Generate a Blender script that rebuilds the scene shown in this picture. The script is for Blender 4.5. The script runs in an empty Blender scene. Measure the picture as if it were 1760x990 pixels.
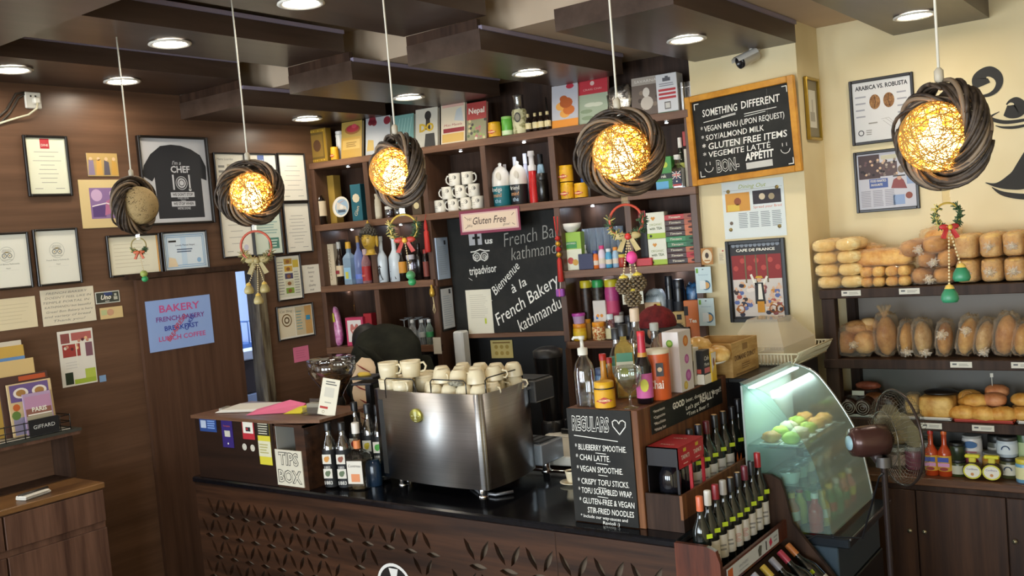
import bpy,bmesh,math,random
from mathutils import Vector,Matrix,noise
rnd=random.Random(7)
SC=bpy.context.scene
COL=SC.collection
PI=math.pi
# ------------------------------------------------------------------ camera
FPX,PITCH,ROLL,YAW,CZ=1653.6,math.radians(3.086),math.radians(-4.8875),math.radians(36.513),2.2
_fy=Vector((-math.sin(YAW),math.cos(YAW),0));_rx=Vector((math.cos(YAW),math.sin(YAW),0));_up=Vector((0,0,1))
FW=_fy*math.cos(PITCH)-_up*math.sin(PITCH)
_u0=_up*math.cos(PITCH)+_fy*math.sin(PITCH)
CX=_rx*math.cos(ROLL)+_u0*math.sin(ROLL)
CU=-_rx*math.sin(ROLL)+_u0*math.cos(ROLL)
cam=bpy.data.cameras.new('camera');cam.sensor_width=36;cam.lens=FPX/1760*36;cam.clip_start=.05
camo=bpy.data.objects.new('camera',cam);COL.objects.link(camo)
camo.matrix_world=Matrix(((CX.x,CU.x,-FW.x,0),(CX.y,CU.y,-FW.y,0),(CX.z,CU.z,-FW.z,CZ),(0,0,0,1)))
SC.camera=camo
# ------------------------------------------------------------------ light, exposure
SC.view_settings.view_transform='Standard';SC.view_settings.look='None'
SC.view_settings.gamma=1;SC.view_settings.use_curve_mapping=False
SC.view_settings.exposure=0.45
w=bpy.data.worlds.new('world');SC.world=w;w.use_nodes=True
w.node_tree.nodes['Background'].inputs[0].default_value=(.80,.90,1.0,1)
w.node_tree.nodes['Background'].inputs[1].default_value=2.0
SC.cycles.max_bounces=8;SC.cycles.diffuse_bounces=4;SC.cycles.transparent_max_bounces=16
SC.cycles.sample_clamp_indirect=6;SC.cycles.use_denoising=True
SC.cycles.caustics_reflective=False;SC.cycles.caustics_refractive=False
LAMP_E=66.0 # downlight lens radiance
BULB_W=2.4 # pendant bulb power
BULB_E=40.0 # glow of the bulb itself
WIN_W=95.0 # daylight through each front window
FRONT_Y=-2.6 # street front behind the camera
def area(name,loc,rot,sx,sy,power,col,size_shape='RECTANGLE'):
 l=bpy.data.lights.new(name,'AREA');l.shape=size_shape;l.size=sx;l.size_y=sy;l.energy=power;l.color=col
 o=bpy.data.objects.new(name,l);COL.objects.link(o);o.location=loc;o.rotation_euler=rot;return o
WINDOWS=[(-4.5,-3.2),(-2.6,-1.3),(-.4,.9)]
for _x0,_x1 in WINDOWS:
 area('window_daylight',((_x0+_x1)/2,FRONT_Y-.15,1.75),(PI/2,0,0),_x1-_x0,1.9,WIN_W,(.82,.92,1.0))
 # openings in the left wall nearer than the picture: y0, y1, z0, z1
LEFTWIN=[(.95,1.38,.1,2.7),(-.62,-.36,.1,2.6)]
for _a,_b,_c,_d in LEFTWIN:
 area('side_daylight',(-5.45,(_a+_b)/2,(_c+_d)/2),(0,-PI/2,0),_d-_c,_b-_a,46*(_b-_a)*(_d-_c),(.80,.92,1.0))
 # ------------------------------------------------------------------ measuring: pixel of the photo -> place in the room
def ray(px,py):return FW+CX*((px-880)/FPX)-CU*((py-495)/FPX)
def on(px,py,ax,val):
 d=ray(px,py);i='xyz'.index(ax);k=(val-CZ)/d[2] if i==2 else val/d[i]
 return Vector((d.x*k,d.y*k,d.z*k+CZ))
def onp(px,py,n,c):
 d=ray(px,py);k=c/(n[0]*d.x+n[1]*d.y);return Vector((d.x*k,d.y*k,d.z*k+CZ))
def dep(p):return (Vector(p)-Vector((0,0,CZ))).dot(FW)
# ------------------------------------------------------------------ materials
def lin(c):return c/12.92 if c<=.04045 else ((c+.055)/1.055)**2.4
def rgb(h):return tuple(lin(int(h[i:i+2],16)/255) for i in (0,2,4))
_M={}
def mat(h,rough=.55,metal=0.0,spec=.5,emit=0.0,trans=0.0,coat=0.0):
 k=(h,rough,metal,spec,emit,trans,coat)
 if k in _M:return _M[k]
 m=bpy.data.materials.new('paint_'+h);m.use_nodes=True;b=m.node_tree.nodes['Principled BSDF'];I=b.inputs
 c=rgb(h);I['Base Color'].default_value=(*c,1);I['Roughness'].default_value=rough;I['Metallic'].default_value=metal
 I['Specular IOR Level'].default_value=spec;I['Coat Weight'].default_value=coat
 if emit:I['Emission Color'].default_value=(*c,1);I['Emission Strength'].default_value=emit
 _M[k]=m;return m
def glass(h='ffffff',alpha=.15,rough=.03,name='clear_glass',milky=False,edge=.55):
 """thin glass: mostly see-through, with a sheen"""
 k=('g',h,alpha,rough,milky,edge)
 if k in _M:return _M[k]
 m=bpy.data.materials.new(name);m.use_nodes=True;t=m.node_tree;t.nodes.clear()
 o=t.nodes.new('ShaderNodeOutputMaterial');tr=t.nodes.new('ShaderNodeBsdfTransparent');gl=t.nodes.new('ShaderNodeBsdfPrincipled' if milky else 'ShaderNodeBsdfGlossy')
 c=rgb(h);tr.inputs[0].default_value=(*[.3+.7*x for x in c],1)
 gl.inputs[0].default_value=(*(c if milky else (.9,.9,.9)),1);gl.inputs['Roughness'].default_value=rough
 fr=t.nodes.new('ShaderNodeLayerWeight');fr.inputs[0].default_value=.35
 ma=t.nodes.new('ShaderNodeMath');ma.operation='MULTIPLY_ADD';ma.inputs[1].default_value=edge if milky else .6;ma.inputs[2].default_value=alpha if milky else alpha*.35;ma.use_clamp=True
 mx=t.nodes.new('ShaderNodeMixShader')
 t.links.new(fr.outputs['Facing'],ma.inputs[0]);t.links.new(ma.outputs[0],mx.inputs[0])
 t.links.new(tr.outputs[0],mx.inputs[1]);t.links.new(gl.outputs[0],mx.inputs[2]);t.links.new(mx.outputs[0],o.inputs[0])
 _M[k]=m;return m
def noisy(name,c1,c2,scale=(4,4,4),rough=.55,spec=.4,detail=6,lo=.35,hi=.65,bump=0.0,metal=0.0,coord='Object',coat=0.0,dist=0.0):
 if name in _M:return _M[name]
 m=bpy.data.materials.new(name);m.use_nodes=True;t=m.node_tree;b=t.nodes['Principled BSDF']
 tc=t.nodes.new('ShaderNodeTexCoord');mp=t.nodes.new('ShaderNodeMapping');mp.inputs['Scale'].default_value=scale
 n=t.nodes.new('ShaderNodeTexNoise');n.inputs['Scale'].default_value=1;n.inputs['Detail'].default_value=detail;n.inputs['Roughness'].default_value=.62
 n.inputs['Distortion'].default_value=dist
 r=t.nodes.new('ShaderNodeValToRGB');r.color_ramp.elements[0].position=lo;r.color_ramp.elements[1].position=hi
 r.color_ramp.elements[0].color=(*rgb(c1),1);r.color_ramp.elements[1].color=(*rgb(c2),1)
 L=t.links.new
 L(tc.outputs[coord],mp.inputs[0]);L(mp.outputs[0],n.inputs[0]);L(n.outputs[0],r.inputs[0]);L(r.outputs[0],b.inputs['Base Color'])
 b.inputs['Roughness'].default_value=rough;b.inputs['Specular IOR Level'].default_value=spec;b.inputs['Metallic'].default_value=metal
 b.inputs['Coat Weight'].default_value=coat
 if bump:
  bp=t.nodes.new('ShaderNodeBump');bp.inputs['Strength'].default_value=bump;bp.inputs['Distance'].default_value=.01
  L(n.outputs[0],bp.inputs['Height']);L(bp.outputs[0],b.inputs['Normal'])
 _M[name]=m;return m
WOODH=lambda:noisy('walnut_laminate_horizontal','50392a','735541',(1.2,.8,20),.36,.4,5,.22,.8)
WOODV=lambda:noisy('walnut_laminate_vertical','422c20','654837',(18,18,.8),.4,.4,5,.25,.78)
WOODX=lambda:noisy('walnut_shelf_boards','5c3f2d','7a5842',(2,30,30),.42,.35)
WOODC=lambda:noisy('dark_walnut_counter','25170f','492e1e',(1.1,18,18),.36,.45)
WOODS=lambda:noisy('dark_soffit_veneer','382920','55443a',(10,1.0,10),.32,.45,5,.25,.78)
WOODCAB=lambda:noisy('walnut_cabinet_vertical','452d22','70503f',(16,16,.9),.5,.35)
DARKW=lambda:noisy('dark_wenge','2a1b13','443024',(20,20,1.2),.55,.22)
CARC=lambda:noisy('reddish_plywood','55301d','80522f',(40,40,1.5),.5,.35)
WALLY=lambda:noisy('cream_plaster','d9c79b','e6d7b0',(1.3,1.3,1.3),.75,.2,3)
CEILM=lambda:noisy('beige_ceiling','b9a48c','c6b198',(1,1,1),.8,.2,3)
def STEEL():
 m=noisy('brushed_steel','a8a6a4','b4b2b0',(2,2,300),.33,.5,2,metal=1.0);t=m.node_tree;b=t.nodes['Principled BSDF']
 if not b.inputs['Tangent'].is_linked:
  v=t.nodes.new('ShaderNodeCombineXYZ');v.inputs[2].default_value=1;t.links.new(v.outputs[0],b.inputs['Tangent']);b.inputs['Anisotropic'].default_value=1.0
 return m
CHROME=lambda:mat('c9c9c9',.18,1.0)
BLACK=lambda:mat('15130f',.4)
BOARD=lambda:noisy('chalkboard_black','12110e','24221d',(5,5,5),.6,.3,4)
CHALK=lambda:mat('e9e6dd',.9,0,.1)
PAPER=lambda:mat('e8e3d4',.8,0,.2)
INK=lambda:mat('94918a',.8,0,.1)
FRAMEB=lambda:mat('17110d',.35)
GRANITE=lambda:noisy('black_granite','060606','15151a',(60,60,60),.12,.5,3)
# ------------------------------------------------------------------ mesh builder: many shapes, ONE mesh object
_TXT={}
def text_geo(s,size=1.0,shear=0.0,bold=0.0,sp=1.0):
 k=(s,shear,bold,sp)
 if k not in _TXT:
  c=bpy.data.curves.new('lettering','FONT');c.body=s;c.size=1;c.shear=shear;c.offset=bold;c.space_character=sp
  c.align_x='CENTER';c.align_y='CENTER';c.resolution_u=2
  o=bpy.data.objects.new('lettering',c);COL.objects.link(o)
  me=bpy.data.meshes.new_from_object(o)
  vs=[tuple(v.co) for v in me.vertices];fs=[tuple(p.vertices) for p in me.polygons]
  bpy.data.objects.remove(o);bpy.data.meshes.remove(me);bpy.data.curves.remove(c)
  xs=[v[0] for v in vs] or [0];mid=(max(xs)+min(xs))/2
  _TXT[k]=([(v[0]-mid,v[1],0) for v in vs],fs,max(xs)-min(xs))
 return _TXT[k]
class MB:
 def __init__(s):s.v=[];s.f=[];s.mi=[];s.sm=[];s.ms=[];s.T=None
 def _m(s,m):
  if m not in s.ms:s.ms.append(m)
  return s.ms.index(m)
 def add(s,vs,fs,m,smooth=False):
  b=len(s.v);k=s._m(m)
  if s.T is not None:vs=[tuple(s.T @ Vector(v)) for v in vs]
  s.v+=[tuple(v) for v in vs]
  for f in fs:s.f.append(tuple(i+b for i in f));s.mi.append(k);s.sm.append(smooth)
  return s
 def box(s,x0,y0,z0,x1,y1,z1,m,bev=0.0):
  if x0>x1:x0,x1=x1,x0
  if y0>y1:y0,y1=y1,y0
  if z0>z1:z0,z1=z1,z0
  b=min(bev,(x1-x0)*.45,(y1-y0)*.45,(z1-z0)*.45)
  if b<=0:
   vs=[(x,y,z) for z in (z0,z1) for y in (y0,y1) for x in (x0,x1)]
   return s.add(vs,[(0,2,3,1),(4,5,7,6),(0,1,5,4),(2,6,7,3),(0,4,6,2),(1,3,7,5)],m)
  vs=[];idx={}
  X=(x0,x1);Y=(y0,y1);Z=(z0,z1)
  for i in (0,1):
   for j in (0,1):
    for k in (0,1):
     sx=1-2*i;sy=1-2*j;sz=1-2*k
     for a,o in enumerate(((0,sy*b,sz*b),(sx*b,0,sz*b),(sx*b,sy*b,0))):
      idx[i,j,k,a]=len(vs);vs.append((X[i]+o[0],Y[j]+o[1],Z[k]+o[2]))
  fs=[]
  for i in (0,1):
   q=[idx[i,0,0,0],idx[i,1,0,0],idx[i,1,1,0],idx[i,0,1,0]];fs.append(q if i else q[::-1])
   q=[idx[0,i,0,1],idx[0,i,1,1],idx[1,i,1,1],idx[1,i,0,1]];fs.append(q if i else q[::-1])
   q=[idx[0,0,i,2],idx[1,0,i,2],idx[1,1,i,2],idx[0,1,i,2]];fs.append(q if i else q[::-1])
   for j in (0,1):
    fs.append([idx[i,j,0,0],idx[i,j,1,0],idx[i,j,1,1],idx[i,j,0,1]])
    fs.append([idx[i,0,j,0],idx[i,1,j,0],idx[i,1,j,2],idx[i,0,j,2]])
    fs.append([idx[0,i,j,1],idx[1,i,j,1],idx[1,i,j,2],idx[0,i,j,2]])
    for k in (0,1):fs.append([idx[i,j,k,0],idx[i,j,k,1],idx[i,j,k,2]])
  return s.add(vs,fs,m)
 def lathe(s,prof,m,seg=16,c=(0,0,0),smooth=True,sx=1.0,sy=1.0,cap=True):
  vs=[];fs=[]
  for r,z in prof:
   for i in range(seg):
    a=2*PI*i/seg;vs.append((c[0]+r*sx*math.cos(a),c[1]+r*sy*math.sin(a),c[2]+z))
  for j in range(len(prof)-1):
   for i in range(seg):
    k=(i+1) % seg;fs.append((j*seg+i,j*seg+k,(j+1)*seg+k,(j+1)*seg+i))
  s.add(vs,fs,m,smooth)
  if cap and prof[0][0]>1e-5:s.add(vs[:seg],[tuple(range(seg))[::-1]],m)
  if cap and prof[-1][0]>1e-5:s.add(vs[-seg:],[tuple(range(seg))],m)
  return s
 def cyl(s,c,r,h,m,seg=16):return s.lathe([(r,0),(r,h)],m,seg,c)
 def tube(s,pts,r,m,seg=6,closed=False,radii=None,flat=1.0):
  pts=[Vector(p) for p in pts];n=len(pts);vs=[];fs=[]
  up=None
  for i,p in enumerate(pts):
   a=pts[(i-1) % n] if closed or i else pts[i];b=pts[(i+1) % n] if closed or i<n-1 else pts[i]
   t=(b-a)
   t=t.normalized() if t.length>1e-9 else Vector((0,0,1))
   if up is None:up=Vector((0,0,1)) if abs(t.z)<.9 else Vector((1,0,0))
   x=t.cross(up)
   if x.length<1e-6:x=t.orthogonal()
   x.normalize();y=x.cross(t);up=y
   rr=radii[i] if radii else r
   for k in range(seg):
    q=2*PI*k/seg;vs.append(p+x*(rr*math.cos(q))+y*(rr*flat*math.sin(q)))
  for i in range(n if closed else n-1):
   j=(i+1) % n
   for k in range(seg):
    l=(k+1) % seg;fs.append((i*seg+k,i*seg+l,j*seg+l,j*seg+k))
  if not closed:fs+=[tuple(range(seg))[::-1],tuple(range((n-1)*seg,n*seg))]
  return s.add(vs,fs,m,True)
 def ell(s,c,r,m,seg=14,rings=9,nz=0.0,seed=0.0,p=1.0,ns=3.0):
  vs=[];fs=[]
  for j in range(rings+1):
   t=PI*j/rings
   for i in range(seg):
    a=2*PI*i/seg
    q=[math.sin(t)*math.cos(a),math.sin(t)*math.sin(a),math.cos(t)]
    if p!=1.0:q=[math.copysign(abs(x)**p,x) for x in q]
    k=1+(nz*noise.noise(Vector(q)*ns+Vector((seed,seed*1.7,0))) if nz else 0)
    vs.append((c[0]+q[0]*r[0]*k,c[1]+q[1]*r[1]*k,c[2]+q[2]*r[2]*k))
  for j in range(rings):
   for i in range(seg):
    k=(i+1) % seg;fs.append((j*seg+i,(j+1)*seg+i,(j+1)*seg+k,j*seg+k))
  return s.add(vs,fs,m,True)
 def quad(s,a,b,c,d,m):return s.add([a,b,c,d],[(0,1,2,3)],m)
 # --- drawing on an upright sheet: u to the right, v up, facing -y
 def rect(s,u0,v0,u1,v1,y,m):return s.quad((u0,y,v0),(u1,y,v0),(u1,y,v1),(u0,y,v1),m)
 def poly(s,pts,y,m):
  return s.add([(u,y,v) for u,v in pts],[tuple(range(len(pts)))],m)
 def disc(s,u,v,r,y,m,seg=16,ry=None):
  ry=ry or r;return s.poly([(u+r*math.cos(2*PI*i/seg),v+ry*math.sin(2*PI*i/seg)) for i in range(seg)],y,m)
 def stroke(s,pts,wd,y,m):
  """a drawn line (chalk, pen) of width wd"""
  for (a,b),(c,d) in zip(pts,pts[1:]):
   L=math.hypot(c-a,d-b) or 1e-6;nx,ny=-(d-b)/L*wd/2,(c-a)/L*wd/2;ex,ey=(c-a)/L*wd*.3,(d-b)/L*wd*.3
   s.poly([(a-nx-ex,b-ny-ey),(c-nx+ex,d-ny+ey),(c+nx+ex,d+ny+ey),(a+nx-ex,b+ny-ey)],y,m)
  return s
 def ring(s,u,v,r,wd,y,m,seg=20,a0=0,a1=2*PI,ry=None):
  ry=ry or r
  return s.stroke([(u+r*math.cos(a0+(a1-a0)*i/seg),v+ry*math.sin(a0+(a1-a0)*i/seg)) for i in range(seg+1)],wd,y,m)
 def text(s,t,u,v,size,y,m,width=None,shear=0.0,bold=0.0,rot=0.0,xs=1.0):
  vs,fs,w0=text_geo(t,1,shear,bold)
  k=size;kx=size*xs
  if width:kx=width/max(w0,1e-6)
  if width and not size:k=kx
  ca,sa=math.cos(rot),math.sin(rot)
  return s.add([(u+x*kx*ca-yy*k*sa,y,v+x*kx*sa+yy*k*ca) for x,yy,_ in vs],fs,m)
 def lines(s,u0,v0,u1,v1,n,y,m,fill=.45,ragged=.25):
  dv=(v1-v0)/n
  for i in range(n):
   e=u1-(u1-u0)*ragged*rnd.random();vv=v1-dv*(i+.5)
   s.rect(u0,vv-dv*fill/2,e,vv+dv*fill/2,y,m)
  return s
 def prism(s,pts,y0,y1,m):
  n=len(pts);vs=[(u,y0,v) for u,v in pts]+[(u,y1,v) for u,v in pts]
  return s.add(vs,[tuple(range(n)),tuple(range(2*n-1,n-1,-1))]+[(i,i+n,(i+1) % n+n,(i+1) % n) for i in range(n)],m)
 def build(s,name,parent=None,label=None,**kw):
  me=bpy.data.meshes.new(name);me.from_pydata(s.v,[],s.f)
  for m in s.ms:me.materials.append(m)
  me.polygons.foreach_set('material_index',s.mi);me.polygons.foreach_set('use_smooth',s.sm);me.update()
  o=bpy.data.objects.new(name,me);COL.objects.link(o)
  if parent:o.parent=parent
  if label:o['label']=label
  for k,v in kw.items():o[k]=v
  return o
def thing(name,label,cat,loc=(0,0,0),rz=0.0,group=None,rot=None,scale=None):
 o=bpy.data.objects.new(name,None);COL.objects.link(o);o.empty_display_size=.05
 o.location=loc;o.rotation_euler=rot or (0,0,rz);o['label']=label;o['category']=cat
 if scale:o.scale=(scale,)*3
 if group:o['group']=group
 return o
def tag(o,label,cat,group=None,kind=None,loc=None,rz=None):
 o['label']=label;o['category']=cat
 if group:o['group']=group
 if kind:o['kind']=kind
 if loc is not None:o.location=loc
 if rz is not None:o.rotation_euler=(0,0,rz)
 return o
def struct(mb,name,label,cat='room',parent=None):
 o=mb.build(name,parent)
 if not parent:o['label']=label;o['category']=cat;o['kind']='structure'
 return o
def dup(root,loc=None,rz=None,label=None,group=None,rot=None):
 r=root.copy();COL.objects.link(r)
 if loc is not None:r.location=loc
 if rz is not None:r.rotation_euler=(0,0,rz)
 if rot is not None:r.rotation_euler=rot
 if label:r['label']=label
 if group:r['group']=group
 for ch in list(root.children):
  c=ch.copy();COL.objects.link(c);c.parent=r
  for g in list(ch.children):
   d=g.copy();COL.objects.link(d);d.parent=c
 return r
ORD=['first','second','third','fourth','fifth','sixth','seventh','eighth','ninth','tenth','eleventh','twelfth']
# ================================================================== the room
LW,BW,CF=-5.2,5.507,5.15 # left wall x, bread wall y, column face y
CRX,CLX=-1.794,-2.42 # column right and left edges
SA=math.atan2(.133,.991);SN=(-math.sin(SA),math.cos(SA));SC0=5.372 # shelf front plane
SD=Vector((math.cos(SA),math.sin(SA),0))
XR=1.7
struct(MB().box(LW-1.6,FRONT_Y-.2,-.1,XR+.2,BW+.2,0,noisy('floor_tiles','4b4038','5d5046',(2,2,2),.5)),'floor','dark floor of the cafe','floor')
# left wall with the doorway
yd0,yd1,zd=3.26,4.165,2.12
b=MB();wm=WOODH()
ya=yd0+.02
for y0_,y1_,z0_,z1_ in LEFTWIN:
 b.box(LW-.1,y1_,0,LW,ya,3.5,wm).box(LW-.1,y0_,0,LW,y1_,z0_,wm).box(LW-.1,y0_,z1_,LW,y1_,3.5,wm);ya=y0_
b.box(LW-.1,FRONT_Y,0,LW,ya,3.5,wm).box(LW-.1,yd1,0,LW,BW+.2,3.5,wm).box(LW-.1,yd0+.02,zd,LW,yd1,3.5,wm)
struct(b,'wall_left','walnut panelled wall hung with certificates','wall')
b=MB().box(-2.42,BW,0,XR+.2,BW+.15,3.5,WALLY())
struct(b,'wall_back','cream wall behind the bread shelves','wall')
struct(MB().box(CLX,CF,0,CRX,BW,3.5,WALLY()),'wall_column','cream column between wall shelves and bread shelves','wall')
# wall behind the wall shelves (skewed)
b=MB();q0=Vector((LW,0,0));t0=(SC0+.34-SN[0]*LW)/SN[1];t1=(SC0+.34-SN[0]*CLX)/SN[1]
b.add([(LW-.1,t0,0),(CLX,t1,0),(CLX,t1,3.5),(LW-.1,t0,3.5),(LW-.1,t0+.1,0),(CLX,t1+.1,0),(CLX,t1+.1,3.5),(LW-.1,t0+.1,3.5)],[(0,1,2,3),(5,4,7,6),(3,2,6,7),(1,5,6,2),(4,0,3,7)],DARKW())
struct(b,'wall_shelves','dark wall behind the wall shelves','wall')
struct(MB().box(XR,FRONT_Y,0,XR+.15,BW+.15,3.5,WALLY()),'wall_right','cream wall on the far right','wall')
b=MB();wf=WALLY();xs=[LW-.1]+[v for w_ in WINDOWS for v in w_]+[XR+.15]
b.box(LW-.1,FRONT_Y-.12,0,XR+.15,FRONT_Y,.8,wf).box(LW-.1,FRONT_Y-.12,2.7,XR+.15,FRONT_Y,3.5,wf)
for i in range(0,len(xs),2):b.box(xs[i],FRONT_Y-.12,.8,xs[i+1],FRONT_Y,2.7,wf)
struct(b,'wall_front','street wall behind the viewer with three windows','wall')
# ceiling: high part, lower slab by the back
struct(MB().box(LW-.1,FRONT_Y-.12,3.42,XR+.15,3.95,3.52,CEILM()).box(LW-.1,3.95,3.22,XR+.15,BW+.15,3.52,CEILM()),'ceiling','beige ceiling above the wooden soffit panels','ceiling')
# stepped wooden soffits
LIP=mat('8a8194',.5)
def soffit(n,x0,x1,y0,y1,z,lab,th=.10):
 b=MB();b.box(x0,y0,z,x1,y1,z+th,WOODS())
 b.box(x1-.012,y0+.01,z+th-.004,x1+.010,y1,z+th+.016,LIP)
 o=struct(b,'trim_%d' % n,lab,'soffit');return o
BZ,FZ=3.1,3.25
soffit(1,LW,-4.6,3.71,4.93,BZ,'low wooden soffit by the left wall over the shelf end')
soffit(2,-4.18,-3.68,3.71,5.02,BZ,'low wooden soffit over the left bay of wall shelves')
soffit(3,-3.28,-2.81,3.71,5.08,BZ,'low wooden soffit over the teapots and mugs')
soffit(4,-2.38,-1.79,3.71,CF,BZ,'broad wooden soffit ending at the cream column')
soffit(5,-1.38,-.91,3.2,BW,BZ,'wooden soffit over the bread shelves')
soffit(6,LW,-4.6,1.92,3.71,FZ,'raised wooden soffit along the left wall')
soffit(7,-4.18,-3.72,1.92,3.71,FZ,'raised wooden soffit above the unlit pendant')
soffit(8,-3.29,-2.76,1.6,3.71,FZ,'raised wooden soffit above the middle pendants')
soffit(9,LW,-2.78,.4,1.91,BZ,'wide low soffit at the near left')
b=MB()
for x0_,x1_ in ((LW,-4.6),(-4.18,-3.68),(-3.28,-2.81)):b.box(x0_,3.713,BZ+.1005,x1_-.013,3.74,FZ-.001,DARKW())  # darker wood colour stands in for the shade on these front faces
struct(b,'trim_10','fascias darkened with painted shade, closing the step between raised and low soffits','soffit')
# door to the back room: sliding leaf, rail, weathered jamb
b=MB().box(LW+.004,3.262,.01,LW+.034,3.975,2.13,WOODV())
d=struct(b,'door_1','walnut sliding door with blue bakery sign','door')
b=MB().box(LW+.002,3.2,2.135,LW+.05,4.2,2.165,DARKW());struct(b,'trim_11','dark rail above the sliding door','trim')
b=MB().box(LW-.09,4.145,.01,LW+.03,4.212,2.12,noisy('weathered_jamb','3a2c1f','8d8166',(26,26,2.5),.5,.4,6,.38,.72))
struct(b,'trim_12','weathered pale streaked door jamb','trim')
# back room beyond the doorway
PB_=mat('b9c8e6',.8)
struct(MB().box(LW-1.6,3.0,0,LW-1.5,6.2,3.2,PB_),'wall_backroom','pale blue wall of the back room seen through the doorway','wall')
struct(MB().box(LW-1.5,6.1,0,LW-.1,6.2,2.6,PB_),'wall_backroom_end','pale blue end wall of the back room','wall')
struct(MB().box(LW-1.5,2.9,0,LW-.1,3.0,2.6,PB_),'wall_backroom_near','pale blue near wall of the back room','wall')
struct(MB().box(LW-1.5,2.9,2.6,LW-.1,6.2,2.7,mat('c9d4ea',.8)),'ceiling_backroom','pale ceiling of the back room','ceiling')
area('backroom_fill',(LW-.75,4.6,2.55),(0,0,0),.6,.6,22,(.72,.84,1.0))  # unseen light added to brighten the back room
t=thing('kitchen_cabinet','dark cabinet with white top in the back room doorway','cabinet',(LW-1.15,4.9,0))
MB().box(-.28,-.9,.0,.28,.9,1.16,mat('9fb2d6',.5),.01).build('body',t);MB().box(-.28,-.9,1.161,.28,.9,1.42,mat('32262c',.5),.01).build('drawers',t,'dark drawers')
MB().box(-.30,-.92,1.42,.30,.92,1.50,mat('c7d3ec',.5),.01).build('top',t,'white cabinet top')
t=thing('dish_rack','small blue dish rack on the back room cabinet','rack',(LW-1.1,4.78,1.502))
b=MB()
for i in range(5):b.tube([(-.1,-.15+.07*i,0),(-.1,-.15+.07*i,.2),(.1,-.15+.07*i,.2),(.1,-.15+.07*i,0)],.006,mat('5c7aa8',.4))
b.box(-.11,-.17,0,.11,.15,.03,mat('3f5f96',.5));b.build('rack',t)
# downlights
def downlight(x,y,z,label):
 t=thing('downlight',label,'ceiling light',(x,y,z),group='recessed ceiling downlights')
 MB().lathe([(.072,-.002),(.098,-.004),(.100,-.010),(.086,-.014),(.074,-.008)],mat('e9e4d8',.4),24,cap=False).build('rim',t)
 MB().lathe([(.0001,-.0075),(.073,-.0065)],mat('fff3df',.5,emit=LAMP_E),20).build('lens',t,'glowing lens')
for px,py,z,lab in ((20,118,FZ,'downlight in the raised soffit nearest the wall socket'),(210,138,FZ,'downlight behind the cord of the unlit pendant'),(292,73,FZ,'downlight in the second soffit above the framed black shirt'),(528,203,BZ,'downlight above the gold framed box on the shelf end'),(702,166,BZ,'downlight just above the blue and white cookbooks'),(517,3,FZ,'downlight cut by the top edge of the picture'),(910,124,BZ,'downlight above the row of little dark bottles'),(1180,66,BZ,'downlight in the broad soffit beside the security camera'),(1572,25,BZ,'downlight over the bread shelves beside a pendant cord')):
 p=on(px,py,'z',z);downlight(p.x,p.y,z,lab)
p=on(505,-80,'z',FZ)
# black brush mural on the cream wall
def swirl(b,pts,wds,y,m):
 n=len(pts);L=[];R=[]
 for i,(u,v) in enumerate(pts):
  a=pts[max(i-1,0)];c=pts[min(i+1,n-1)];l=math.hypot(c[0]-a[0],c[1]-a[1]) or 1
  nx,ny=-(c[1]-a[1])/l,(c[0]-a[0])/l;L.append((u+nx*wds[i]/2,v+ny*wds[i]/2));R.append((u-nx*wds[i]/2,v-ny*wds[i]/2))
 for i in range(n-1):b.poly([L[i],R[i],R[i+1],L[i+1]],y,m)
def wpx(l,y):return [(on(a,c,'y',y).x,on(a,c,'y',y).z) for a,c in l]
def spl(pts,k=6):
 o=[]
 for i in range(len(pts)-1):
  p0=pts[max(i-1,0)];p1=pts[i];p2=pts[i+1];p3=pts[min(i+2,len(pts)-1)]
  for j in range(k):
   t=j/k
   o.append(tuple(.5*((2*p1[q])+(-p0[q]+p2[q])*t+(2*p0[q]-5*p1[q]+4*p2[q]-p3[q])*t*t+(-p0[q]+3*p1[q]-3*p2[q]+p3[q])*t**3) for q in range(len(p1))))
 o.append(tuple(pts[-1]));return o
mk=mat('25221d',.7)
t=thing('wall_mural','black brush swirl mural painted on the cream wall','mural',(0,0,0))
def sw(pts):
 b=MB()
 q=spl([(*wpx([(a,c)],BW)[0],w_*.0037) for a,c,w_ in pts],8);swirl(b,[(u,v) for u,v,_ in q],[abs(w_) for*_,w_ in q],BW-.003,mk);b.build('brush_stroke',t)
sw([(1688,148,22),(1684,136,20),(1690,126,14),(1702,123,14),(1714,130,12),(1718,142,9),(1712,155,7),(1700,163,5),(1684,166,3)])
sw([(1730,180,2),(1736,174,4),(1746,173,10),(1754,181,14),(1750,190,18),(1738,192,18),(1728,190,14)])
sw([(1718,192,1),(1704,200,3),(1708,206,5),(1730,210,5),(1762,206,4),(1790,198,2)])
sw([(1711,216,1),(1725,219,3),(1750,218,4),(1790,208,2)])
sw([(1694,314,1),(1712,318,6),(1735,314,20),(1760,303,36),(1800,270,60)])
sw([(1705,322,1),(1725,333,6),(1762,338,8),(1800,335,6)])
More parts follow.
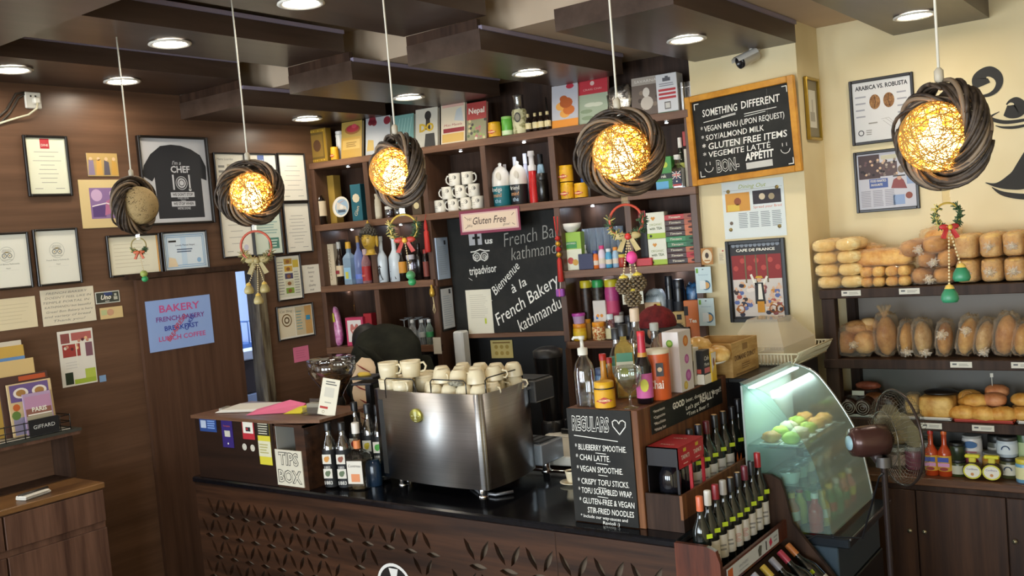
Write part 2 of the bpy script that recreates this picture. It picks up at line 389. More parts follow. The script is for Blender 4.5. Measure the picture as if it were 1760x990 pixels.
# ================================================================== pendants
TWIG=lambda:noisy('dark_twigs','241b15','4f4134',(40,40,40),.55,.35)
TWIGL=lambda:mat('7a6650',.6)
CORD=lambda:mat('d8d2c2',.5)
def ring_mesh():
 b=MB();R=.106
 for k in range(34):
  n=44;u0=rnd.random()*2*PI;ln=2*PI*(.7+.5*rnd.random());ph=rnd.random()*2*PI;tw=1.6+.5*rnd.random();rr=.016+.016*rnd.random()
  pts=[]
  for i in range(n):
   t=i/(n-1);u=u0+ln*t;a=ph+tw*u
   q=rr*(1+.12*math.sin(5*t+k));pts.append(((R+q*math.cos(a))*math.cos(u),q*math.sin(a)*1.15,(R+q*math.cos(a))*math.sin(u)))
  b.tube(pts,.0048 if k % 3 else .0062,TWIG() if k % 6 else TWIGL(),5)
 return b
def ball_mesh(m,n=120,r=.086):
 b=MB()
 for k in range(n):
  ax=Vector((rnd.gauss(0,1),rnd.gauss(0,1),rnd.gauss(0,1))).normalized();x=ax.orthogonal().normalized();y=ax.cross(x)
  off=ax*(rnd.random()-.5)*.06;rr=math.sqrt(max(r*r-off.length_squared,1e-5))*(1+.012*(rnd.random()-.5))
  b.tube([off+x*(rr*math.cos(2*PI*i/30))+y*(rr*math.sin(2*PI*i/30)) for i in range(30)],.0008+.0006*rnd.random(),m,3,True)
 return b
def shade_mat():
 m=bpy.data.materials.new('lit_string_lining');m.use_nodes=True;t=m.node_tree;t.nodes.clear()
 o=t.nodes.new('ShaderNodeOutputMaterial');a=t.nodes.new('ShaderNodeBsdfTranslucent');c=t.nodes.new('ShaderNodeBsdfTransparent');x=t.nodes.new('ShaderNodeMixShader')
 tc=t.nodes.new('ShaderNodeTexCoord');n=t.nodes.new('ShaderNodeTexNoise');n.inputs['Scale'].default_value=62;n.inputs['Detail'].default_value=4
 r=t.nodes.new('ShaderNodeValToRGB');r.color_ramp.elements[0].position=.42;r.color_ramp.elements[1].position=.60
 r.color_ramp.elements[0].color=(*rgb('dd9a2c'),1);r.color_ramp.elements[1].color=(*rgb('fff0c0'),1)
 L=t.links.new;L(tc.outputs['Object'],n.inputs[0]);L(n.outputs[0],r.inputs[0]);L(r.outputs[0],a.inputs[0])
 x.inputs[0].default_value=.35;L(a.outputs[0],x.inputs[1]);L(c.outputs[0],x.inputs[2]);L(x.outputs[0],o.inputs[0]);return m
RINGM=ring_mesh().build('twig_ring');BALLM=ball_mesh(mat('b5853a',.7)).build('string_ball')
LINM=MB().ell((0,0,0),(.083,.083,.083),shade_mat(),24,16).build('shade_lining')
BULBM=MB().lathe([(.0001,-.056),(.024,-.05),(.038,-.03),(.040,-.005),(.032,.02),(.016,.036),(.012,.055)],mat('ffd890',.4,emit=BULB_E),16).build('bulb')
BALLU=ball_mesh(mat('b39a6c',.8),210).build('string_ball');BALLU_IN=MB().ell((0,0,0),(.0835,.0835,.0835),mat('54442c',.9),24,16).build('shade_lining')
def pendant(px,py,th,topz,label,lit=True):
 p=on(px,py,'y',2.55);c=Vector((-p.x,-p.y,0)).normalized();r=Vector((-c.y,c.x,0))
 nrm=c*math.cos(th)+r*math.sin(th) # th>0 turns the opening to the picture's right
 rz=math.atan2(nrm.x,-nrm.y)
 t=thing('pendant_lamp',label,'pendant lamp',p,rz,'twig ring pendant lamps over the counter')
 def put(o,loc=(0,0,0)):
  c_=o.copy();COL.objects.link(c_);c_.parent=t;c_.location=loc;return c_
 put(RINGM)
 f=(0,-.022,-.002)
 put(BALLM if lit else BALLU,f);put(LINM if lit else BALLU_IN,f)
 cz=topz-p.z
 MB().tube([(0,0,.137),(.002,0,cz*.5),(0,0,cz)],.0035,CORD(),6).lathe([(.006,.128),(.011,.135),(.011,.158),(.005,.165)],mat('b7ac98',.5),10).build('cord',t)
 if lit:
  put(BULBM,(0,-.022,-.012))
  l=bpy.data.lights.new('bulb_light','POINT');l.energy=BULB_W;l.color=(1,.78,.46);l.shadow_soft_size=.03
  o=bpy.data.objects.new('bulb_light',l);COL.objects.link(o);o.parent=t;o.location=(0,-.022,-.012)
 return p
PL1=pendant(231,353,.85,3.25,'unlit pendant with beige string ball, beside the framed black shirt',False)
PL2=pendant(431,332,0.1,3.25,'lit twig pendant hanging before the white certificates above the doorway')
PL3=pendant(685,294,-.9,3.42,'lit pendant turned aside, in front of the bay with cookbooks')
PL4=pendant(1067,263,0.05,3.42,'lit pendant facing forward left of the yellow framed chalkboard')
PL5=pendant(1620,233,-.72,3.42,'largest lit pendant, in front of the cream wall and mural')
for o in (RINGM,BALLM,LINM,BULBM,BALLU,BALLU_IN):bpy.data.objects.remove(o)
# ------------------------------------------------------------------ festive ornaments hung under the pendants
def ornament(top,R,ringm,green,bowm,label,strands,tip,tipm,flower=None,gl=.6):
 """top: where the clear tape meets the lamp; the ring hangs below"""
 t=thing('hanging_ornament',label,'ornament',top,YAW,'festive wreath ornaments under the pendants')
 MB().box(-.010,-.001,-.035,.010,.001,.02,glass('fff6e0',.3,.2,'clear_tape')).build('tape',t)
 zc=-.03-R
 MB().tube([(R*math.cos(2*PI*i/28),0,zc+R*math.sin(2*PI*i/28)) for i in range(28)],R*.085,ringm,6,True).build('hoop',t)
 if green:
  b=MB()
  for k in range(150):
   s_=1 if k % 2 else-1;a=-PI/2+s_*(gl*.35+rnd.random()*gl*1.6);c=Vector((R*math.cos(a),0,zc+R*math.sin(a)))
   d=Vector((rnd.gauss(0,1),rnd.gauss(0,.6),rnd.gauss(.2,1))).normalized()*R*.42
   b.tube([c,c+d],.0016,green if k % 4 else mat('c9b568',.4),3,radii=[.0036,.001])
  b.build('fir_sprigs',t)
 zb=zc-R
 b=MB()
 for s_ in (-1,1):
  b.ell((s_*R*.42,-.006,zb+R*.12),(R*.40,R*.14,R*.22),bowm,10,6)
  b.add([(s_*R*.05,-.008,zb),(s_*R*.28,-.01,zb+R*.05),(s_*R*.72,-.012,zb-R*.75),(s_*R*.42,-.012,zb-R*.85),(s_*R*.05,.002,zb),(s_*R*.28,0,zb+R*.05),(s_*R*.72,-.004,zb-R*.75),(s_*R*.42,-.004,zb-R*.85)],[(0,1,2,3),(7,6,5,4),(0,4,5,1),(1,5,6,2),(2,6,7,3),(3,7,4,0)],bowm)
 b.ell((0,-.012,zb+R*.08),(R*.2,R*.16,R*.2),flower or bowm,10,7,.3)
 b.build('bow',t)
 for (u,ln) in strands:
  b=MB();n=max(4,int(ln/.008))
  for i in range(n):b.ell((u*(i/n),-.004,zb-ln*i/n),(.0028,.0028,.0034),mat('cdb98c',.4),6,4)
  b.build('bead_strand',t)
  z0=zb-ln
  if tip=='bell':
   MB().lathe([(.004,0),(.012,-.006),(.019,-.018),(.021,-.03),(.017,-.038),(.0001,-.039)],tipm,12,(u,-.004,z0)).lathe([(.0001,.008),(.009,.003),(.012,-.004)],mat('d8b45a',.35),10,(u,-.005,z0)).build('bell',t)
  elif tip=='cone':
   b=MB()
   for j in range(7):
    rr=.020*math.sin(PI*(j+1.2)/8.6)+.003
    for i in range(8):
     a=2*PI*(i+.5*(j % 2))/8;b.ell((u+rr*math.cos(a),-.004+rr*math.sin(a),z0-.008-.007*j),(.006,.006,.004),tipm,6,4)
   b.ell((u,-.004,z0-.03),(.012,.012,.028),mat('3a2a1c',.7),8,6)
   b.lathe([(.0001,.006),(.013,0),(.015,-.006)],mat('d9c24e',.4),8,(u,-.004,z0));b.build('pine_cone',t)
  else:
   MB().ell((u,-.004,z0-.012),(.017,.017,.016),tipm,12,8,.08).ell((u+.003,-.006,z0-.036),(.015,.015,.014),mat('2f8a52',.4),12,8).build('bauble',t)
 return t
FIR=lambda:mat('38502f',.6)
def below(P,dz):return (P.x,P.y,P.z+dz)
GOLDW=lambda:mat('c9a94a',.4,.3)
o=ornament(below(PL1,-.12),.034,mat('8a7a3c',.5),FIR(),mat('b8562e',.5),'small ornament with green baubles under the unlit pendant',[(.012,.085)],'ball',mat('8f9a4a',.5))
o=ornament(below(PL2,-.125),.062,mat('b04a32',.45),mat('7d7346',.6),mat('9a8a5c',.6),'red hoop ornament with three bells before the doorway',[(-.045,.09),(.02,.09),(-.01,.135)],'bell',mat('a3925e',.45))
o=ornament(below(PL3,-.125),.048,GOLDW(),FIR(),mat('b23a30',.5),'gold hoop ornament with red bow and green baubles beside the buddha head',[(.01,.11)],'ball',mat('4b8a5a',.4),mat('d9a63a',.4),1.0)
o=ornament(below(PL4,-.125),.050,mat('c04a36',.45),FIR(),mat('b9a673',.55),'red hoop ornament with dark pine cones before the tea boxes',[(-.022,.115),(.02,.11),(.002,.155)],'cone',mat('6b5a40',.6),mat('c0302c',.5),.9)
b=MB().ell((0,0,0),(.017,.012,.019),mat('d63f8a',.5),10,8,.25);b.build('pink_charm',o).location=(.006,-.02,-.03-.1-.06)
o=ornament(below(PL5,-.135),.031,GOLDW(),FIR(),mat('b02a2c',.5),'gold hoop ornament with red ribbon and green bells before the bread',[(.024,.095),(-.008,.145)],'bell',mat('2f7d57',.4),mat('c79b34',.35),1.2)
# ================================================================== sheets on walls
def sheet(name,label,cat,plane,tl,br,fw=0.0,fm=None,th=.018,paper=None,draw=None,group=None,tilt=0.0,mat_w=0.0,back=.002,out=None):
 """plane: 'L' left wall, 'B' bread wall, 'C' column, or (n, c, rz). tl, br: corners measured in the photo"""
 if plane=='L':
  P=[on(*q,'x',LW) for q in (tl,br)];rz=PI/2;du=P[1].y-P[0].y;ax=Vector((0,1,0));nr=Vector((1,0,0))
 elif plane in ('B','C'):
  P=[on(*q,'y',BW if plane=='B' else CF) for q in (tl,br)];rz=0;du=P[1].x-P[0].x;ax=Vector((1,0,0));nr=Vector((0,-1,0))
 else:
  n_,c_,rz=plane;P=[onp(*q,n_,c_) for q in (tl,br)];ax=Vector((math.cos(rz),math.sin(rz),0));du=(P[1]-P[0]).dot(ax);nr=Vector((math.sin(rz),-math.cos(rz),0))
 if out:P=[p+nr*out for p in P]
 c=(P[0]+P[1])/2;W,H=abs(du),abs(P[0].z-P[1].z)
 if tilt:
 # corners are of a tilted rectangle: undo the tilt
  ca,sa=math.cos(tilt),math.sin(tilt);u,v=W,-H;W,H=abs(u*ca+v*sa),abs(-u*sa+v*ca)
 t=thing(name,label,cat,c+nr*back,group=group,rot=Matrix.Rotation(rz,3,'Z').to_euler())
 if tilt:t.rotation_euler=(Matrix.Rotation(rz,3,'Z') @ Matrix.Rotation(-tilt,3,'Y')).to_euler()
 w2,h2=W/2,H/2
 if fw:
  b=MB();fm=fm or FRAMEB()
  b.box(-w2,-th,-h2,-w2+fw,0,h2,fm,.003).box(w2-fw,-th,-h2,w2,0,h2,fm,.003).box(-w2+fw,-th,h2-fw,w2-fw,0,h2,fm,.003).box(-w2+fw,-th,-h2,w2-fw,0,-h2+fw,fm,.003)
  b.build('frame',t)
  w2-=fw;h2-=fw
  yb=-.006
 else:yb=-.0015
 b=MB();b.box(-w2,yb,-h2,w2,-.0002,h2,paper or PAPER())
 if draw:draw(b,w2,h2,yb-.0006)
 b.build('sheet' if fw else 'paper',t)
 return t
def d_cert(n=7,seal=None,logo=None,head=.0):
 def f(b,w,h,y):
  k=INK()
  if logo:b.rect(-w*.28,h*.62,w*.18,h*.98,y,mat(logo,.6));b.text('DINE',-w*.05,h*.74,h*.12,y-.0004,PAPER())
  for i in range(n):
   v=h*(.5-1.25*i/n);l=w*(.35+.4*rnd.random());b.rect(-l,v-h*.008,l,v+h*.008,y,k)
  b.rect(-w*.75,-h*.82,-w*.35,-h*.80,y,k).rect(w*.3,-h*.82,w*.75,-h*.80,y,k)
  if seal:b.disc(w*.55,-h*.68,w*.16,y,mat(seal,.6))
 return f
sheet('framed_certificate','certificate with red badge in black frame below the wall socket','certificate','L',(35.7,232),(124,337),.014,draw=d_cert(8,logo='b8323a'),paper=mat('dfe0c8',.8))
def d_photo(cols,bg):
 def f(b,w,h,y):
  b.rect(-w,-h,w,h,y,mat(bg,.6))
  for i,c in enumerate(cols):
   u=-w+2*w*(i+.5)/len(cols);b.poly([(u-w*.22,-h*.9),(u+w*.2,-h*.9),(u+w*.16,h*(.1+.4*rnd.random())),(u-w*.14,h*.4)],y-.0003,mat(c,.6));b.disc(u,h*.5,w*.11,y-.0003,mat('d8b48e',.6),10)
 return f
sheet('photo_print','small unframed photo of people above the cream mounted picture','photo','L',(147,263),(204,303),draw=d_photo(['8a7b94','d0a04c','5a5560','c69a48'],'b99a5e'))
def d_mount(b,w,h,y):
 b.rect(-w*.62,-h*.62,w*.95,h*.66,y,mat('8d6f9c',.6)).disc(-w*.35,h*.35,w*.22,y-.0004,mat('c9a9c9',.6)).rect(-w*.55,-h*.55,-w*.05,-h*.05,y-.0004,mat('5c4378',.6)).poly([(-w*.1,-h*.5),(w*.5,-h*.3),(w*.4,h*.3),(0,h*.1)],y-.0005,mat('b66f92',.6)).disc(w*.3,h*.4,w*.14,y-.0005,mat('e6d4dc',.6))
 b.stroke([(-w*.55,-h*.1),(0,h*.02),(w*.6,-h*.2)],w*.04,y-.0007,mat('efe2e8',.6))
sheet('mounted_picture','purple picture in wide cream mount behind the unlit pendant','picture','L',(133,309),(229,389),draw=d_mount,paper=mat('d8c08a',.8),th=.004)
def d_shirt(b,w,h,y):
 k=mat('26272c',.55)
 pts=[(-.05,.86),(-.38,.82),(-.70,.62),(-.92,.36),(-1.0,.12),(-.72,-.02),(-.64,.08),(-.62,-.90),(.80,-.90),(.80,.05),(.97,.0),(.99,.34),(.84,.62),(.56,.76),(.25,.84)]
 b.poly([(u*w*.98,v*h) for u,v in pts],y,k)
 g=mat('cfcfd2',.7);y2=y-.0006;cu=w*.16
 b.text("I'm a",cu-w*.1,h*.42,h*.13,y2,g,shear=.3).text('CHEF',cu,h*.26,h*.22,y2,g,bold=.025,width=w*.58)
 b.ring(cu,-h*.06,w*.17,w*.02,y2,g,20).disc(cu,-h*.06,w*.13,y2,g,16).disc(cu,-h*.06,w*.09,y2-.0003,k,16).disc(cu,-h*.06,w*.07,y2-.0006,g,12)
 b.rect(cu-w*.27,-h*.22,cu-w*.22,h*.14,y2,g).rect(cu+w*.22,-h*.22,cu+w*.27,h*.14,y2,g).disc(cu+w*.245,-h*.22,w*.045,y2,g,10)
 for v,s_,ln in ((-.34,"WE DON'T STOP",.62),(-.56,'WE STOP WHEN',.62)):
  b.rect(cu-w*.36,h*(v-.06),cu+w*.36,h*(v+.06),y2,g).text(s_,cu,h*v,h*.095,y2-.0004,k,width=w*ln,bold=.02)
 b.text("WHEN WE'RE",cu,-h*.425,h*.06,y2,g,width=w*.34).text('TIRED',cu,-h*.485,h*.055,y2,g).text("WE'RE DONE",cu,-h*.67,h*.08,y2,g,width=w*.4,bold=.01)
sheet('framed_shirt','framed black chef t-shirt with white print, largest frame on the wall','framed shirt','L',(231,233),(366.5,383),.013,draw=d_shirt,paper=mat('c9c9cc',.7),th=.03)
CG='black framed certificates above the doorway'
def d_ad(b,w,h,y):
 b.rect(-w*.2,-h*.1,w*.9,h*.6,y,mat('b7ad94',.7)).lines(-w*.8,-h*.8,-w*.3,h*.6,7,y,INK()).text('Mama Lourdes',-w*.3,h*.8,h*.14,y,INK(),width=w*1.1)
def d_teal(b,w,h,y):
 b.lines(-w*.8,-h*.2,w*.8,h*.8,9,y,mat('9bb7ae',.8)).rect(w*.0,-h*.8,w*.8,-h*.35,y,mat('4e8272',.7));b.lines(w*.1,-h*.75,w*.7,-h*.4,3,y-.0004,mat('c9dcd0',.7))
sheet('framed_article','framed article, upper left of the six certificates behind the lit pendant','certificate','L',(363.6,262),(427,352),.010,draw=d_ad,group=CG)
sheet('framed_certificate','framed certificate, upper middle of six, mostly behind the lit pendant','certificate','L',(420,263),(481,350.5),.010,draw=d_cert(6,logo='5a6fa8'),group=CG)
sheet('framed_certificate','framed white letter nearest the gold framed box, upper row of six','certificate','L',(474,263),(529,346.5),.010,draw=d_cert(6),group=CG)
sheet('framed_certificate','framed white sheet, lower left of the six certificates','certificate','L',(373,353),(437,440),.010,draw=d_cert(5,'c6c4d4'),group=CG)
sheet('framed_certificate','framed pale green article just left of the lowest right certificate','certificate','L',(428,351),(487,436.5),.010,draw=d_teal,paper=mat('d3dccb',.8),group=CG)
sheet('framed_certificate','framed white certificate, lower right of the six beside the shelf','certificate','L',(483,348.5),(537,433),.010,draw=d_cert(9),group=CG)
sheet('framed_letter','framed letter with orange inner edge under the unlit pendant','certificate','L',(179.3,405.5),(278.5,469.5),.012,draw=lambda b,w,h,y:(b.lines(-w*.8,-h*.7,w*.6,h*.7,7,y,mat('cfc6ad',.8),.15),b.rect(w*.93,-h,w*.98,h,y,mat('d8993c',.6))),paper=mat('e4dec6',.8))
def d_blue(b,w,h,y):
 k=mat('8fb4d6',.7)
 for i in range(2):b.stroke([(-w*(.9-.07*i),-h*(.88-.1*i)),(w*(.9-.07*i),-h*(.88-.1*i)),(w*(.9-.07*i),h*(.88-.1*i)),(-w*(.9-.07*i),h*(.88-.1*i)),(-w*(.9-.07*i),-h*(.88-.1*i))],w*.03,y,k)
 b.rect(-w*.2,-h*.8,w*.05,h*.8,y+.0001,mat('c3d8ea',.7)).rect(-w*.75,h*.5,-w*.4,h*.6,y-.0003,BLACK())
 b.text('Lonely Planet Nepal',0,h*.32,h*.13,y-.0004,mat('4e5d77',.7),width=w*.9).lines(-w*.4,-h*.1,w*.4,h*.15,2,y-.0004,mat('4e5d77',.7)).disc(w*.6,-h*.55,w*.1,y-.0004,k).poly([(-w*.85,-h*.85),(-w*.4,-h*.85),(-w*.5,-h*.4),(-w*.8,-h*.3)],y-.0004,mat('e2cfae',.7))
sheet('framed_certificate','framed pale blue bordered certificate above the sliding door','certificate','L',(274,399.5),(359,461),.010,draw=d_blue,paper=mat('d7e2ea',.8))
def d_owl(b,w,h,y):
 k=mat('8c8f86',.7);b.ring(0,h*.25,w*.36,w*.02,y,mat('b7bab0',.8),24)
 for s_ in (-1,1):b.ring(s_*w*.13,h*.2,w*.1,w*.035,y,k,14);b.disc(s_*w*.13,h*.2,w*.03,y,mat('b58f2a',.7),8)
 b.poly([(-w*.2,h*.31),(0,h*.35),(w*.2,h*.31),(w*.1,h*.33),(-w*.1,h*.33)],y-.0003,mat('c4a23c',.7))
 b.text('CERTIFICATE of',0,h*.42,h*.06,y,k,width=w*.4).text('EXCELLENCE',0,h*.36,h*.07,y,k,width=w*.46).text('tripadvisor',0,h*.05,h*.08,y,k,width=w*.5).text('French Bakery Kathmandu',0,-h*.12,h*.08,y,k,width=w*1.1).text('Nepal',0,-h*.28,h*.07,y,k).rect(-w*.5,-h*.36,w*.5,-h*.355,y,mat('c9c9c0',.8))
sheet('framed_certificate','owl badge certificate cut by the left picture edge','certificate','L',(-35,402),(56.5,494),.012,draw=d_owl,paper=mat('e6e4d6',.8))
sheet('framed_certificate','owl badge certificate beside the edge one, with tape above','certificate','L',(53,394.8),(140.5,486),.012,draw=d_owl,paper=mat('e6e4d6',.8))
def d_hand(rows,bold=False):
 def f(b,w,h,y):
  k=mat('8d8a80',.8) if not bold else mat('5a5348',.8)
  for i,r in enumerate(rows):b.text(r,-w*.02+w*.05*math.sin(i*2.1),h*(.78-1.55*i/max(1,len(rows)-1)),h*1.25/len(rows),y,k,width=w*min(1.75,.12*len(r)),shear=.25)
 return f
sheet('handwritten_note','large white handwritten visitor note under an owl certificate','note','L',(67.5,500),(165.5,550),tilt=.0,draw=d_hand(['FRENCH BAKERY','DOESN\'T FEEL LIKE IN','TEMPLE PORTAL IN','KATHMANDU but beautiful','Great! Bon Bakery is here','and variety of bread','Thank you!']),paper=mat('ddd3bb',.8))
sheet('handwritten_note','faded cream note at the left edge below an owl certificate','note','L',(-25,517),(65,561),draw=lambda b,w,h,y:b.lines(-w*.7,-h*.7,w*.7,h*.7,6,y,mat('cdbf9d',.8),.14),paper=mat('ded0ad',.8))
def d_uno(b,w,h,y):
 b.rect(-w*.93,-h*.85,w*.93,h*.85,y,mat('3b4038',.6)).rect(-w*.3,h*.3,w*.4,h*.85,y-.0002,mat('33406e',.6)).text('Uno',-w*.15,0,h*1.1,y-.0005,PAPER(),shear=.3,bold=.03).rect(w*.48,-h*.5,w*.8,h*.05,y-.0005,mat('b9b9a8',.7)).rect(w*.55,h*.15,w*.75,h*.55,y-.0005,mat('b9b9a8',.7)).rect(-w*.25,-h*.7,w*.1,-h*.6,y-.0005,PAPER())
sheet('sticker_card','small dark card with white script beside the handwritten note','card','L',(162.5,503),(206,518.5),draw=d_uno,paper=mat('cfd2c6',.7))
sheet('picture_card','small worn tan card under the dark script card','card','L',(170.5,530),(211.5,544.5),draw=lambda b,w,h,y:(b.disc(-w*.1,h*.1,w*.3,y,mat('c99a78',.7),ry=h*.6),b.rect(-w*.9,-h*.3,-w*.4,h*.6,y,mat('b9c08a',.7))),paper=mat('d6bb84',.8))
def d_leaf(b,w,h,y):
 R_=[(-.85,.55,-.35,.9,'8a4c48'),(-.25,.62,.9,.9,'b0605a'),(-.8,.05,.2,.5,'9e3a34'),(.5,.0,.9,.5,'7d5560'),(-.8,-.93,-.35,-.5,'22301c'),(-.3,-.95,.95,-.78,'a4b83c'),(.35,-.78,.95,-.45,'b8c850')]
 for u0,v0,u1,v1,c in R_:b.rect(u0*w,v0*h,u1*w,v1*h,y,mat(c,.6))
 for i in range(9):b.disc(w*(-.7+rnd.random()*1.4),h*(.2+.6*rnd.random()),w*.09,y-.0004,mat(rnd.choice(['e9d9c9','d88','5a2a2a','e6c08a'][0:1]+['c98d74','5a2a2a','e6c08a']),.6),8)
 b.rect(-w*.06,-h*.35,0,h*.55,y-.0005,PAPER()).lines(-w*.7,-h*.4,w*.1,-h*.1,3,y,mat('c9c4bb',.7),.2)
sheet('menu_poster','white food leaflet with red photos above the wooden side cabinet','poster','L',(97,571),(167.5,656),draw=d_leaf,paper=mat('e3ded2',.8))
def d_bak(b,w,h,y):
 p,n_=mat('c2568e',.6),mat('2c3f9e',.6)
 for s_,v,hh,wd,m in (('BAKERY',.62,.40,1.25,p),('FRENCH BAKERY',.22,.26,1.5,mat('7a3f8e',.6)),('BREAKFAST',-.16,.26,1.05,n_),('LUNCH COFFEE',-.55,.26,1.45,p)):
  b.text(s_,w*.02,h*v,h*hh,y,m,width=w*wd,bold=.02)
 b.text('FRESH',w*.0,h*.05,h*.26,y-.0005,mat('b94a66',.6),rot=.75,bold=.02).text('CAKES',w*.28,-h*.02,h*.24,y-.0006,n_,rot=.95,bold=.02).text('BREAD',w*-.25,-h*.38,h*.24,y-.0006,mat('c2485a',.6),rot=.8,bold=.02)
BZP=on(242,518,'x',LW)
sheet('door_sign','pale blue sign with pink and blue lettering on the sliding door','sign','L',(242.5,519),(362,588.5),draw=d_bak,paper=mat('8fa9dc',.7),out=.035)
def d_pics(b,w,h,y):
 b.rect(-w*.95,-h*.9,w*.9,h*.9,y,mat('d5d3bd',.8))
 for i,c in enumerate(['b08a34','c99f3a','4a4262','c9c3a0','7d9a3a']):b.rect(-w*.32,h*(.62-.34*i),w*.36,h*(.88-.34*i),y-.0004,mat(c,.6));b.disc(0,h*(.74-.34*i),w*.17,y-.0007,mat('8a5a34',.6),10,h*.09)
 b.rect(w*.4,h*.45,w*.9,h*.8,y-.0004,mat('c2a93e',.6)).lines(-w*.9,-h*.8,-w*.4,h*.8,12,y-.0004,INK(),.3).lines(w*.45,-h*.8,w*.9,h*.3,9,y-.0004,INK(),.3)
sheet('framed_article','framed food article with a column of pictures right of the doorway','picture','L',(469,440),(520.5,513),.009,draw=d_pics)
def d_cook(b,w,h,y):
 b.rect(-w*.95,-h*.9,-w*.05,h*.92,y,mat('dfd2b4',.8)).rect(w*.0,-h*.9,w*.95,h*.92,y,mat('c9b894',.8)).rect(w*.55,-h*.9,w*.95,h*.92,y-.0003,mat('c79a5c',.7)).rect(w*.6,h*.0,w*.85,h*.3,y-.0006,mat('3b8fb5',.6))
 b.ring(-w*.5,h*.15,w*.26,w*.05,y-.0005,mat('8a6a38',.7),20).ring(-w*.5,h*.15,w*.12,w*.06,y-.0005,mat('8a6a38',.7),14).text('Cat Sling',-w*.5,h*.72,h*.22,y-.0005,mat('8c8268',.7),width=w*.7,shear=.2).lines(w*.05,-h*.6,w*.4,h*.7,7,y-.0005,mat('6f9a9a',.7),.3)
sheet('framed_card','framed cream card with a brown round drawing, right of the doorway','picture','L',(472,528),(540.5,576),.009,draw=d_cook)
sheet('handwritten_note','white handwritten note taped at the shelf edge, mentioning French','note','L',(518,456.5),(552,501),draw=d_hand(['French','bakery','most','has','Quality','must'],True))
sheet('sticky_note','pink sticky note under the framed cream card','note','L',(503,598),(531.5,618.5),draw=lambda b,w,h,y:b.lines(-w*.7,-h*.6,w*.6,h*.6,4,y,mat('a8506c',.8),.12),paper=mat('d9728f',.8))
# wall socket with plug and cables
p=on(55,173,'x',LW);t=thing('wall_socket','white wall socket with plug near the ceiling at left','socket',p+Vector((.001,0,0)),PI/2)
MB().box(-.045,-.016,-.045,.045,0,.045,mat('cfcbc0',.4),.005).box(-.018,-.018,.016,-.010,-.015,.026,BLACK()).box(.008,-.018,.016,.016,-.015,.026,BLACK()).build('plate',t)
MB().box(-.012,-.05,-.022,.022,-.017,.012,mat('d9d5c8',.4),.006).tube([(.004,-.045,-.02),(-.005,-.05,-.05),(-.05,-.04,-.085),(-.13,-.02,-.11),(-.24,-.012,-.15)],.006,mat('c9c2a6',.5),6).build('plug',t,'white plug with cable')
MB().tube([(-.045,-.01,.04),(-.09,-.01,.03),(-.15,-.01,-.06),(-.22,-.01,-.12)],.006,mat('3a322a',.5),6).tube([(-.045,-.01,.03),(-.08,-.012,.01),(-.13,-.012,-.07),(-.2,-.012,-.14)],.005,mat('3a322a',.5),6).build('black_cable',t)
p=on(317.5,170,'x',LW);t=thing('switch_plate','small beige blank switch plate in the shade of the soffit','socket',p+Vector((.001,0,0)),PI/2)
MB().box(-.034,-.014,-.05,.034,0,.05,mat('8f8676',.5),.004).box(-.02,-.017,-.03,.02,-.013,.03,mat('a0977f',.5),.003).build('plate',t)
sheet('tape_scrap','tiny blue tape scrap beside the food leaflet','tape','L',(170,646),(182.5,655),paper=mat('7f9fc4',.6))
# ------------------------------------------------------------------ side cabinet, hutch and book rack at the left
cx1,cy1=-4.72,2.67;ztop=1.105
t=thing('side_cabinet','walnut side cabinet with drawers at the lower left','cabinet',(LW,0,0))
wv=WOODCAB()
MB().box(.005,1.6,.02,cx1-LW-.022,cy1,ztop-.03,wv).build('body',t)
MB().box(.003,1.58,ztop-.03,cx1-LW,cy1+.008,ztop,noisy('worn_walnut_top','5a3c24','8a6238',(9,2,9),.35,.5,8),.004).build('top',t,'worn lighter top')
ys=[cy1-.52*i for i in range(3)]
for i in range(2):
 MB().box(cx1-LW-.022,ys[i+1]+.006,ztop-.20,cx1-LW-.002,ys[i]-.004,ztop-.036,wv,.002).build('drawer',t)
 MB().box(cx1-LW-.022,ys[i+1]+.006,.05,cx1-LW-.002,ys[i]-.004,ztop-.235,wv,.002).build('door',t)
hz=1.365;hx=.20;hy=2.73
t=thing('wall_hutch','open wooden hutch shelf standing on the side cabinet','shelf',(LW,0,0))
MB().box(.004,1.6,ztop+.001,hx-.02,2.69,ztop+.006,DARKW()).box(.004,1.6,ztop+.006,.012,2.69,hz-.03,WOODH()).build('back_panel',t)
MB().box(.012,2.66,ztop+.006,hx-.012,2.69,hz-.03,DARKW()).build('side_panel',t)
MB().box(.003,1.6,hz-.03,hx,hy,hz-.012,wv).box(.003,1.6,hz-.012,hx+.006,hy+.006,hz+.003,mat('3a3a34',.35)).build('top',t,'dark topped board')
t=thing('cutlery_bundle','white napkin bundle with dark cutlery on the side cabinet','napkin',(-4.83,2.36,ztop+.001),.25)
MB().box(-.035,-.08,0,.035,.08,.014,mat('dcd8cc',.8),.005).box(-.02,-.09,.014,.05,.06,.024,mat('e6e2d6',.8),.005).build('napkin',t)
MB().tube([(.0,-.09,.028),(.01,.08,.028)],.004,mat('3a352e',.4),6).tube([(.015,-.08,.028),(.025,.07,.028)],.004,mat('3a352e',.4),6).build('cutlery',t)
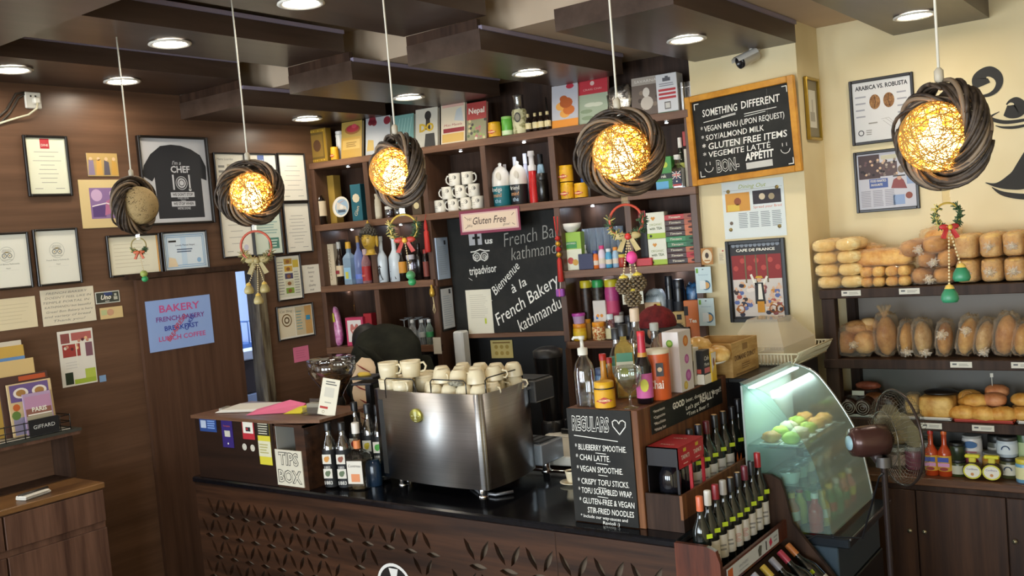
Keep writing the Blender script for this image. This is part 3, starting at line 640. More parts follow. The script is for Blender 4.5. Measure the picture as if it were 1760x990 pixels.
# book rack on the hutch (black wire) with booklets
RX=LW+.115
t=thing('wire_rack','black wire book rack with a black name plate on the hutch','rack',(RX,2.42,hz+.003),PI/2)
b=MB();k=mat('14120f',.4)
for z in (.012,.045,.08):b.tube([(-.30,-.075,z),(.265,-.075,z),(.265,.075,z)],.0028,k,5)
for u in (-.30,-.2,-.08,.02,.21,.265):b.tube([(u,-.075,.0),(u,-.075,.085)],.0028,k,5)
b.tube([(.265,.075,0),(.265,.075,.085)],.0028,k,5).box(-.30,-.075,.003,.265,.075,.007,mat('b8b2a4',.6));b.build('wire_frame',t)
b=MB();b.box(.04,-.084,.005,.20,-.079,.092,mat('16171a',.5));b.text('GIFFARD',.12,.05,.028,-.0846,mat('c9c9c4',.6),width=.115);b.build('name_plate',t,'black plate with pale lettering')
def booklet(name,label,u,y,W,H,col,draw=None,lean=.10,z=.010,th=.008):
 t=thing(name,label,'booklet',(RX-y,2.42+u,hz+.003+z),group='booklets in the wire rack',rot=(Matrix.Rotation(PI/2,3,'Z') @ Matrix.Rotation(-lean,3,'X')).to_euler())
 b=MB();b.box(-W/2,0,0,W/2,th,H,mat(col,.6),.001)
 if draw:b.T=Matrix.Translation((0,0,H/2));draw(b,W/2,H/2,-.0008)
 b.build('cover',t);return t
def d_paris(b,w,h,y):
 b.rect(-w*.9,-h*.1,w*.9,h*.85,y,mat('b98aa8',.6)).rect(-w*.9,-h*.1,w*.9,h*.25,y-.0003,mat('8a5a4a',.6)).rect(-w*.9,-h*.55,w*.9,-h*.1,y-.0003,mat('a39a80',.6)).rect(-w*.9,-h*.95,w*.9,-h*.55,y-.0003,mat('c9b45a',.6)).rect(-w*.8,-h*.08,w*.9,-h*.02,y-.0006,PAPER()).text('PARIS',w*.05,h*.18,h*.3,y-.0006,PAPER(),bold=.03)
def d_cups(b,w,h,y):
 b.rect(-w*.9,h*.3,w*.85,h*.95,y,mat('6a5488',.6))
 for s_ in (-1,1):b.disc(s_*w*.42,h*.62,w*.34,y-.0004,mat('e2d8cc',.6),16,h*.2);b.disc(s_*w*.42,h*.62,w*.22,y-.0007,mat('a3773f',.6),14,h*.13)
 b.disc(-w*.7,h*.1,w*.16,y-.0005,mat('c2602c',.6),10).disc(-w*.75,-h*.2,w*.2,y-.0005,mat('5f7d3a',.6),10).rect(-w*.9,-h*.95,w*.85,-h*.3,y-.0003,mat('8d86a0',.6))
def d_basic(b,w,h,y):
 b.rect(-w*.75,-h*.95,w*.95,h*.1,y,mat('6a4a2a',.6)).disc(-w*.3,-h*.2,w*.3,y-.0004,mat('3f4426',.6),10,h*.2).disc(w*.4,-h*.35,w*.3,y-.0004,mat('8a5a34',.6),10,h*.25).text('BASIC COOKERY',w*.1,-h*.8,h*.17,y-.0007,PAPER(),width=w*1.25,bold=.02)
booklet('magazine','white edged magazine at the back of the wire rack',-.0,.050,.24,.495,'cfc6b4',lean=.02)
booklet('magazine','yellow and blue magazine behind the basic cookery book',-.0,.038,.25,.47,'c7a24c',lambda b,w,h,y:b.rect(-w,h*.3,w,h*.75,y,mat('5d86b8',.6)),lean=.03)
booklet('cookbook','tan cookbook with BASIC COOKERY picture in the rack',0.07,.022,.19,.395,'d4b67c',d_basic,lean=.05)
booklet('booklet','dark brown booklet behind the coffee cup booklet',0.09,.0,.26,.315,'4a3028',lambda b,w,h,y:b.rect(-w*.2,h*.8,w*.9,h*.95,y,mat('b5502a',.6)),lean=.07)
booklet('booklet','cream booklet with coffee cups picture in the rack',0.105,-.022,.235,.275,'d2b98c',d_cups,lean=.08)
booklet('booklet','small pink PARIS booklet in front of the rack',.125,-.045,.15,.215,'b096b4',d_paris,lean=.08)
t=thing('black_box','black bottle cut by the left edge beside the wire rack','bottle',(RX-.02,2.06,hz+.004))
MB().lathe([(.03,0),(.035,.01),(.035,.16),(.016,.20),(.014,.26),(.0001,.262)],mat('101014',.3),16).build('bottle_body',t);MB().lathe([(.0355,.05),(.0355,.13)],mat('c7b25a',.6),16).build('label',t)
# ================================================================== wall shelves
SO=Vector((LW,(SC0-SN[0]*LW)/SN[1],0));SNV=Vector((SN[0],SN[1],0))
def SU(px,py,d=0.0):return (onp(px,py,SN,SC0+d)-SO).dot(SD)
def SW(u,d,z):q=SO+SD*u+SNV*d;return Vector((q.x,q.y,z))
ZL=[2.79,2.35,1.91,1.47,1.03];TH=.045;ZT=[z+TH for z in ZL];DP=.33
UE=(CLX-LW)/SD.x+.012
u2,u3,um,u4,u5=SU(643,463),SU(735,380),SU(829,263),SU(951,300),SU(1081,400)
HS=.021
su=thing('shelf_unit','tall walnut wall shelf unit full of bottles, mugs and groceries','shelves',SO,SA)
wx,wvv=WOODX(),WOODV()
for i,z in enumerate(ZL):
 if i<2:MB().box(.003,0,z,UE,DP,z+TH,wx,.002).build('shelf_board',su)
 else:
  MB().box(.003,0,z,u3,DP,z+TH,wx,.002).build('shelf_board',su)
  MB().box(u4,0,z,UE,DP,z+TH,wx,.002).build('shelf_board',su)
for i in range(4):
 lo,hi=ZL[i+1]+TH,ZL[i]
 for k,u in enumerate((.022,u2,u3,um,u4,u5,UE-.021)):
  if k==3 and i>0:continue
  MB().box(u-HS+.001,.003,lo,u+HS-.001,DP,hi,wvv,.002).build('upright',su)
for u0,u1 in ((.003,u3),(u4,UE)):MB().box(u0,.02,.02,u1,DP,ZL[4],DARKW()).build('plinth_cabinet',su)
MB().box(.003,DP-.012,ZL[4]+TH,UE,DP+.0,ZL[0]+TH,DARKW()).build('back_panel',su)
# little spotlights in the bays that glow in the photo
def bayspot(px,py,row,label,W):
 D_=.10 if row==0 else .27
 u=SU(px,py,D_);p=SW(u,D_,ZL[row]-.001)
 t=thing('bay_light',label,'light',p,SA,'small white lights under the shelf boards')
 MB().lathe([(.0001,-.007),(.009,-.006),(.011,-.002)],mat('eaf1ff',.4,emit=W),10).build('led',t)
 MB().lathe([(.011,-.004),(.016,-.003),(.016,0)],CHROME(),12).build('rim',t)
for a in ((598,286,0,'tiny light above the teal box bay',40),(792,263,0,'tiny light above the mugs',40),(901,247,0,'bright light above the teapot jars',260),(1146,216,0,'tiny light above the flag bottle',60),(690,402,1,'light above the two white bottles',160),(1020,372,1,'light above the water glasses',240),(1040,484,2,'light above the lidded jars',200),(1165,478,2,'light above the black canisters',200),(600,498,2,'light above the red heart box',100),(606,404,1,'light behind the buddha head',160)):bayspot(*a)
# generic goods ------------------------------------------------------------------
def place(px,py,row,d):return SW(SU(px,py,d),d,ZT[row]+.0008)
def shelf_sz(p,w,h):k=dep(p)/FPX;return w*k*1.08,h*k
def S(px0,px1,pyt,pyb,row,d=.06):
 """base point and size on a shelf row of something seen between those pixels"""
 p=place((px0+px1)/2,pyb,row,d);k=dep(p)/FPX;return p,(px1-px0)*k*1.06,(pyb-pyt)*k
def box_item(name,label,cat,s,dp,col,draw=None,group=None,yaw=0.0,rough=.45,part='carton',bev=.002):
 p,W,H=s;t=thing(name,label,cat,p,SA+yaw,group)
 b=MB();b.box(-W/2,0,0,W/2,dp,H,mat(col,rough),bev)
 if draw:b.T=Matrix.Translation((0,0,H/2));draw(b,W/2,H/2,-.0008)
 b.build(part,t);return t
def bottle(name,label,cat,p,r,H,body,cap,lab=None,lz=(.18,.5),neck=.30,sh=.60,cz=.86,group=None,rz=0,draw=None,square=False,capr=None,labm=None,rot=None,extra=None,fill=None):
 t=thing(name,label,cat,p,rz,group,rot=rot);rn=r*neck
 seg=4 if square else 18
 prof=[(r*.9,0),(r,r*.12),(r,H*sh),(r*.92,H*(sh+.05)),(rn*1.3,H*(sh+.16)),(rn,H*(sh+.20)),(rn,H*cz)]
 if square:prof=[(r*1.3,0),(r*1.36,r*.1),(r*1.36,H*sh),(r*1.1,H*(sh+.05)),(rn*1.3,H*(sh+.1)),(rn,H*(sh+.12)),(rn,H*cz)]
 b=MB()
 if square:
  b.T=Matrix.Rotation(PI/4,4,'Z');b.lathe(prof,body,4,smooth=False);b.T=None
 else:b.lathe(prof,body,seg)
 b.build('bottle_body',t)
 cr=capr or rn*1.18
 MB().lathe([(cr,H*cz*.999),(cr,H*.99),(cr*.9,H)],cap,14,(0,0,0)).build('cap',t)
 if fill:MB().lathe([(r*.9,r*.14),(r*.9,H*fill[0])],fill[1],14).build('contents',t)
 if lab:
  b=MB();R_=r*1.012
  if square:b.box(-r*.85,-r*.975,H*lz[0],r*.85,-r*.963,H*lz[1],mat(lab,.6))
  else:b.lathe([(R_,H*lz[0]),(R_,H*lz[1])],mat(lab,.6),seg)
  if draw:draw(b,R_,H,-R_*1.004)
  b.build('label',t)
 return t
def jar(name,label,cat,s,body,lid,lab=None,lidh=.22,group=None,lz=(.2,.7),draw=None,taper=1.0,loc=None,rz=SA):
 p,W,H=s;r=W/2/1.06;t=thing(name,label,cat,loc or p,rz,group)
 hb=H*(1-lidh)
 MB().lathe([(r*.86*taper,0),(r*.95*taper,H*.03),(r*.97,hb*.88),(r*.85,hb)],body,18).build('jar_body',t)
 MB().lathe([(r*.9,hb*.96),(r*.93,hb),(r*.93,H*.98),(r*.86,H)],lid,18).build('lid',t)
 if lab:
  b=MB().lathe([(r*.985*max(taper,.97),hb*lz[0]),(r*.99,hb*lz[1])],mat(lab,.55),18)
  if draw:draw(b,r,hb,-r*1.0)
  b.build('label',t)
 return t
def on_front(fn):return fn
def d_veg(b,r,h,y):
 b.poly([(-r*.75,h*.45),(0,h*.28),(r*.75,h*.45),(0,h*.64)],y-.003,mat('b5301f',.5));b.text('VEGEMITE',0,h*.455,h*.15,y-.0036,mat('f0d9a0',.6),width=r*1.05,bold=.03)
YEL='d9a21c'
def vegemite(label,s=None,loc=None,rz=SA,group='yellow spread jars'):
 t=jar('spread_jar',label,'jar',s,mat('2a1a12',.25),mat('d8a51c',.4),YEL,.24,group,(.06,.98),d_veg,loc=loc,rz=rz);return t
 # --- top of the unit -------------------------------------------------------------
def d_ornate(b,w,h,y):
 b.rect(-w*.92,-h*.94,w*.92,h*.94,y,mat('b08a2c',.4,.4)).rect(-w*.72,-h*.78,w*.72,h*.78,y-.0004,mat('6b5320',.5)).rect(-w*.6,-h*.65,w*.6,h*.65,y-.0008,mat('8a6b2a',.5)).disc(0,0,w*.4,y-.0012,mat('5a3a20',.5),14,h*.35)
 for i in range(14):b.disc(w*(-.8+1.6*rnd.random()),h*(.86 if i % 2 else-.86),w*.06,y-.0006,mat('d8b34a',.4),8)
box_item('ornate_box','gold ornate box standing at the far end of the shelf top','box',S(528,567,217,275,0,.05),.06,'8a6c26',d_ornate)
p,W,H=S(569,583,222,273,0,.05)
bottle('bottle','white bottle behind a small yellow jar on the shelf top','bottle',p+SNV*.07,W*.45,H*1.0,mat('d6d6d2',.4),mat('e6e6e2',.4),neck=.8,sh=.7,cz=.9)
vegemite('small yellow jar between the gold box and the pie cookbook',S(569,583,250,273,0,.05))
def d_pie(b,w,h,y):
 b.rect(-w,-h,w,h*.15,y,mat('b8923f',.5)).rect(-w*.85,-h*.5,w*.8,h*.0,y-.0003,mat('c9a65a',.5)).disc(w*.1,h*.55,w*.75,y-.0004,mat('8c5a2a',.5),18,h*.26).disc(w*.1,h*.6,w*.6,y-.0008,mat('a0303c',.4),16,h*.2).disc(w*.25,h*.72,w*.25,y-.0012,mat('c24a58',.4),12,h*.12).lines(-w*.5,-h*.4,w*.5,-h*.1,3,y-.0008,mat('8a6a2c',.6))
def d_straw(b,w,h,y):
 b.rect(-w,-h,w,h,y,mat('a9adb0',.4)).poly([(-w*.9,-h*.75),(-w*.3,-h*.75),(-w*.35,-h*.2),(-w*.8,-h*.15)],y-.0004,mat('c2a14a',.5))
 for u,v,r in ((-.45,.85,.3),(-.3,.72,.22),(.75,.75,.28),(-.6,.75,.2)):b.disc(w*u,h*v,w*r,y-.0005,mat('7a2430',.4),12)
def d_teal(b,w,h,y):
 b.rect(-w,-h,w,h,y,mat('6f9a94',.35))
 for i in range(5):b.stroke([(-w*.8+i*w*.3,-h*.8),(w*(-.4+.3*i),h*.8)],w*.03,y-.0004,mat('b5d0cb',.4))  # pale slanting strokes paint the sheen of the wrap into the cover
def d_do(b,w,h,y):
 b.rect(-w,-h,w,h,y,mat('c4bfb0',.5)).disc(w*.12,h*.62,w*.3,y-.0004,mat('2a2623',.5),14,h*.24).poly([(-w*.1,-h*.1),(w*.35,-h*.1),(w*.3,h*.5),(-w*.05,h*.5)],y-.0004,mat('3a332c',.5)).poly([(-w*.2,-h*.95),(w*.8,-h*.95),(w*.7,-h*.3),(-w*.1,-h*.3)],y-.0004,mat('3f3d3a',.5)).text('DO',0,0,h*.55,y-.001,mat('c9a62e',.5),bold=.05)
def d_miss(b,w,h,y):
 b.rect(-w,-h,w,h,y,mat('d8cbb2',.5)).rect(-w*.9,-h*.9,w*.9,-h*.5,y-.0003,mat('cfa95c',.5)).rect(-w*.8,-h*.45,w*.95,-h*.25,y-.0005,mat('8a2c34',.5)).text('Miss Masala',0,-h*.1,h*.16,y-.0007,mat('9a3440',.6),width=w*1.5,shear=.2).poly([(w*.1,h*.1),(w*.9,0),(w*.7,h*.7),(w*.3,h*.6)],y-.0004,mat('b9bfc0',.5)).rect(-w*.9,h*.75,w*.9,h*.95,y-.0004,mat('d2a99a',.5))
def d_nepal(b,w,h,y):
 b.rect(-w,h*.1,w,h,y,mat('a8403c',.5)).rect(-w,-h,w,h*.1,y,mat('8e8c6a',.5)).text('Nepal',0,h*.55,h*.42,y-.0006,PAPER(),width=w*1.6,bold=.02)
 for i in range(26):b.disc(w*(-.9+1.8*rnd.random()),h*(-.9+.95*rnd.random()),w*.14,y-.0003-.00003*i,mat(rnd.choice(['5c6b46','c9b98a','b06a6a','4a4440','8fa05c','d6cfb8']),.6),8)
def d_shrimp(b,w,h,y):
 b.rect(-w,-h,w,h,y,mat('b7b6bd',.45)).rect(-w,-h,w,-h*.62,y-.0003,mat('d98a2c',.5))
 for u,v,r in ((.1,.15,.5),(-.3,.0,.4),(.3,-.2,.45),(-.1,.35,.3),(.0,-.35,.4)):b.disc(w*u,h*v,w*r,y-.0004-.0001*r,mat(rnd.choice(['c56a24','d2842c','a8521c','e0a04a']),.5),12,h*r*.5)
 b.disc(w*.4,h*.9,w*.3,y-.0006,mat('b02a3c',.5),12,h*.12)
def d_redgreen(b,w,h,y):
 b.rect(-w,-h,w,h*.3,y,mat('9fab92',.5)).rect(-w,h*.3,w,h,y,mat('b82f3a',.5)).disc(0,h*.76,w*.14,y-.0004,mat('d9b8b0',.6)).text('CRAIG CHAI',0,h*.5,h*.12,y-.0004,mat('d9a8a0',.6),width=w*1.2)
 for i in range(5):b.disc(w*(-.4+.8*rnd.random()),h*(-.8+.9*rnd.random()),w*.4,y-.0004-.0001*i,mat(rnd.choice(['c9cdb8','7f9070','b8bfae']),.5),12,h*.09)
def d_rabbit(b,w,h,y):
 b.rect(-w,-h,w,h,y,mat('6d5f56',.5)).rect(-w,h*.6,w,h,y-.0003,mat('a99f94',.5)).text('SAVARNA',0,h*.78,h*.2,y-.0006,mat('e2ded4',.6),width=w*1.6).disc(w*.1,-h*.35,w*.45,y-.0005,mat('c9bfb2',.6),14,h*.35).disc(w*.05,h*.2,w*.25,y-.0007,mat('d6cfc4',.6),12,h*.25)
 for i in range(8):b.disc(w*(-.9+1.8*rnd.random()),h*(-.9+1.3*rnd.random()),w*.16,y-.0004,mat(rnd.choice(['4a3f38','8a7a6a','a89a88']),.6),8)
def d_med(b,w,h,y):
 b.rect(-w*.35,h*.62,w*.4,h*.8,y,mat('5a5a60',.6)).rect(-w*.1,h*.8,w*.2,h*.88,y,mat('5a5a60',.6))
 for i in range(3):b.rect(-w*.8,h*(.12-.2*i),w*.85,h*(.24-.2*i),y,mat('b5343a',.6))
 b.rect(-w*.3,-h*.8,w*.3,-h*.42,y,mat('6d6a66',.6)).rect(-w*.22,-h*.74,w*.22,-h*.48,y-.0004,mat('c9c6c0',.6)).rect(-w,-h,w,-h*.93,y,mat('4e8a74',.6)).lines(-w*.7,h*.35,w*.7,h*.55,2,y,mat('8a8890',.7))
CB='cookbooks on the shelf top'
def book(label,x0,x1,y0,y1,d,col,draw,th=.022,lean=.16):
 p,W,H=S(x0,x1,y0,y1,0,d);H /= math.cos(lean)
 t=thing('cookbook',label,'book',p+Vector((0,0,.001)),group=CB,rot=(Matrix.Rotation(SA,3,'Z') @ Matrix.Rotation(-lean,3,'X')).to_euler())
 b=MB();b.box(-W/2,0,0,W/2,.003,H,mat(col,.35),.001);b.T=Matrix.Translation((0,0,H/2));draw(b,W/2,H/2,-.0008);b.T=None;b.build('cover',t)
 MB().box(-W/2+.004,.003,.003,W/2-.003,th,H-.003,mat('ddd6c6',.8)).box(-W/2,th,0,W/2,th+.002,H,mat(col,.4)).build('pages',t,'pale pages')
 return t
book('cookbook with red berry tart on its yellow cover',583,625,207,271,.07,'a98f4a',d_pie)
book('grey cookbook with dark red berries on the cover',625,674,203,268,.07,'a9adb0',d_straw)
book('plain teal cookbook with the sheen of its wrap painted on',674,713,192,255,.08,'6f9a94',d_teal)
book('pale cookbook with dark figure and yellow DO lettering',712,755,188,256,.07,'c4bfb0',d_do)
book('cream cookbook with a red layered cake',756,802,178,251,.07,'d8cbb2',d_miss)
book('red and green cookbook titled Nepal',801,838,177,243,.06,'a8403c',d_nepal)
vegemite('yellow lidded jar beside the Nepal cookbook',S(840,863,210,236,0,.05))
jar('green_can','bright green can between the yellow jar and the patterned canister','can',S(863,883,200,233,0,.06),mat('5fae3c',.35),mat('8fc46a',.4),'cfe2b8',.10,None,(.05,.3))
p,W,H=S(882,909,165,231,0,.07)
t=thing('patterned_canister','cream canister with dark motif and grey clear top','canister',p,SA)
MB().lathe([(W*.44,0),(W*.46,.01),(W*.46,H*.58),(W*.40,H*.64)],noisy('cream_motif','8f8a58','d0cba4',(30,30,30),.5,.3,2,.4,.5),18).build('canister',t)
b=MB();b.disc(.01,H*.42,W*.22,-W*.475,mat('3f3c36',.5),14,H*.13).disc(.01,H*.42,W*.15,-W*.48,mat('8a8470',.5),14,H*.09);b.build('motif',t)
MB().lathe([(W*.33,H*.64),(W*.33,H*.95),(W*.38,H)],glass('b9b9be',.35,.1,'smoky_plastic'),16).build('top',t)
for i,(x0,x1) in enumerate(((904,915),(916,927),(926,937),(937,949))):
 p,W,H=S(x0,x1,196,228,0,.05)
 bottle('essence_bottle','little dark round labelled bottle, %s of four counting from the patterned canister' % ORD[i],'bottle',p,W*.47,H,mat('22160f',.2),mat('c9b98a',.4),'d8c99a',(.18,.5),.4,.55,.82,'little dark bottles on the shelf top')
p,W,H=S(948,951,170,225,0,.09);t=thing('pepper_stick','thin dark stick standing behind the little dark bottles','stick',place(944,222,0,.16),SA)
MB().tube([(0,0,0),(-.012,.01,.22)],.008,mat('1d1712',.5),6,radii=[.012,.004]).build('stick',t)
book('cookbook with orange shrimp and orange lower band',948,995,146,220,.05,'b7b6bd',d_shrimp)
book('cookbook with red upper half and leafy lower half',992,1046,135,215,.07,'b82f3a',d_redgreen)
p,W,H=S(1045,1088,147,205,0,.07);t=thing('foil_pack','crinkled silver foil pack behind the frontal pendant','pack',p,SA)
MB().ell((0,.03,H/2),(W/2,.03,H/2),noisy('crinkled_foil','6a6058','d8d2c6',(22,22,22),.22,.5,5,.35,.7,.8,.9),20,14,.2,2.0,.45,5).build('foil',t)
book('grey cookbook with pale rabbit photo',1086,1134,130,198,.06,'6d5f56',d_rabbit)
box_item('appliance_box','white box with three red stripes beside the grey rabbit cookbook','box',S(1131,1167,128,195,0,.05),.10,'d2d2d4',d_med,yaw=-.05)
for i,(x0,x1,lab) in enumerate(((1168,1184,'steel canister next to the white striped box'),(1183,1200,'steel canister at the right end of the shelf top'))):
 p,W,H=S(x0,x1,143,192,0,.09);t=thing('steel_canister',lab,'canister',p,SA,'steel canisters')
 MB().lathe([(W*.46,0),(W*.48,.006),(W*.48,H*.97),(W*.44,H)],STEEL(),20).build('canister',t);MB().lathe([(W*.49,H*.8),(W*.49,H*.83)],CHROME(),20).build('rim',t)
 # --- row 1 -----------------------------------------------------------------------
p,W,H=S(541,565,313,386,1,.06)
bottle('liqueur_bottle','dark liqueur bottle with cream label at the shelf end','bottle',p,W*.42,H,mat('1c120c',.15),mat('2a2018',.4),'d3bfa0',(.2,.55),.32,.55,.86,draw=lambda b,r,h,y:b.rect(-r*.6,h*.35,r*.6,h*.42,y-.001,mat('a0402c',.6)))
box_item('whisky_box','plain gold box behind the dark liqueur bottle','box',S(552,582,300,383,1,.14),.08,'a8873c',rough=.3)
p,W,H=S(572,608,330,384,1,.08);t=thing('souvenir_plate','round white rimmed souvenir plate with blue and orange picture','plate',p+Vector((0,0,H/2)),rot=(Matrix.Rotation(SA,3,'Z') @ Matrix.Rotation(-.12,3,'X')).to_euler())
b=MB();b.T=Matrix.Rotation(PI/2,4,'X');b.lathe([(.0001,0),(W*.36,0),(W*.46,.012),(W*.47,.010),(W*.37,-.004),(.0001,-.004)],mat('ddd3c2',.3),28);b.T=None;b.build('plate',t)
b=MB();b.disc(0,0,W*.37,-.0015,mat('8fa6b8',.4),20);b.poly([(-W*.3,-W*.1),(W*.3,-W*.15),(W*.25,.0),(-W*.28,.04)],-.002,mat('c9bfae',.5)).poly([(-W*.25,.02),(0,W*.25),(W*.25,.05)],-.0024,mat('b8704a',.5)).rect(-W*.2,-W*.25,W*.22,-W*.12,-.0024,mat('4a5a6a',.5)).disc(0,0,W*.1,-.003,mat('d8d2c8',.5));b.build('picture',t)
box_item('whisky_box','teal bottle box with white crest beside the souvenir plate','box',S(605,626,318,381,1,.06),.07,'1e5a66',lambda b,w,h,y:(b.disc(0,h*.25,w*.7,y,mat('cdbfa0',.5),8),b.text('Glen',0,-h*.45,h*.3,y,mat('cdbfa0',.6),rot=1.2)))
def d_twig(b,w,h,y):b.stroke([(-w*.2,-h*.4),(0,0),(w*.3,h*.4)],w*.06,y,mat('8a5a4a',.6)).stroke([(0,0),(-w*.3,h*.3)],w*.05,y,mat('8a5a4a',.6))
bottle('bottle','tall cream bottle with red drawing behind the turned pendant','bottle',S(637,660,330,374,1,.08)[0],.036,.175,mat('d8cdb4',.5),mat('d8cdb4',.5),'e0d6bf',(.1,.5),.7,.6,.9,rz=SA,draw=lambda b,r,h,y:b.rect(-r*.3,h*.2,r*.3,h*.28,y-.001,mat('a5524a',.6)))
for i,(x0,x1,c,lab) in enumerate(((662,676,'b9b4c8','small clear jar under the turned pendant'),(678,692,'a0a8b8','small bluish jar under the turned pendant'))):
 jar('small_jar',lab,'jar',S(x0,x1,352,372,1,.07),glass(c,.4,.1,'tinted_jar'),mat('d9d6cc',.4),None,.25,'small jars under the turned pendant')
box_item('small_box','small dark box with pale emblem at the mug bay divider','box',S(708,726,336,368,1,.06),.05,'4a3a26',lambda b,w,h,y:b.disc(0,0,w*.6,y,mat('c9b88a',.6),10))
# mugs
def make_mug(p,rz,label,H=.082,r=.040,flip=1):
 t=thing('mug',label,'mug',p,rz,'stack of white printed mugs')
 MB().lathe([(r*.94,0),(r,.006),(r,H),(r*.93,H),(r*.92,H*.15),(.0001,H*.12)],mat('dcd8cc',.25),20).build('cup',t)
 MB().tube([(flip*(r*.98),0,H*.82),(flip*(r+.016),0,H*.84),(flip*(r+.028),0,H*.62),(flip*(r+.026),0,H*.35),(flip*(r+.010),0,H*.18),(flip*(r*.97),0,H*.2)],.0055,mat('dcd8cc',.25),8).build('handle',t)
 b=MB()
 def wrap(l,wd):
  q=[(r*1.006*math.sin(u/r),-r*1.006*math.cos(u/r),v) for u,v in l]
  b.tube(q,wd,mat('3f3d3a',.6),4)
 wrap([(.018+.011*math.cos(a*PI/6),H*.66+.012*math.sin(a*PI/6)) for a in range(13)],.0012);wrap([(.022+.005*math.cos(a*PI/4),H*.66+.006*math.sin(a*PI/4)) for a in range(9)],.0022)
 wrap([(-.026,H*.5),(-.015,H*.56),(-.008,H*.5),(.002,H*.55)],.0009);wrap([(-.022,H*.35),(-.01,H*.4),(.0,H*.34)],.0009)
 b.build('print',t,'dark drawing');return t
m0=None
for row,(pts,z) in enumerate((((758,781,803,823),0),((770,793,816),.083),((782,804),.166))):
 for i,px in enumerate(pts):
  pb=place(px,(364,338,312)[row],1,.09);q=SW(SU(px,364 if row==0 else 338 if row==1 else 312,.09),.09,ZT[1]+.001+z)
  lab='white printed mug, %s from the left in the %s row of the stack' % (ORD[i],('bottom','middle','top')[row])
  fl=1 if (row==2 and i==1) else-1
  make_mug(q,SA,lab,flip=fl)
  # teapot shaped jars
for i,(x0,x1,c,lab,tx) in enumerate(((848,882,'1f6f78','white domed jar with teal lower half beside the mugs','Indigo'),(879,911,'1b1a1c','white domed jar with black lower half, next to the red bottle','friend'))):
 p,W,H=S(x0,x1,281,356,1,.10);W *= .46;t=thing('domed_jar',lab,'jar',p,SA,'domed jars in the lit bay')
 MB().lathe([(W*.9,0),(W*.95,.005),(W*.98,H*.46)],mat(c,.4),20).build('base',t)
 MB().lathe([(W,H*.46),(W*1.03,H*.48),(W*1.0,H*.62),(W*.86,H*.77),(W*.5,H*.88),(W*.2,H*.91),(W*.16,H*.94),(W*.22,H*.97),(.0001,H)],mat('dedad2',.25),20).build('dome',t)
 b=MB()
 for k,s_ in enumerate((tx,'mind','the')):b.text(s_,0,H*(.38-.13*k),H*.14,-W*1.0,mat(('d9d9d0','cf9a6a','a9c4d8')[k],.6),width=W*(1.1-.2*k))
 b.ell((W*.2,-W*.86,H*.66),(W*.33,W*.14,H*.12),mat('c9c2b4',.3),12,8);b.build('lettering',t)
p,W,H=S(911,928,262,351,1,.09)
t=thing('syrup_bottle','red bottle with tall white pump top in the lit bay','bottle',p,SA)
MB().lathe([(W*.46,0),(W*.44,H*.3),(W*.36,H*.62),(W*.3,H*.64)],mat('b81c1e',.2),16).build('bottle_body',t);MB().lathe([(W*.4,H*.62),(W*.4,H*.72),(W*.25,H*.74),(W*.25,H*.9),(W*.36,H*.91),(W*.3,H)],mat('d8d4d6',.4),14).build('pump',t)
p,W,H=S(924,946,306,351,1,.09);jar('round_flask','dark round flask with gold emblem at the divider','bottle',(p,W,H*1.1),mat('15120f',.2),mat('1b1815',.3),None,.2)
for i,(px,yt,r,c,cap,lab) in enumerate(((872,273,.016,'b5b9c9','dcd8d8','slim bottle with red and white top behind the teal domed jar'),(890,262,.018,'c9cfe0','e3e6f0','slim white topped bottle behind the black domed jar'),(908,258,.018,'d6daf0','eef0fa','slim bright bottle behind the red bottle'),(934,262,.026,'9fc3d8','16181c','pale blue bottle with black cap above the round flask'))):
 q=place(px,345,1,.2);H=(345-yt)*dep(q)/FPX;bottle('bottle',lab,'bottle',q,r,H,mat(c,.2),mat(cap,.35),None,neck=.6,sh=.6,cz=.8)
 # right bay of row 1
_vs=S(964,989,314,343,1,.07)
vegemite('yellow spread jar, lower one of the two stacked in the bay',_vs)
vegemite('yellow spread jar stacked on another beside the shelf divider',_vs,loc=_vs[0]+Vector((0,0,_vs[2]+.001)))
vegemite('yellow and white spread jar beside the stacked pair',S(988,1012,316,342,1,.07))
jar('blue_lid_jar','jar with blue lid partly behind the frontal pendant','jar',S(1000,1016,305,340,1,.16),mat('b9c0cc',.3),mat('3a62b0',.4))
p,W,H=S(1129,1157,272,328,1,.08)
box_item('juice_carton','green carton behind the frontal pendant rim','carton',(p,W,H),.06,'3f8a3c',lambda b,w,h,y:(b.rect(-w,-h*.35,w,-h*.02,y,mat('1b241c',.5)),b.text('rsk',0,-h*.2,h*.25,y-.0005,PAPER(),bold=.02),b.rect(-w,-h,w*.5,-h*.5,y,mat('5fa5d0',.5)),b.disc(w*.2,h*.5,w*.35,y,mat('b8c83c',.5),10)))
def d_aus(b,r,h,y):
 y-=.004;w=r*.8
 b.rect(-w,h*.06,w,h*.50,y,mat('1f2742',.5))
 b.stroke([(-w,h*.28),(w,h*.50)],w*.14,y-.0004,PAPER()).stroke([(-w,h*.50),(w,h*.28)],w*.14,y-.0004,PAPER()).rect(-w,h*.36,w,h*.42,y-.0007,PAPER()).rect(-w*.14,h*.28,w*.14,h*.5,y-.0007,PAPER()).rect(-w,h*.375,w,h*.405,y-.001,mat('b02a30',.5)).rect(-w*.08,h*.28,w*.08,h*.5,y-.001,mat('b02a30',.5))
 b.poly([(.006*math.cos(PI/2+i*2*PI/14)*(1 if i % 2==0 else .5),h*.2+.006*math.sin(PI/2+i*2*PI/14)*(1 if i % 2==0 else .5)) for i in range(14)],y-.001,PAPER()).rect(-w,h*.06,w,h*.12,y-.0005,mat('b04038',.5))
p,W,H=S(1156,1180,270,327,1,.07)
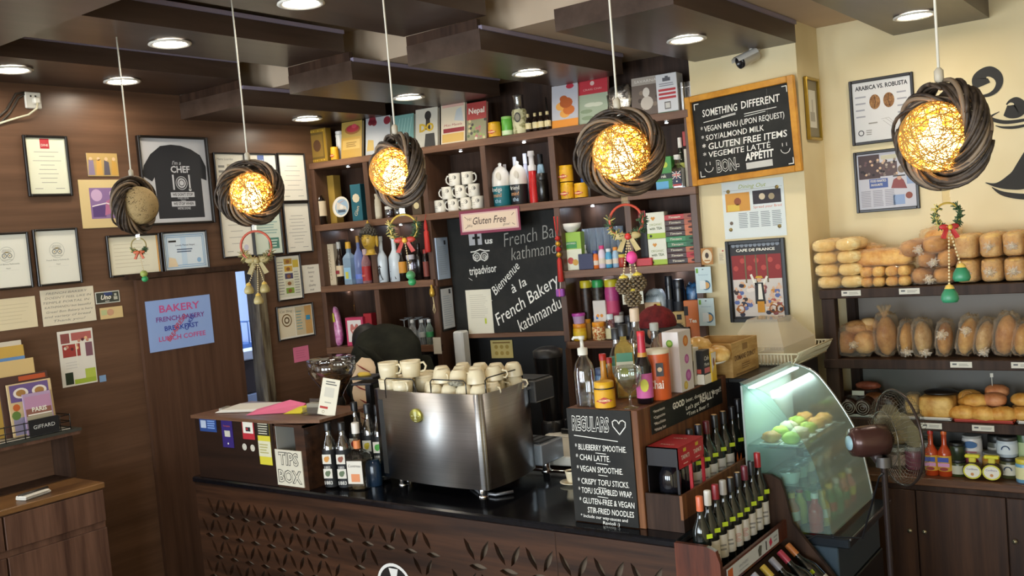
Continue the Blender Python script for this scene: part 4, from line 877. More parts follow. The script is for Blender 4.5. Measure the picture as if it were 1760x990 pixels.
bottle('flag_bottle','square clear bottle with a red and blue flag label','bottle',p,W*.36,H,glass('c9cfd6',.35,.05,'clear_bottle_glass'),mat('d6d4ce',.4),'1f2742',(.06,.5),.55,.58,.86,rz=SA,draw=d_aus,square=True)
bottle('bottle','tall dark bottle with white top behind the flag bottle','bottle',place(1174,320,1,.17),.03,.30,mat('20281c',.15),mat('dad6cc',.4),'c9cf6a',(.4,.5),.36,.52,.8)
box_item('red_box','red box standing on white box by the yellow framed board','box',(place(1190,322,1,.12)+Vector((0,0,.243)),.075,.085),.08,'a8302a')
box_item('white_box','plain white box behind the corner of the yellow framed board','box',S(1180,1206,257,323,1,.10),.10,'d6cbb4')
# --- row 2 -----------------------------------------------------------------------
box_item('slim_box','cream slim box with upright lettering in the left bay','box',S(554,581,421,492,2,.07),.09,'c9b89a',lambda b,w,h,y:(b.text('CHOPARD',w*.35,0,w*.5,y,mat('8a7a60',.7),rot=PI/2,width=h*1.5),b.rect(-w*.35,-h,-w*.25,h,y,mat('a8977c',.7))))
box_item('dark_box','dark box lying behind the cream slim box','box',S(560,592,412,488,2,.2),.08,'1e1713')
def dl(c):return lambda b,r,h,y:b.rect(-r*.6,h*.26,r*.6,h*.34,y-.001,mat(c,.6))
LQ='spirits in the left bays'
p,W,H=S(580,596,416,490,2,.06);bottle('beer_bottle','small dark bottle with cream and red label beside the slim box','bottle',p,W*.44,H,mat('22150c',.15),mat('a9a9a6',.35),'cdb795',(.2,.45),.42,.5,.84,LQ,draw=dl('8a2a30'))
p,W,H=S(593,616,417,490,2,.06);bottle('gin_bottle','square clear bottle with yellow cap','bottle',p,W*.34,H,glass('c3dcee',.3,.05,'pale_glass',True),mat('c99a2e',.4),'8fb6cf',(.12,.4),.5,.62,.84,LQ,rz=SA,square=True,draw=lambda b,r,h,y:b.rect(-r*.5,h*.14,r*.2,h*.3,y-.001,mat('c7c04a',.6)))
p,W,H=S(612,631,407,489,2,.09);bottle('vodka_bottle','tall bluish clear bottle left of the buddha head','bottle',p,W*.44,H,glass('a9b8ea',.35,.05,'bluish_glass',True),mat('b98a3c',.4),'6a7fc9',(.1,.2),.32,.55,.86,LQ)
p,W,H=S(624,641,440,487,2,.06);bottle('red_bottle','clear bottle of red drink beside the bluish bottle','bottle',p,W*.46,H*1.25,glass('d8a8a8',.3,.05,'pink_glass',True),mat('b9a0a0',.4),'a82c2c',(.08,.5),.5,.6,.84,LQ,draw=lambda b,r,h,y:b.rect(-r*.5,h*.2,r*.5,h*.26,y-.001,mat('c9685a',.6)))
for i,(x0,x1) in enumerate(((650,670),(671,694))):
 p,W,H=S(x0,x1,407,486,2,.06)
 bottle('white_bottle','white bottle with black walking figure, %s' % ('nearer the buddha head' if i==0 else 'beside the dark orange labelled bottle'),'bottle',p,W*.45,H,mat('c9d2d8',.25),mat('d6dce0',.35),None,neck=.36,sh=.5,cz=.9,group='white bottles with walking figures').rotation_euler[2]=SA
b_=[o for o in bpy.data.objects if o.name.startswith('white_bottle')]
for o in b_:
 b=MB();k=mat('26262a',.6);y=-.0405
 b.poly([(-.006,.06),(.010,.055),(.006,.10),(-.004,.10)],y,k).disc(.003,.112,.007,y,k,10).poly([(-.02,.105),(-.01,.11),(.018,.108),(.016,.103)],y-.0002,k).stroke([(-.002,.06),(-.016,.03),(-.02,.012)],.006,y,k).stroke([(.006,.06),(.014,.035),(.024,.02)],.006,y,k).stroke([(-.004,.09),(-.018,.07)],.004,y,k).stroke([(.02,.02),(.0,.012),(-.03,.005)],.002,y,k)
 b.build('figure_print',o,'black figure')
p,W,H=S(686,702,436,482,2,.07);bottle('whisky_bottle','dark bottle with orange label under the gold hoop ornament','bottle',p,W*.46,H*1.2,mat('1e1510',.2),mat('1a1714',.4),'c98a2c',(.25,.6),.42,.55,.85,LQ)
jar('clear_jar','clear jar with pinkish contents behind the green bell baubles','jar',S(701,717,440,484,2,.07),glass('c9c2cf',.4,.06,'jar_glass'),mat('b9b6bf',.4),None,.15)
p,W,H=S(716,731,432,482,2,.1);bottle('port_bottle','nearly black bottle beside the jar with pinkish contents','bottle',p,W*.46,H*1.25,mat('120e0d',.15),mat('191412',.3),None,neck=.4)
p,W,H=S(729,740,428,480,2,.05);bottle('bitters_bottle','slim dark bottle with red label at the second divider','bottle',p,W*.46,H,mat('1d1210',.2),mat('8a2420',.4),'7a3a30',(.1,.6),.6,.66,.86)
# right bay row 2
box_item('cereal_box','green and white tea box under the white bowl','box',S(966,1003,402,467,2,.06),.06,'93b83f',lambda b,w,h,y:(b.rect(-w,-h,w,h*.1,y,mat('d9d8c0',.5)),b.rect(-w*.7,h*.15,w*.6,h*.5,y-.0004,mat('3d8a4a',.5)),b.text('CERTIFIED',0,h*.4,h*.12,y-.001,PAPER(),width=w*1.0),b.disc(-w*.1,-h*.5,w*.3,y-.0004,mat('b5443a',.5),12),b.disc(w*.35,-h*.6,w*.28,y-.0006,mat('c99a3a',.5),12)))
p=S(967,1002,386,402,2,.06);q=S(966,1003,402,467,2,.06);W=p[1]
t=thing('bowl','white bowl standing on the green tea box','bowl',q[0]+Vector((0,0,q[2]+.001))+SNV*.03,SA)
MB().lathe([(W*.2,0),(W*.22,.004),(W*.42,.025),(W*.48,.055),(W*.46,.055),(W*.38,.028),(.0001,.012)],mat('e2ded2',.25),24).build('bowl',t)
box_item('navy_box','small navy box in front of the green tea box','box',S(995,1021,438,465,2,.035),.05,'23264a')
bottle('spray_bottle','small white bottle standing behind the navy box','bottle',S(1000,1013,419,462,2,.12)[0],.02,.15,mat('cfd2c6',.4),mat('e0e0da',.4),'8fae7a',(.3,.6),.6,.6,.85)
for i,px in enumerate((1011,1023,1035,1047,1059,1070)):
 q=place(px,458,2,.2);t=thing('water_glass','tall clear water glass, %s in the row behind the small bottles' % ORD[i],'glass',q,SA,'clear water glasses')
 MB().lathe([(.019,0),(.021,.004),(.024,.25),(.022,.25),(.018,.012),(.0001,.01)],glass('e2eaf2',.12,.04,'tumbler_glass',True,.4),14).build('glass',t)
for i,(x0,x1,yt,c,cap,lab) in enumerate(((1019,1031,432,'d9702c','3a4a8a','orange'),(1030,1043,424,'d8c9d6','c9407a','white with pink cap'),(1042,1054,430,'4a9ac0','d8dce0','blue'),(1054,1066,428,'9ab8d0','d98a3a','pale blue with orange cap'))):
 p,W,H=S(x0,x1,yt,463,2,.06);bottle('small_bottle','small %s bottle in front of the water glasses' % lab,'bottle',p,W*.46,H,mat(c,.3),mat(cap,.4),'d6c9b8',(.2,.45),.6,.62,.84)
jar('red_jar','small red jar beside the pink charm of the ornament','jar',S(1064,1078,440,462,2,.06),mat('a83a2c',.4),mat('c9b04a',.4))
def tapati(b,w,h,y):b.rect(-w,h*.62,w,h,y,mat('b51e28',.45));b.text('TAPATI',0,h*.8,h*.14,y-.0006,PAPER(),width=w*1.2)
box_item('wine_carton','tall black box with red lettered top on the shelf','carton',S(1090,1116,366,459,2,.12),.09,'1a1214',tapati)
box_item('red_packet','flat red packet lying before the tall black box','packet',S(1092,1121,446,459,2,.03),.06,'b5262c')
def d_tea(b,w,h,y):
 b.rect(-w,-h,w,-h*.6,y,mat('9ab52e',.5));b.text('ORGANIC',0,h*.05,h*.24,y,mat('7d8a2c',.6),width=w*1.4).text('with TEA',0,-h*.25,h*.28,y,mat('4a5a2a',.6),width=w*1.4,bold=.02).poly([(-w*.5,h*.55),(-w*.25,h*.35),(0,h*.55),(-w*.12,h*.68),(-w*.25,h*.6),(-w*.38,h*.68)],y,mat('c98a3a',.6)).disc(-w*.6,-h*.8,w*.15,y-.0005,mat('26301a',.6),10)
q=S(1117,1148,416,461,2,.05)
box_item('tea_box','white and green organic tea box, lower of the two stacked','box',q,.07,'d6d6c4',d_tea,'organic tea boxes')
box_item('tea_box','white and green organic tea box stacked on another one','box',(q[0]+Vector((0,0,q[2]+.001)),q[1],q[2]),.07,'d6d6c4',d_tea,'organic tea boxes')
def d_bis(c2,c3):return lambda b,w,h,y:(b.rect(w*.15,-h,w,h,y,mat(c2,.5)),b.text('Timtam',-w*.4,0,h*1.1,y-.0005,mat('d8cfb8',.6),width=w*.7,shear=.2,bold=.02),b.disc(w*.55,0,w*.2,y-.0006,mat(c3,.6),10,h*.5))
BI=[('2b1714','b85a3a','3a1c14','lowest of the stack'),('3a1713','b5202a','7a1a1a','second from the bottom'),('35170f','b0603c','4a2014','third from the bottom'),('256b42','1f5a38','102a1a','lower of the two green ones'),('2a7a4a','226238','14301c','upper of the two green ones'),('32180f','b86a40','5a2a18','just above the green ones'),('2f1812','c26a44','4a2418','third from the top'),('3a1a14','a8583c','44221a','second from the top'),('a82a2c','8a4a38','5a1a1a','red topmost one')]
q,W,H=S(1147,1209,376,461,2,.05);hh=H/9
for i,(c,c2,c3,l) in enumerate(BI):
 box_item('biscuit_box','flat chocolate biscuit packet, %s' % l,'biscuits',(q+Vector((rnd.uniform(-.004,.004),0,i*hh)),W*.93,hh*.97),.09,c,d_bis(c2,c3),'stack of flat biscuit packets')
 # --- row 3 -----------------------------------------------------------------------
p,W,H=S(563,592,528,597,3,.06);t=thing('snack_bag','pink and yellow bag leaning in the lower left bay','bag',p,SA,rot=(Matrix.Rotation(SA,3,'Z') @ Matrix.Rotation(-.12,3,'Y')).to_euler())
MB().ell((0,.03,H/2),(W*.46,.028,H/2),noisy('pink_wrap','b0508a','d9a0c0',(25,25,25),.3,.5,3),16,12,.08,1,.6).build('bag',t)
b=MB();b.T=Matrix.Translation((0,-.0,H/2));b.rect(-W*.3,H*.1,W*.3,H*.32,-.004,mat('b9b83a',.5)).disc(0,H*.2,W*.13,-.005,mat('26260f',.5),10).rect(-W*.38,-H*.42,-W*.28,H*.35,-.0035,mat('d6c23a',.5));b.build('print',t)
def d_heart(b,w,h,y):
 b.rect(-w*.78,-h*.72,w*.78,h*.8,y,mat('d8cfc8',.5)).poly([(0,-h*.5),(w*.5,h*.1),(w*.42,h*.5),(w*.2,h*.55),(0,h*.3),(-w*.2,h*.55),(-w*.42,h*.5),(-w*.5,h*.1)],y-.0005,mat('b5665a',.5)).poly([(0,-h*.3),(w*.3,h*.1),(0,h*.15),(-w*.3,h*.1)],y-.001,mat('d6b8a8',.5))
box_item('heart_box','pink red gift box with a heart window','box',S(596,629,548,597,3,.06),.07,'b52f55',d_heart,yaw=.1)
box_item('red_box','narrow red box beside the heart gift box','box',S(628,644,543,597,3,.1),.06,'a3242c',lambda b,w,h,y:b.disc(0,h*.1,w*.5,y,mat('c9a04a',.6),10))
p=place(599,517,3,.30);t=thing('gold_picture','small picture of gold figures at the back of the lower bay','picture',SW(SU(599,517,.3),.31,1.78),SA)
MB().box(-.045,0,-.04,.045,.006,.04,mat('4a2a18',.6)).build('board',t)
b=MB()
for i in range(5):b.disc(-.034+.017*i,.005,.008,-.001,mat('c9923a',.4,.4),10).poly([(-.042+.017*i,-.034),(-.027+.017*i,-.034),(-.031+.017*i,0),(-.038+.017*i,0)],-.001,mat('b07f30',.4,.4))
b.build('figures',t,'gold figures')
GL=glass('e8f0f6',.18,.05,'stemware_glass',True,.5)
for i,(px,d,z) in enumerate(((668,.12,.0),(682,.2,.0),(698,.08,0),(716,.08,0),(734,.08,0),(706,.2,0),(724,.2,0),(690,.26,0))):
 q=place(px,592,3,d);t=thing('wine_glass','upturned stem glass, %s in the cluster in the lower bay' % ORD[i],'glass',q,SA,'upturned stem glasses')
 MB().lathe([(.028,0),(.033,.03),(.030,.065),(.016,.088),(.005,.098),(.004,.155),(.006,.165),(.030,.172),(.030,.174)],GL,16).build('glass',t)
for i,(px,c,lab) in enumerate(((712,'e0e4e8','clear water bottle among the stem glasses'),(728,'d6e0e8','clear water bottle in the middle front of the lower bay'),(741,'d0e2da','clear water bottle with green label at the lower bay side'))):
 q=place(px,596,3,.045);bottle('water_bottle',lab,'bottle',q,.026,.17,glass(c,.2,.05,'pet_bottle',True),mat('d0d4d6',.4),'3f9a62' if i==2 else 'b9c0c4',(.3,.5),.45,.6,.88)
LID=[(999,1021,482,'c9b526','3a2418','jar of dark beans with yellow lid'),(1020,1041,481,'2f9a50','4a4238','jar with green lid between two yellow lidded jars'),(1041,1067,480,'d0be2c','b94a7f','pink labelled jar with yellow lid')]
for x0,x1,yt,lid,body,lab in LID:
 s_=S(x0,x1,yt,540,3,.14);s_=(SW(SU((x0+x1)/2,560,.14),.16,ZT[3]+.0008),s_[1],0.0);H=onp((x0+x1)/2,yt,SN,SC0+.16).z-ZT[3]
 jar('tall_jar',lab,'jar',(s_[0],s_[1],H),noisy('beans_'+body,'1d120c' if body!='b94a7f' else 'b23a78',body,(60,60,60),.4,.4),mat(lid,.35),'c9486f' if body=='b94a7f' else None,.09)
def tall(x0,x1,yt,yb,d):return (SW(SU((x0+x1)/2,(yt+yb)/2,d),d,onp((x0+x1)/2,yb,SN,SC0+d).z),(x1-x0)*5.9/FPX*1.06,(yb-yt)*5.9/FPX)
s1=S(986,1010,557,586,3,.05)
jar('honey_jar','yellow jar with orange lid below the purple tub','jar',s1,mat('d8a81e',.4),mat('d88a1e',.4),'e0bd2c',.22)
t=thing('plastic_tub','small tub with purple lid on the yellow jar','tub',s1[0]+Vector((0,0,s1[2]+.001)),SA);r=.042
MB().lathe([(r*.8,0),(r*.92,.05)],mat('b89ab8',.3),18).build('tub',t);MB().lathe([(r,.048),(r*1.03,.052),(r*1.0,.064)],mat('b03f9a',.35),18).build('lid',t)
jar('peanut_jar','tan jar with orange lid behind the yellow jar','jar',S(1001,1019,550,584,3,.13),mat('b98a4a',.35),mat('d68f1f',.4),None,.18)
jar('spice_jar','jar of coloured candies with orange lid','jar',S(1019,1043,556,587,3,.05),noisy('candies','b8642c','e6d3a0',(70,70,70),.4,.4,1,.45,.55),mat('db8f1c',.4),None,.2)
jar('blue_lid_tub','low tub with blue lid behind the candy jar','tub',S(1022,1046,545,585,3,.14),mat('aab4b8',.3),mat('2f74c4',.4),None,.15)
p,W,H=S(1042,1060,543,587,3,.05);bottle('spice_bottle','clear bottle with cream label beside the candy jar','bottle',p,W*.46,H,glass('cfd9da',.4,.06,'spice_glass'),mat('c9d2d6',.3),'d6cfa6',(.05,.45),.6,.6,.8)
box_item('white_card_box','white upright packet with orange motif before the lidded jars','packet',(SW(SU(1030,530,.1),.10,ZT[3]+.105),24*5.9/FPX,38*5.9/FPX),.03,'d6cec4',lambda b,w,h,y:(b.disc(-w*.3,-h*.4,w*.25,y,mat('d8903a',.6),10),b.disc(w*.3,-h*.4,w*.25,y,mat('d8903a',.6),10)))
jar('cookie_jar','round glass jar with brown contents under the pine cones','jar',S(1044,1076,527,570,3,.18),mat('7a5a34',.3),mat('cfc9bd',.4),None,.15)
for i,(x0,x1,lab) in enumerate(((1058,1076,'black labelled jar on the lower shelf under the pine cones'),(1076,1092,'black square jar beside the burgundy capped bottle'))):jar('black_jar',lab,'jar',S(x0,x1,545,586,3,.06),mat('1a1a1e',.3),mat('c9c6c0',.35) if i==0 else mat('1d1d22',.4),'2a2a30',.25)
p,W,H=S(1106,1148,498,588,3,.12);t=thing('cereal_bag','clear bag with yellow label behind the maroon cap','bag',p,SA)
MB().ell((0,.05,H*.46),(W*.44,.045,H*.45),noisy('shiny_bag','9fb6c2','d8e2e6',(12,12,12),.2,.5,3),18,12,.1,4,.55).build('bag',t)
b=MB();b.T=Matrix.Translation((0,0,H*.42));b.rect(-W*.4,-H*.3,W*.3,H*.25,-.006,mat('d9b58a',.5)).rect(W*.05,-H*.3,W*.32,H*.22,-.0065,mat('d9b722',.5)).text('Calcium',-W*.05,H*.38,H*.1,-.01,mat('4a5a66',.6));b.build('label',t)
for i,(x0,x1,yt,lab) in enumerate(((1150,1164,484,'slim black canister under the bay light'),(1163,1184,490,'black canister beside the blue bag'))):jar('black_canister',lab,'canister',S(x0,x1,yt,588,3,.14),mat('15171c',.25),mat('1b1e26',.3),'20242c',.12)
p,W,H=S(1183,1212,488,588,3,.16);t=thing('blue_bag','crumpled blue bag at the right end of the lower shelf','bag',p,SA)
MB().ell((-.01,.04,H*.46),(W*.40,.045,H*.44),noisy('blue_foil','14283f','3f7fb8',(14,14,14),.25,.5,3),16,12,.18,9,.6).build('bag',t)
def d_chai(b,w,h,y):b.rect(-w*.35,h*.4,w*.35,h*.8,y,mat('26231c',.6));b.lines(-w*.7,-h*.7,w*.7,h*.2,6,y,mat('8a7448',.7))
box_item('chai_box','cream chai box with black emblem beside the orange tea tin','box',S(1158,1181,527,572,3,.05),.05,'c2a25e',d_chai)
box_item('tea_tin','orange tea tin on the lower shelf','tin',S(1180,1208,526,590,3,.05),.06,'c96a1c',lambda b,w,h,y:(b.rect(-w,h*.2,-w*.5,h*.7,y,mat('26201a',.6)),b.text('Tea',w*.0,-h*.1,h*.28,y,PAPER(),bold=.03)))
box_item('carton_stand','low dark carton under the chai box','box',S(1158,1186,573,592,3,.03),.03,'2a1d16')
# row 4: glasses low in the left bay
for i,px in enumerate((715,727,739,703)):
 q=place(px,660,4,.1);t=thing('shot_glass','small glass on the lowest visible shelf, %s one' % ORD[i],'glass',SW(SU(px,640,.1),.1,ZT[4]+.0008),SA,'small glasses on the lowest shelf')
 MB().lathe([(.02,0),(.027,.25),(.029,.36),(.027,.36),(.0001,.02)],GL,12).build('glass',t)
 # --- chalkboard recess between the bays --------------------------------------------
RD=.2
PLN=(SN,SC0+RD,SA)
MB_=MB().box(u3+HS,DP-.02,.02,u4-HS,DP+.0,ZL[1],mat('0c0b0a',.5));MB_.build('dark_opening_fill',su)  # near-black sheet standing in for the unlit opening under the chalkboard
MB().box(u3+.004,HS,.02,u3+.02,DP-.02,ZL[1],WOODV()).build('recess_cheek',su);MB().box(u4-.02,HS,.02,u4-.004,DP-.02,ZL[1],WOODV()).build('recess_cheek',su)
zb=onp(850,572,SN,SC0+RD).z
ua,ub=u3+.024,u4-.024
t=thing('menu_chalkboard','large black chalkboard with French Bakery greeting between the shelf bays','chalkboard',SW(0,RD,0),SA)
b=MB();b.box(ua,0,zb,ub,.02,ZL[1]-.002,BOARD())
CH=CHALK();CH2=mat('a8a59c',.9,0,.1);y=-.001
def T(s_,px,py,hpx,wpx,m=CH,shear=.25,bold=-.012,rot=0.0,px1=None):
 q=onp(px,py,SN,SC0+RD);k=dep(q)/FPX;u=(q-SO).dot(SD);b.text(s_,u,q.z,hpx*k*1.35,y-.0006,m,width=wpx*k*1.1,shear=shear,bold=bold,rot=rot)
def BP(px,py):q=onp(px,py,SN,SC0+RD);return ((q-SO).dot(SD),q.z)
T('French Bake',918,404,26,112,CH2,rot=.10);T('kathmandu',922,431,24,92,CH2,rot=.08);T('us',840,414,11,14,shear=.05,bold=.03)
T('tripadvisor',830,464,15,50,shear=.05,bold=.008,rot=.06)
T('Bienvenue',869,479,16,64,shear=.3,bold=.002,rot=.72);T('à la',891,491,16,30,bold=.002,rot=.45)
T('French Bakery',905,516,22,132,shear=.3,bold=.002,rot=.50);T('kathmandu',927,541,22,86,shear=.25,bold=.002,rot=.44)
c0=BP(817,411);b.rect(c0[0]-.05,c0[1]-.04,c0[0]+.05,c0[1]+.05,y-.0003,mat('b9b9bb',.9));b.rect(c0[0]-.004,c0[1]-.04,c0[0]+.018,c0[1]+.045,y-.0007,BOARD()).rect(c0[0]-.022,c0[1]+.0,c0[0]+.036,c0[1]+.016,y-.0007,BOARD())
o_=BP(826,441)
for s_ in (-1,1):
 b.ring(o_[0]+s_*.030,o_[1],.027,.008,y-.0005,CH,18);b.ring(o_[0]+s_*.030,o_[1],.013,.006,y-.0006,CH,12);b.disc(o_[0]+s_*.030,o_[1],.004,y-.0006,CH,8)
b.stroke([(o_[0]-.072,o_[1]+.035),(o_[0]-.04,o_[1]+.036),(o_[0],o_[1]+.048),(o_[0]+.04,o_[1]+.036),(o_[0]+.072,o_[1]+.035)],.008,y-.0005,CH)
b.stroke([(o_[0]-.06,o_[1]+.015),(o_[0]-.03,o_[1]-.032),(o_[0],o_[1]-.018),(o_[0]+.03,o_[1]-.032),(o_[0]+.06,o_[1]+.015)],.005,y-.0005,CH)
b.stroke([BP(840,523),BP(846,516)],.004,y-.0006,CH).stroke([BP(806,478),BP(812,482)],.003,y-.0006,CH)
b.build('board',t)
MB().box(ua,-.02,zb-.03,ub,.02,zb-.001,WOODX(),.002).build('ledge',t)
PB=(SN,SC0+RD-.003,SA)
sheet('menu_sheet','white price sheet taped on the big chalkboard','paper',PB,(800,499),(850,573),draw=lambda b,w,h,y:(b.lines(-w*.7,-h*.3,w*.7,h*.8,12,y,mat('b9b2a0',.8),.2),b.rect(w*.35,-h*.55,w*.5,-h*.3,y,mat('b8c23a',.7))),paper=mat('dcd6c2',.8))
sheet('rules_sheet','small yellow notice with round drawings under the chalkboard','paper',(SN,SC0+DP-.025,SA),(843,585),(883,615),draw=lambda b,w,h,y:(b.rect(-w*.8,h*.65,w*.8,h*.8,y,mat('8a6a2a',.7)),[b.disc(w*(-.5+.5*i),h*(.25-.7*j),w*.17,y,mat('b89a4a',.7),10) for i in range(3) for j in range(2)]),paper=mat('d8c37a',.8))
def d_gf(b,w,h,y):
 mr=mat('7c2b45',.6);b.rect(-w,-h,w,h,y+.0003,mr).rect(-w*.94,-h*.78,w*.94,h*.78,y,mat('c9a8a4',.7)).rect(-w*.88,-h*.66,w*.88,h*.66,y-.0004,mat('d9c4ac',.7))
 k=mat('4a3a34',.7);b.text('Gluten Free',w*.0,h*.05,h*.85,y-.0008,k,width=w*1.1,shear=.35,bold=.01).text('Hi!',-w*.66,h*.25,h*.35,y-.0008,k,shear=.2).text('We',-w*.66,-h*.3,h*.35,y-.0008,k,shear=.2).text('glow!',w*.55,-h*.4,h*.3,y-.0008,k,shear=.2)
 for s_ in (-1,1):b.stroke([(s_*w*.82,h*.5),(s_*w*.74,h*.3)],w*.015,y-.0008,k).stroke([(s_*w*.82,-h*.5),(s_*w*.74,-h*.35)],w*.015,y-.0008,k)
sheet('gluten_free_sign','maroon bordered Gluten Free sign fixed below the mugs and jars','sign',(SN,SC0-.004,SA),(789,364),(896,395),draw=d_gf,paper=mat('7c2b45',.6),tilt=.0)
# papers on the recess cheek (they face across the room)
CHK=(SD.x,SD.y);cq=SW(u3+.0205,0,0);cn=(SD.x,SD.y)
def cheek(name,label,v0,v1,z0,z1,frame,col):
 t=thing(name,label,'paper',SW(u3+.021,(v0+v1)/2,(z0+z1)/2),SA+PI/2)
 w,h=(v1-v0)/2,(z1-z0)/2
 if frame:MB().box(-w,-.008,-h,w,0,h,FRAMEB(),.002).build('frame',t)
 b=MB();f=.9 if frame else 1;b.box(-w*f,-.0095,-h*f,w*f,-.0005 if not frame else-.0078,h*f,mat(col,.7));b.lines(-w*.7,-h*.8,w*.7,h*.6,14,-.0102,mat('9aa6b5',.8),.3);b.rect(w*.3,h*.65,w*.6,h*.85,-.0104,mat('33343c',.7));b.build('sheet',t)
cheek('framed_letter','upper pale blue letter on the side of the chalkboard recess',.03,.175,1.95,2.23,False,'a9bad0')
cheek('framed_letter','lower framed white letter on the side of the chalkboard recess',.03,.185,1.60,1.90,True,'c3c6c9')
t=thing('paper_dispenser','white dispenser below the chalkboard at the recess side','dispenser',SW(SU(797,640,.1),.1,ZT[4]+.1),SA)
MB().box(-.04,-.04,0,.04,.05,.42,mat('d3d3cf',.3),.012).build('case',t);MB().box(-.03,-.043,.02,.03,-.039,.12,mat('a9aaa8',.3)).build('outlet',t)
# things hung on the shelf fronts ---------------------------------------------------
def hang(px,py,label,name,cat,out=.012):return thing(name,label,cat,SW(SU(px,py,-out),-out,onp(px,py,SN,SC0-out).z),SA)
t=hang(636,408,'gold buddha head with dark curls hung on the second divider','buddha_head','ornament',.035)
t.scale=(1.3,)*3;SK=noisy('gold_face','a8842a','d0aa3c',(20,20,20),.4,.5)
b=MB();b.ell((0,-.012,-.012),(.040,.038,.056),SK,20,16).ell((0,-.046,-.018),(.007,.012,.015),SK,10,8).ell((0,-.040,-.042),(.014,.007,.0045),mat('8a6a20',.4),10,6)
for s_ in (-1,1):b.ell((s_*.042,.0,-.022),(.007,.010,.032),SK,10,8).ell((s_*.015,-.043,-.004),(.010,.005,.003),mat('5a4416',.5),10,6).tube([(s_*.006,-.046,.006),(s_*.016,-.046,.010),(s_*.027,-.040,.005)],.0018,mat('5a4416',.5),5)
b.lathe([(.026,-.085),(.022,-.07),(.020,-.05)],SK,14,(0,-.004,0)).lathe([(.034,-.092),(.026,-.084)],SK,14,(0,-.004,0));b.build('face',t)
b=MB()
for j in range(5):
 for i in range(14 if j<4 else 8):
  th_=.95*PI/2*(j+.15)/5.2;a=2*PI*(i+.5*(j % 2))/(14 if j<4 else 8);p_=Vector((math.cos(th_)*math.cos(a)*.043,math.cos(th_)*math.sin(a)*.041-.012,.012+math.sin(th_)*.040))
  if p_.y<-.03 and p_.z<.022:continue
  b.ell(p_,(.009,.009,.009),mat('3a352c',.6),7,5)
b.ell((0,-.01,.018),(.040,.036,.036),mat('2d2922',.6),14,10).ell((0,-.01,.058),(.018,.017,.018),mat('3a352c',.6),10,8).lathe([(.008,.07),(.006,.08),(.0001,.092)],SK,8,(0,-.01,0));b.build('curls',t,'dark curled hair')
RED=mat('b0241c',.6)
t=hang(731,382,'plain red tassel hung beside the gold hoop ornament','red_tassel','tassel',.02)
MB().lathe([(.0001,.02),(.006,.01),(.012,-.02),(.014,-.045),(.008,-.055),(.016,-.06),(.020,-.19),(.016,-.2)],RED,12).build('tassel',t)
MB().tube([(0,0,.02),(.002,.012,.05)],.002,RED,5).build('cord',t)
t=hang(955,372,'long red and gold knot tassel hung left of the bowl bay','knot_tassel','tassel',.02)
MB().tube([(-.012,0,.0),(-.008,0,-.08),(0,0,-.12),(.008,0,-.08),(.012,0,0)],.004,RED,6).build('cord',t)
b=MB()
for i in range(4):b.lathe([(.006,0),(.016,-.012),(.016,-.022),(.006,-.032)],mat('c9962e',.35,.5) if i % 2 else RED,10,(0,0,-.12-.034*i))
b.build('knot',t,'gold and red beads');MB().lathe([(.006,-.255),(.014,-.27),(.018,-.40),(.015,-.405)],RED,12).build('tassel',t)
t=hang(742,497,'small gold bell charm on a cord at the second divider','bell_charm','charm',.02)
b=MB();b.lathe([(.003,.03),(.008,.025),(.007,.01),(.014,0),(.018,-.03),(.012,-.05),(.0001,-.052)],mat('c29a3c',.35,.5),12).build('bell',t)
MB().tube([(.003,0,-.05),(.008,0,-.10),(.014,0,-.14),(.004,0,-.165),(-.004,0,-.14),(.006,0,-.10)],.003,mat('cdb98a',.6),5).build('cord',t)
t=hang(963,500,'purple gift box charm on white ribbon at the right divider','gift_charm','charm',.03)
MB().box(-.026,-.014,-.035,.026,.014,.012,mat('8a3f9a',.4),.004).box(-.004,-.0155,-.035,.004,.0155,.013,mat('c24a8a',.4)).build('box',t);MB().tube([(0,0,.01),(.004,0,.05),(-.004,.01,.10)],.003,mat('d8d0c4',.5),5).build('ribbon',t)
sheet('hanging_card','white care card hung from the shelf edge behind the pine cones','card',(SN,SC0-.012,SA),(1067,471),(1107,522),draw=lambda b,w,h,y:(b.lines(-w*.1,-h*.7,w*.8,h*.7,10,y,mat('b0b3a4',.8),.3),b.rect(-w*.9,-h,-w*.45,h*.95,y,mat('c9c2ae',.8)),b.disc(-w*.65,h*.6,w*.14,y-.0004,mat('7a8a96',.7),10)),paper=mat('cfcfbe',.8))
sheet('white_tag','small blank white tag hung below the stem glasses','tag',(SN,SC0-.012,SA),(744,580),(760,608),paper=mat('d6d0bf',.8))
# ================================================================== counter
CTZ=1.0;CY0,CY1,CXL,CXR=3.2,3.92,-4.72,-1.70
t=thing('counter','dark walnut bar counter with leaf cut-out front panels','counter',(0,0,0))
wc=WOODC()
b=MB().box(CXL,CY0+.05,.02,CXR-.012,CY1-.02,CTZ-.034,DARKW()).box(-2.36,CY1-.02,.02,CXR-.012,4.43,CTZ-.034,DARKW());b.build('body',t)
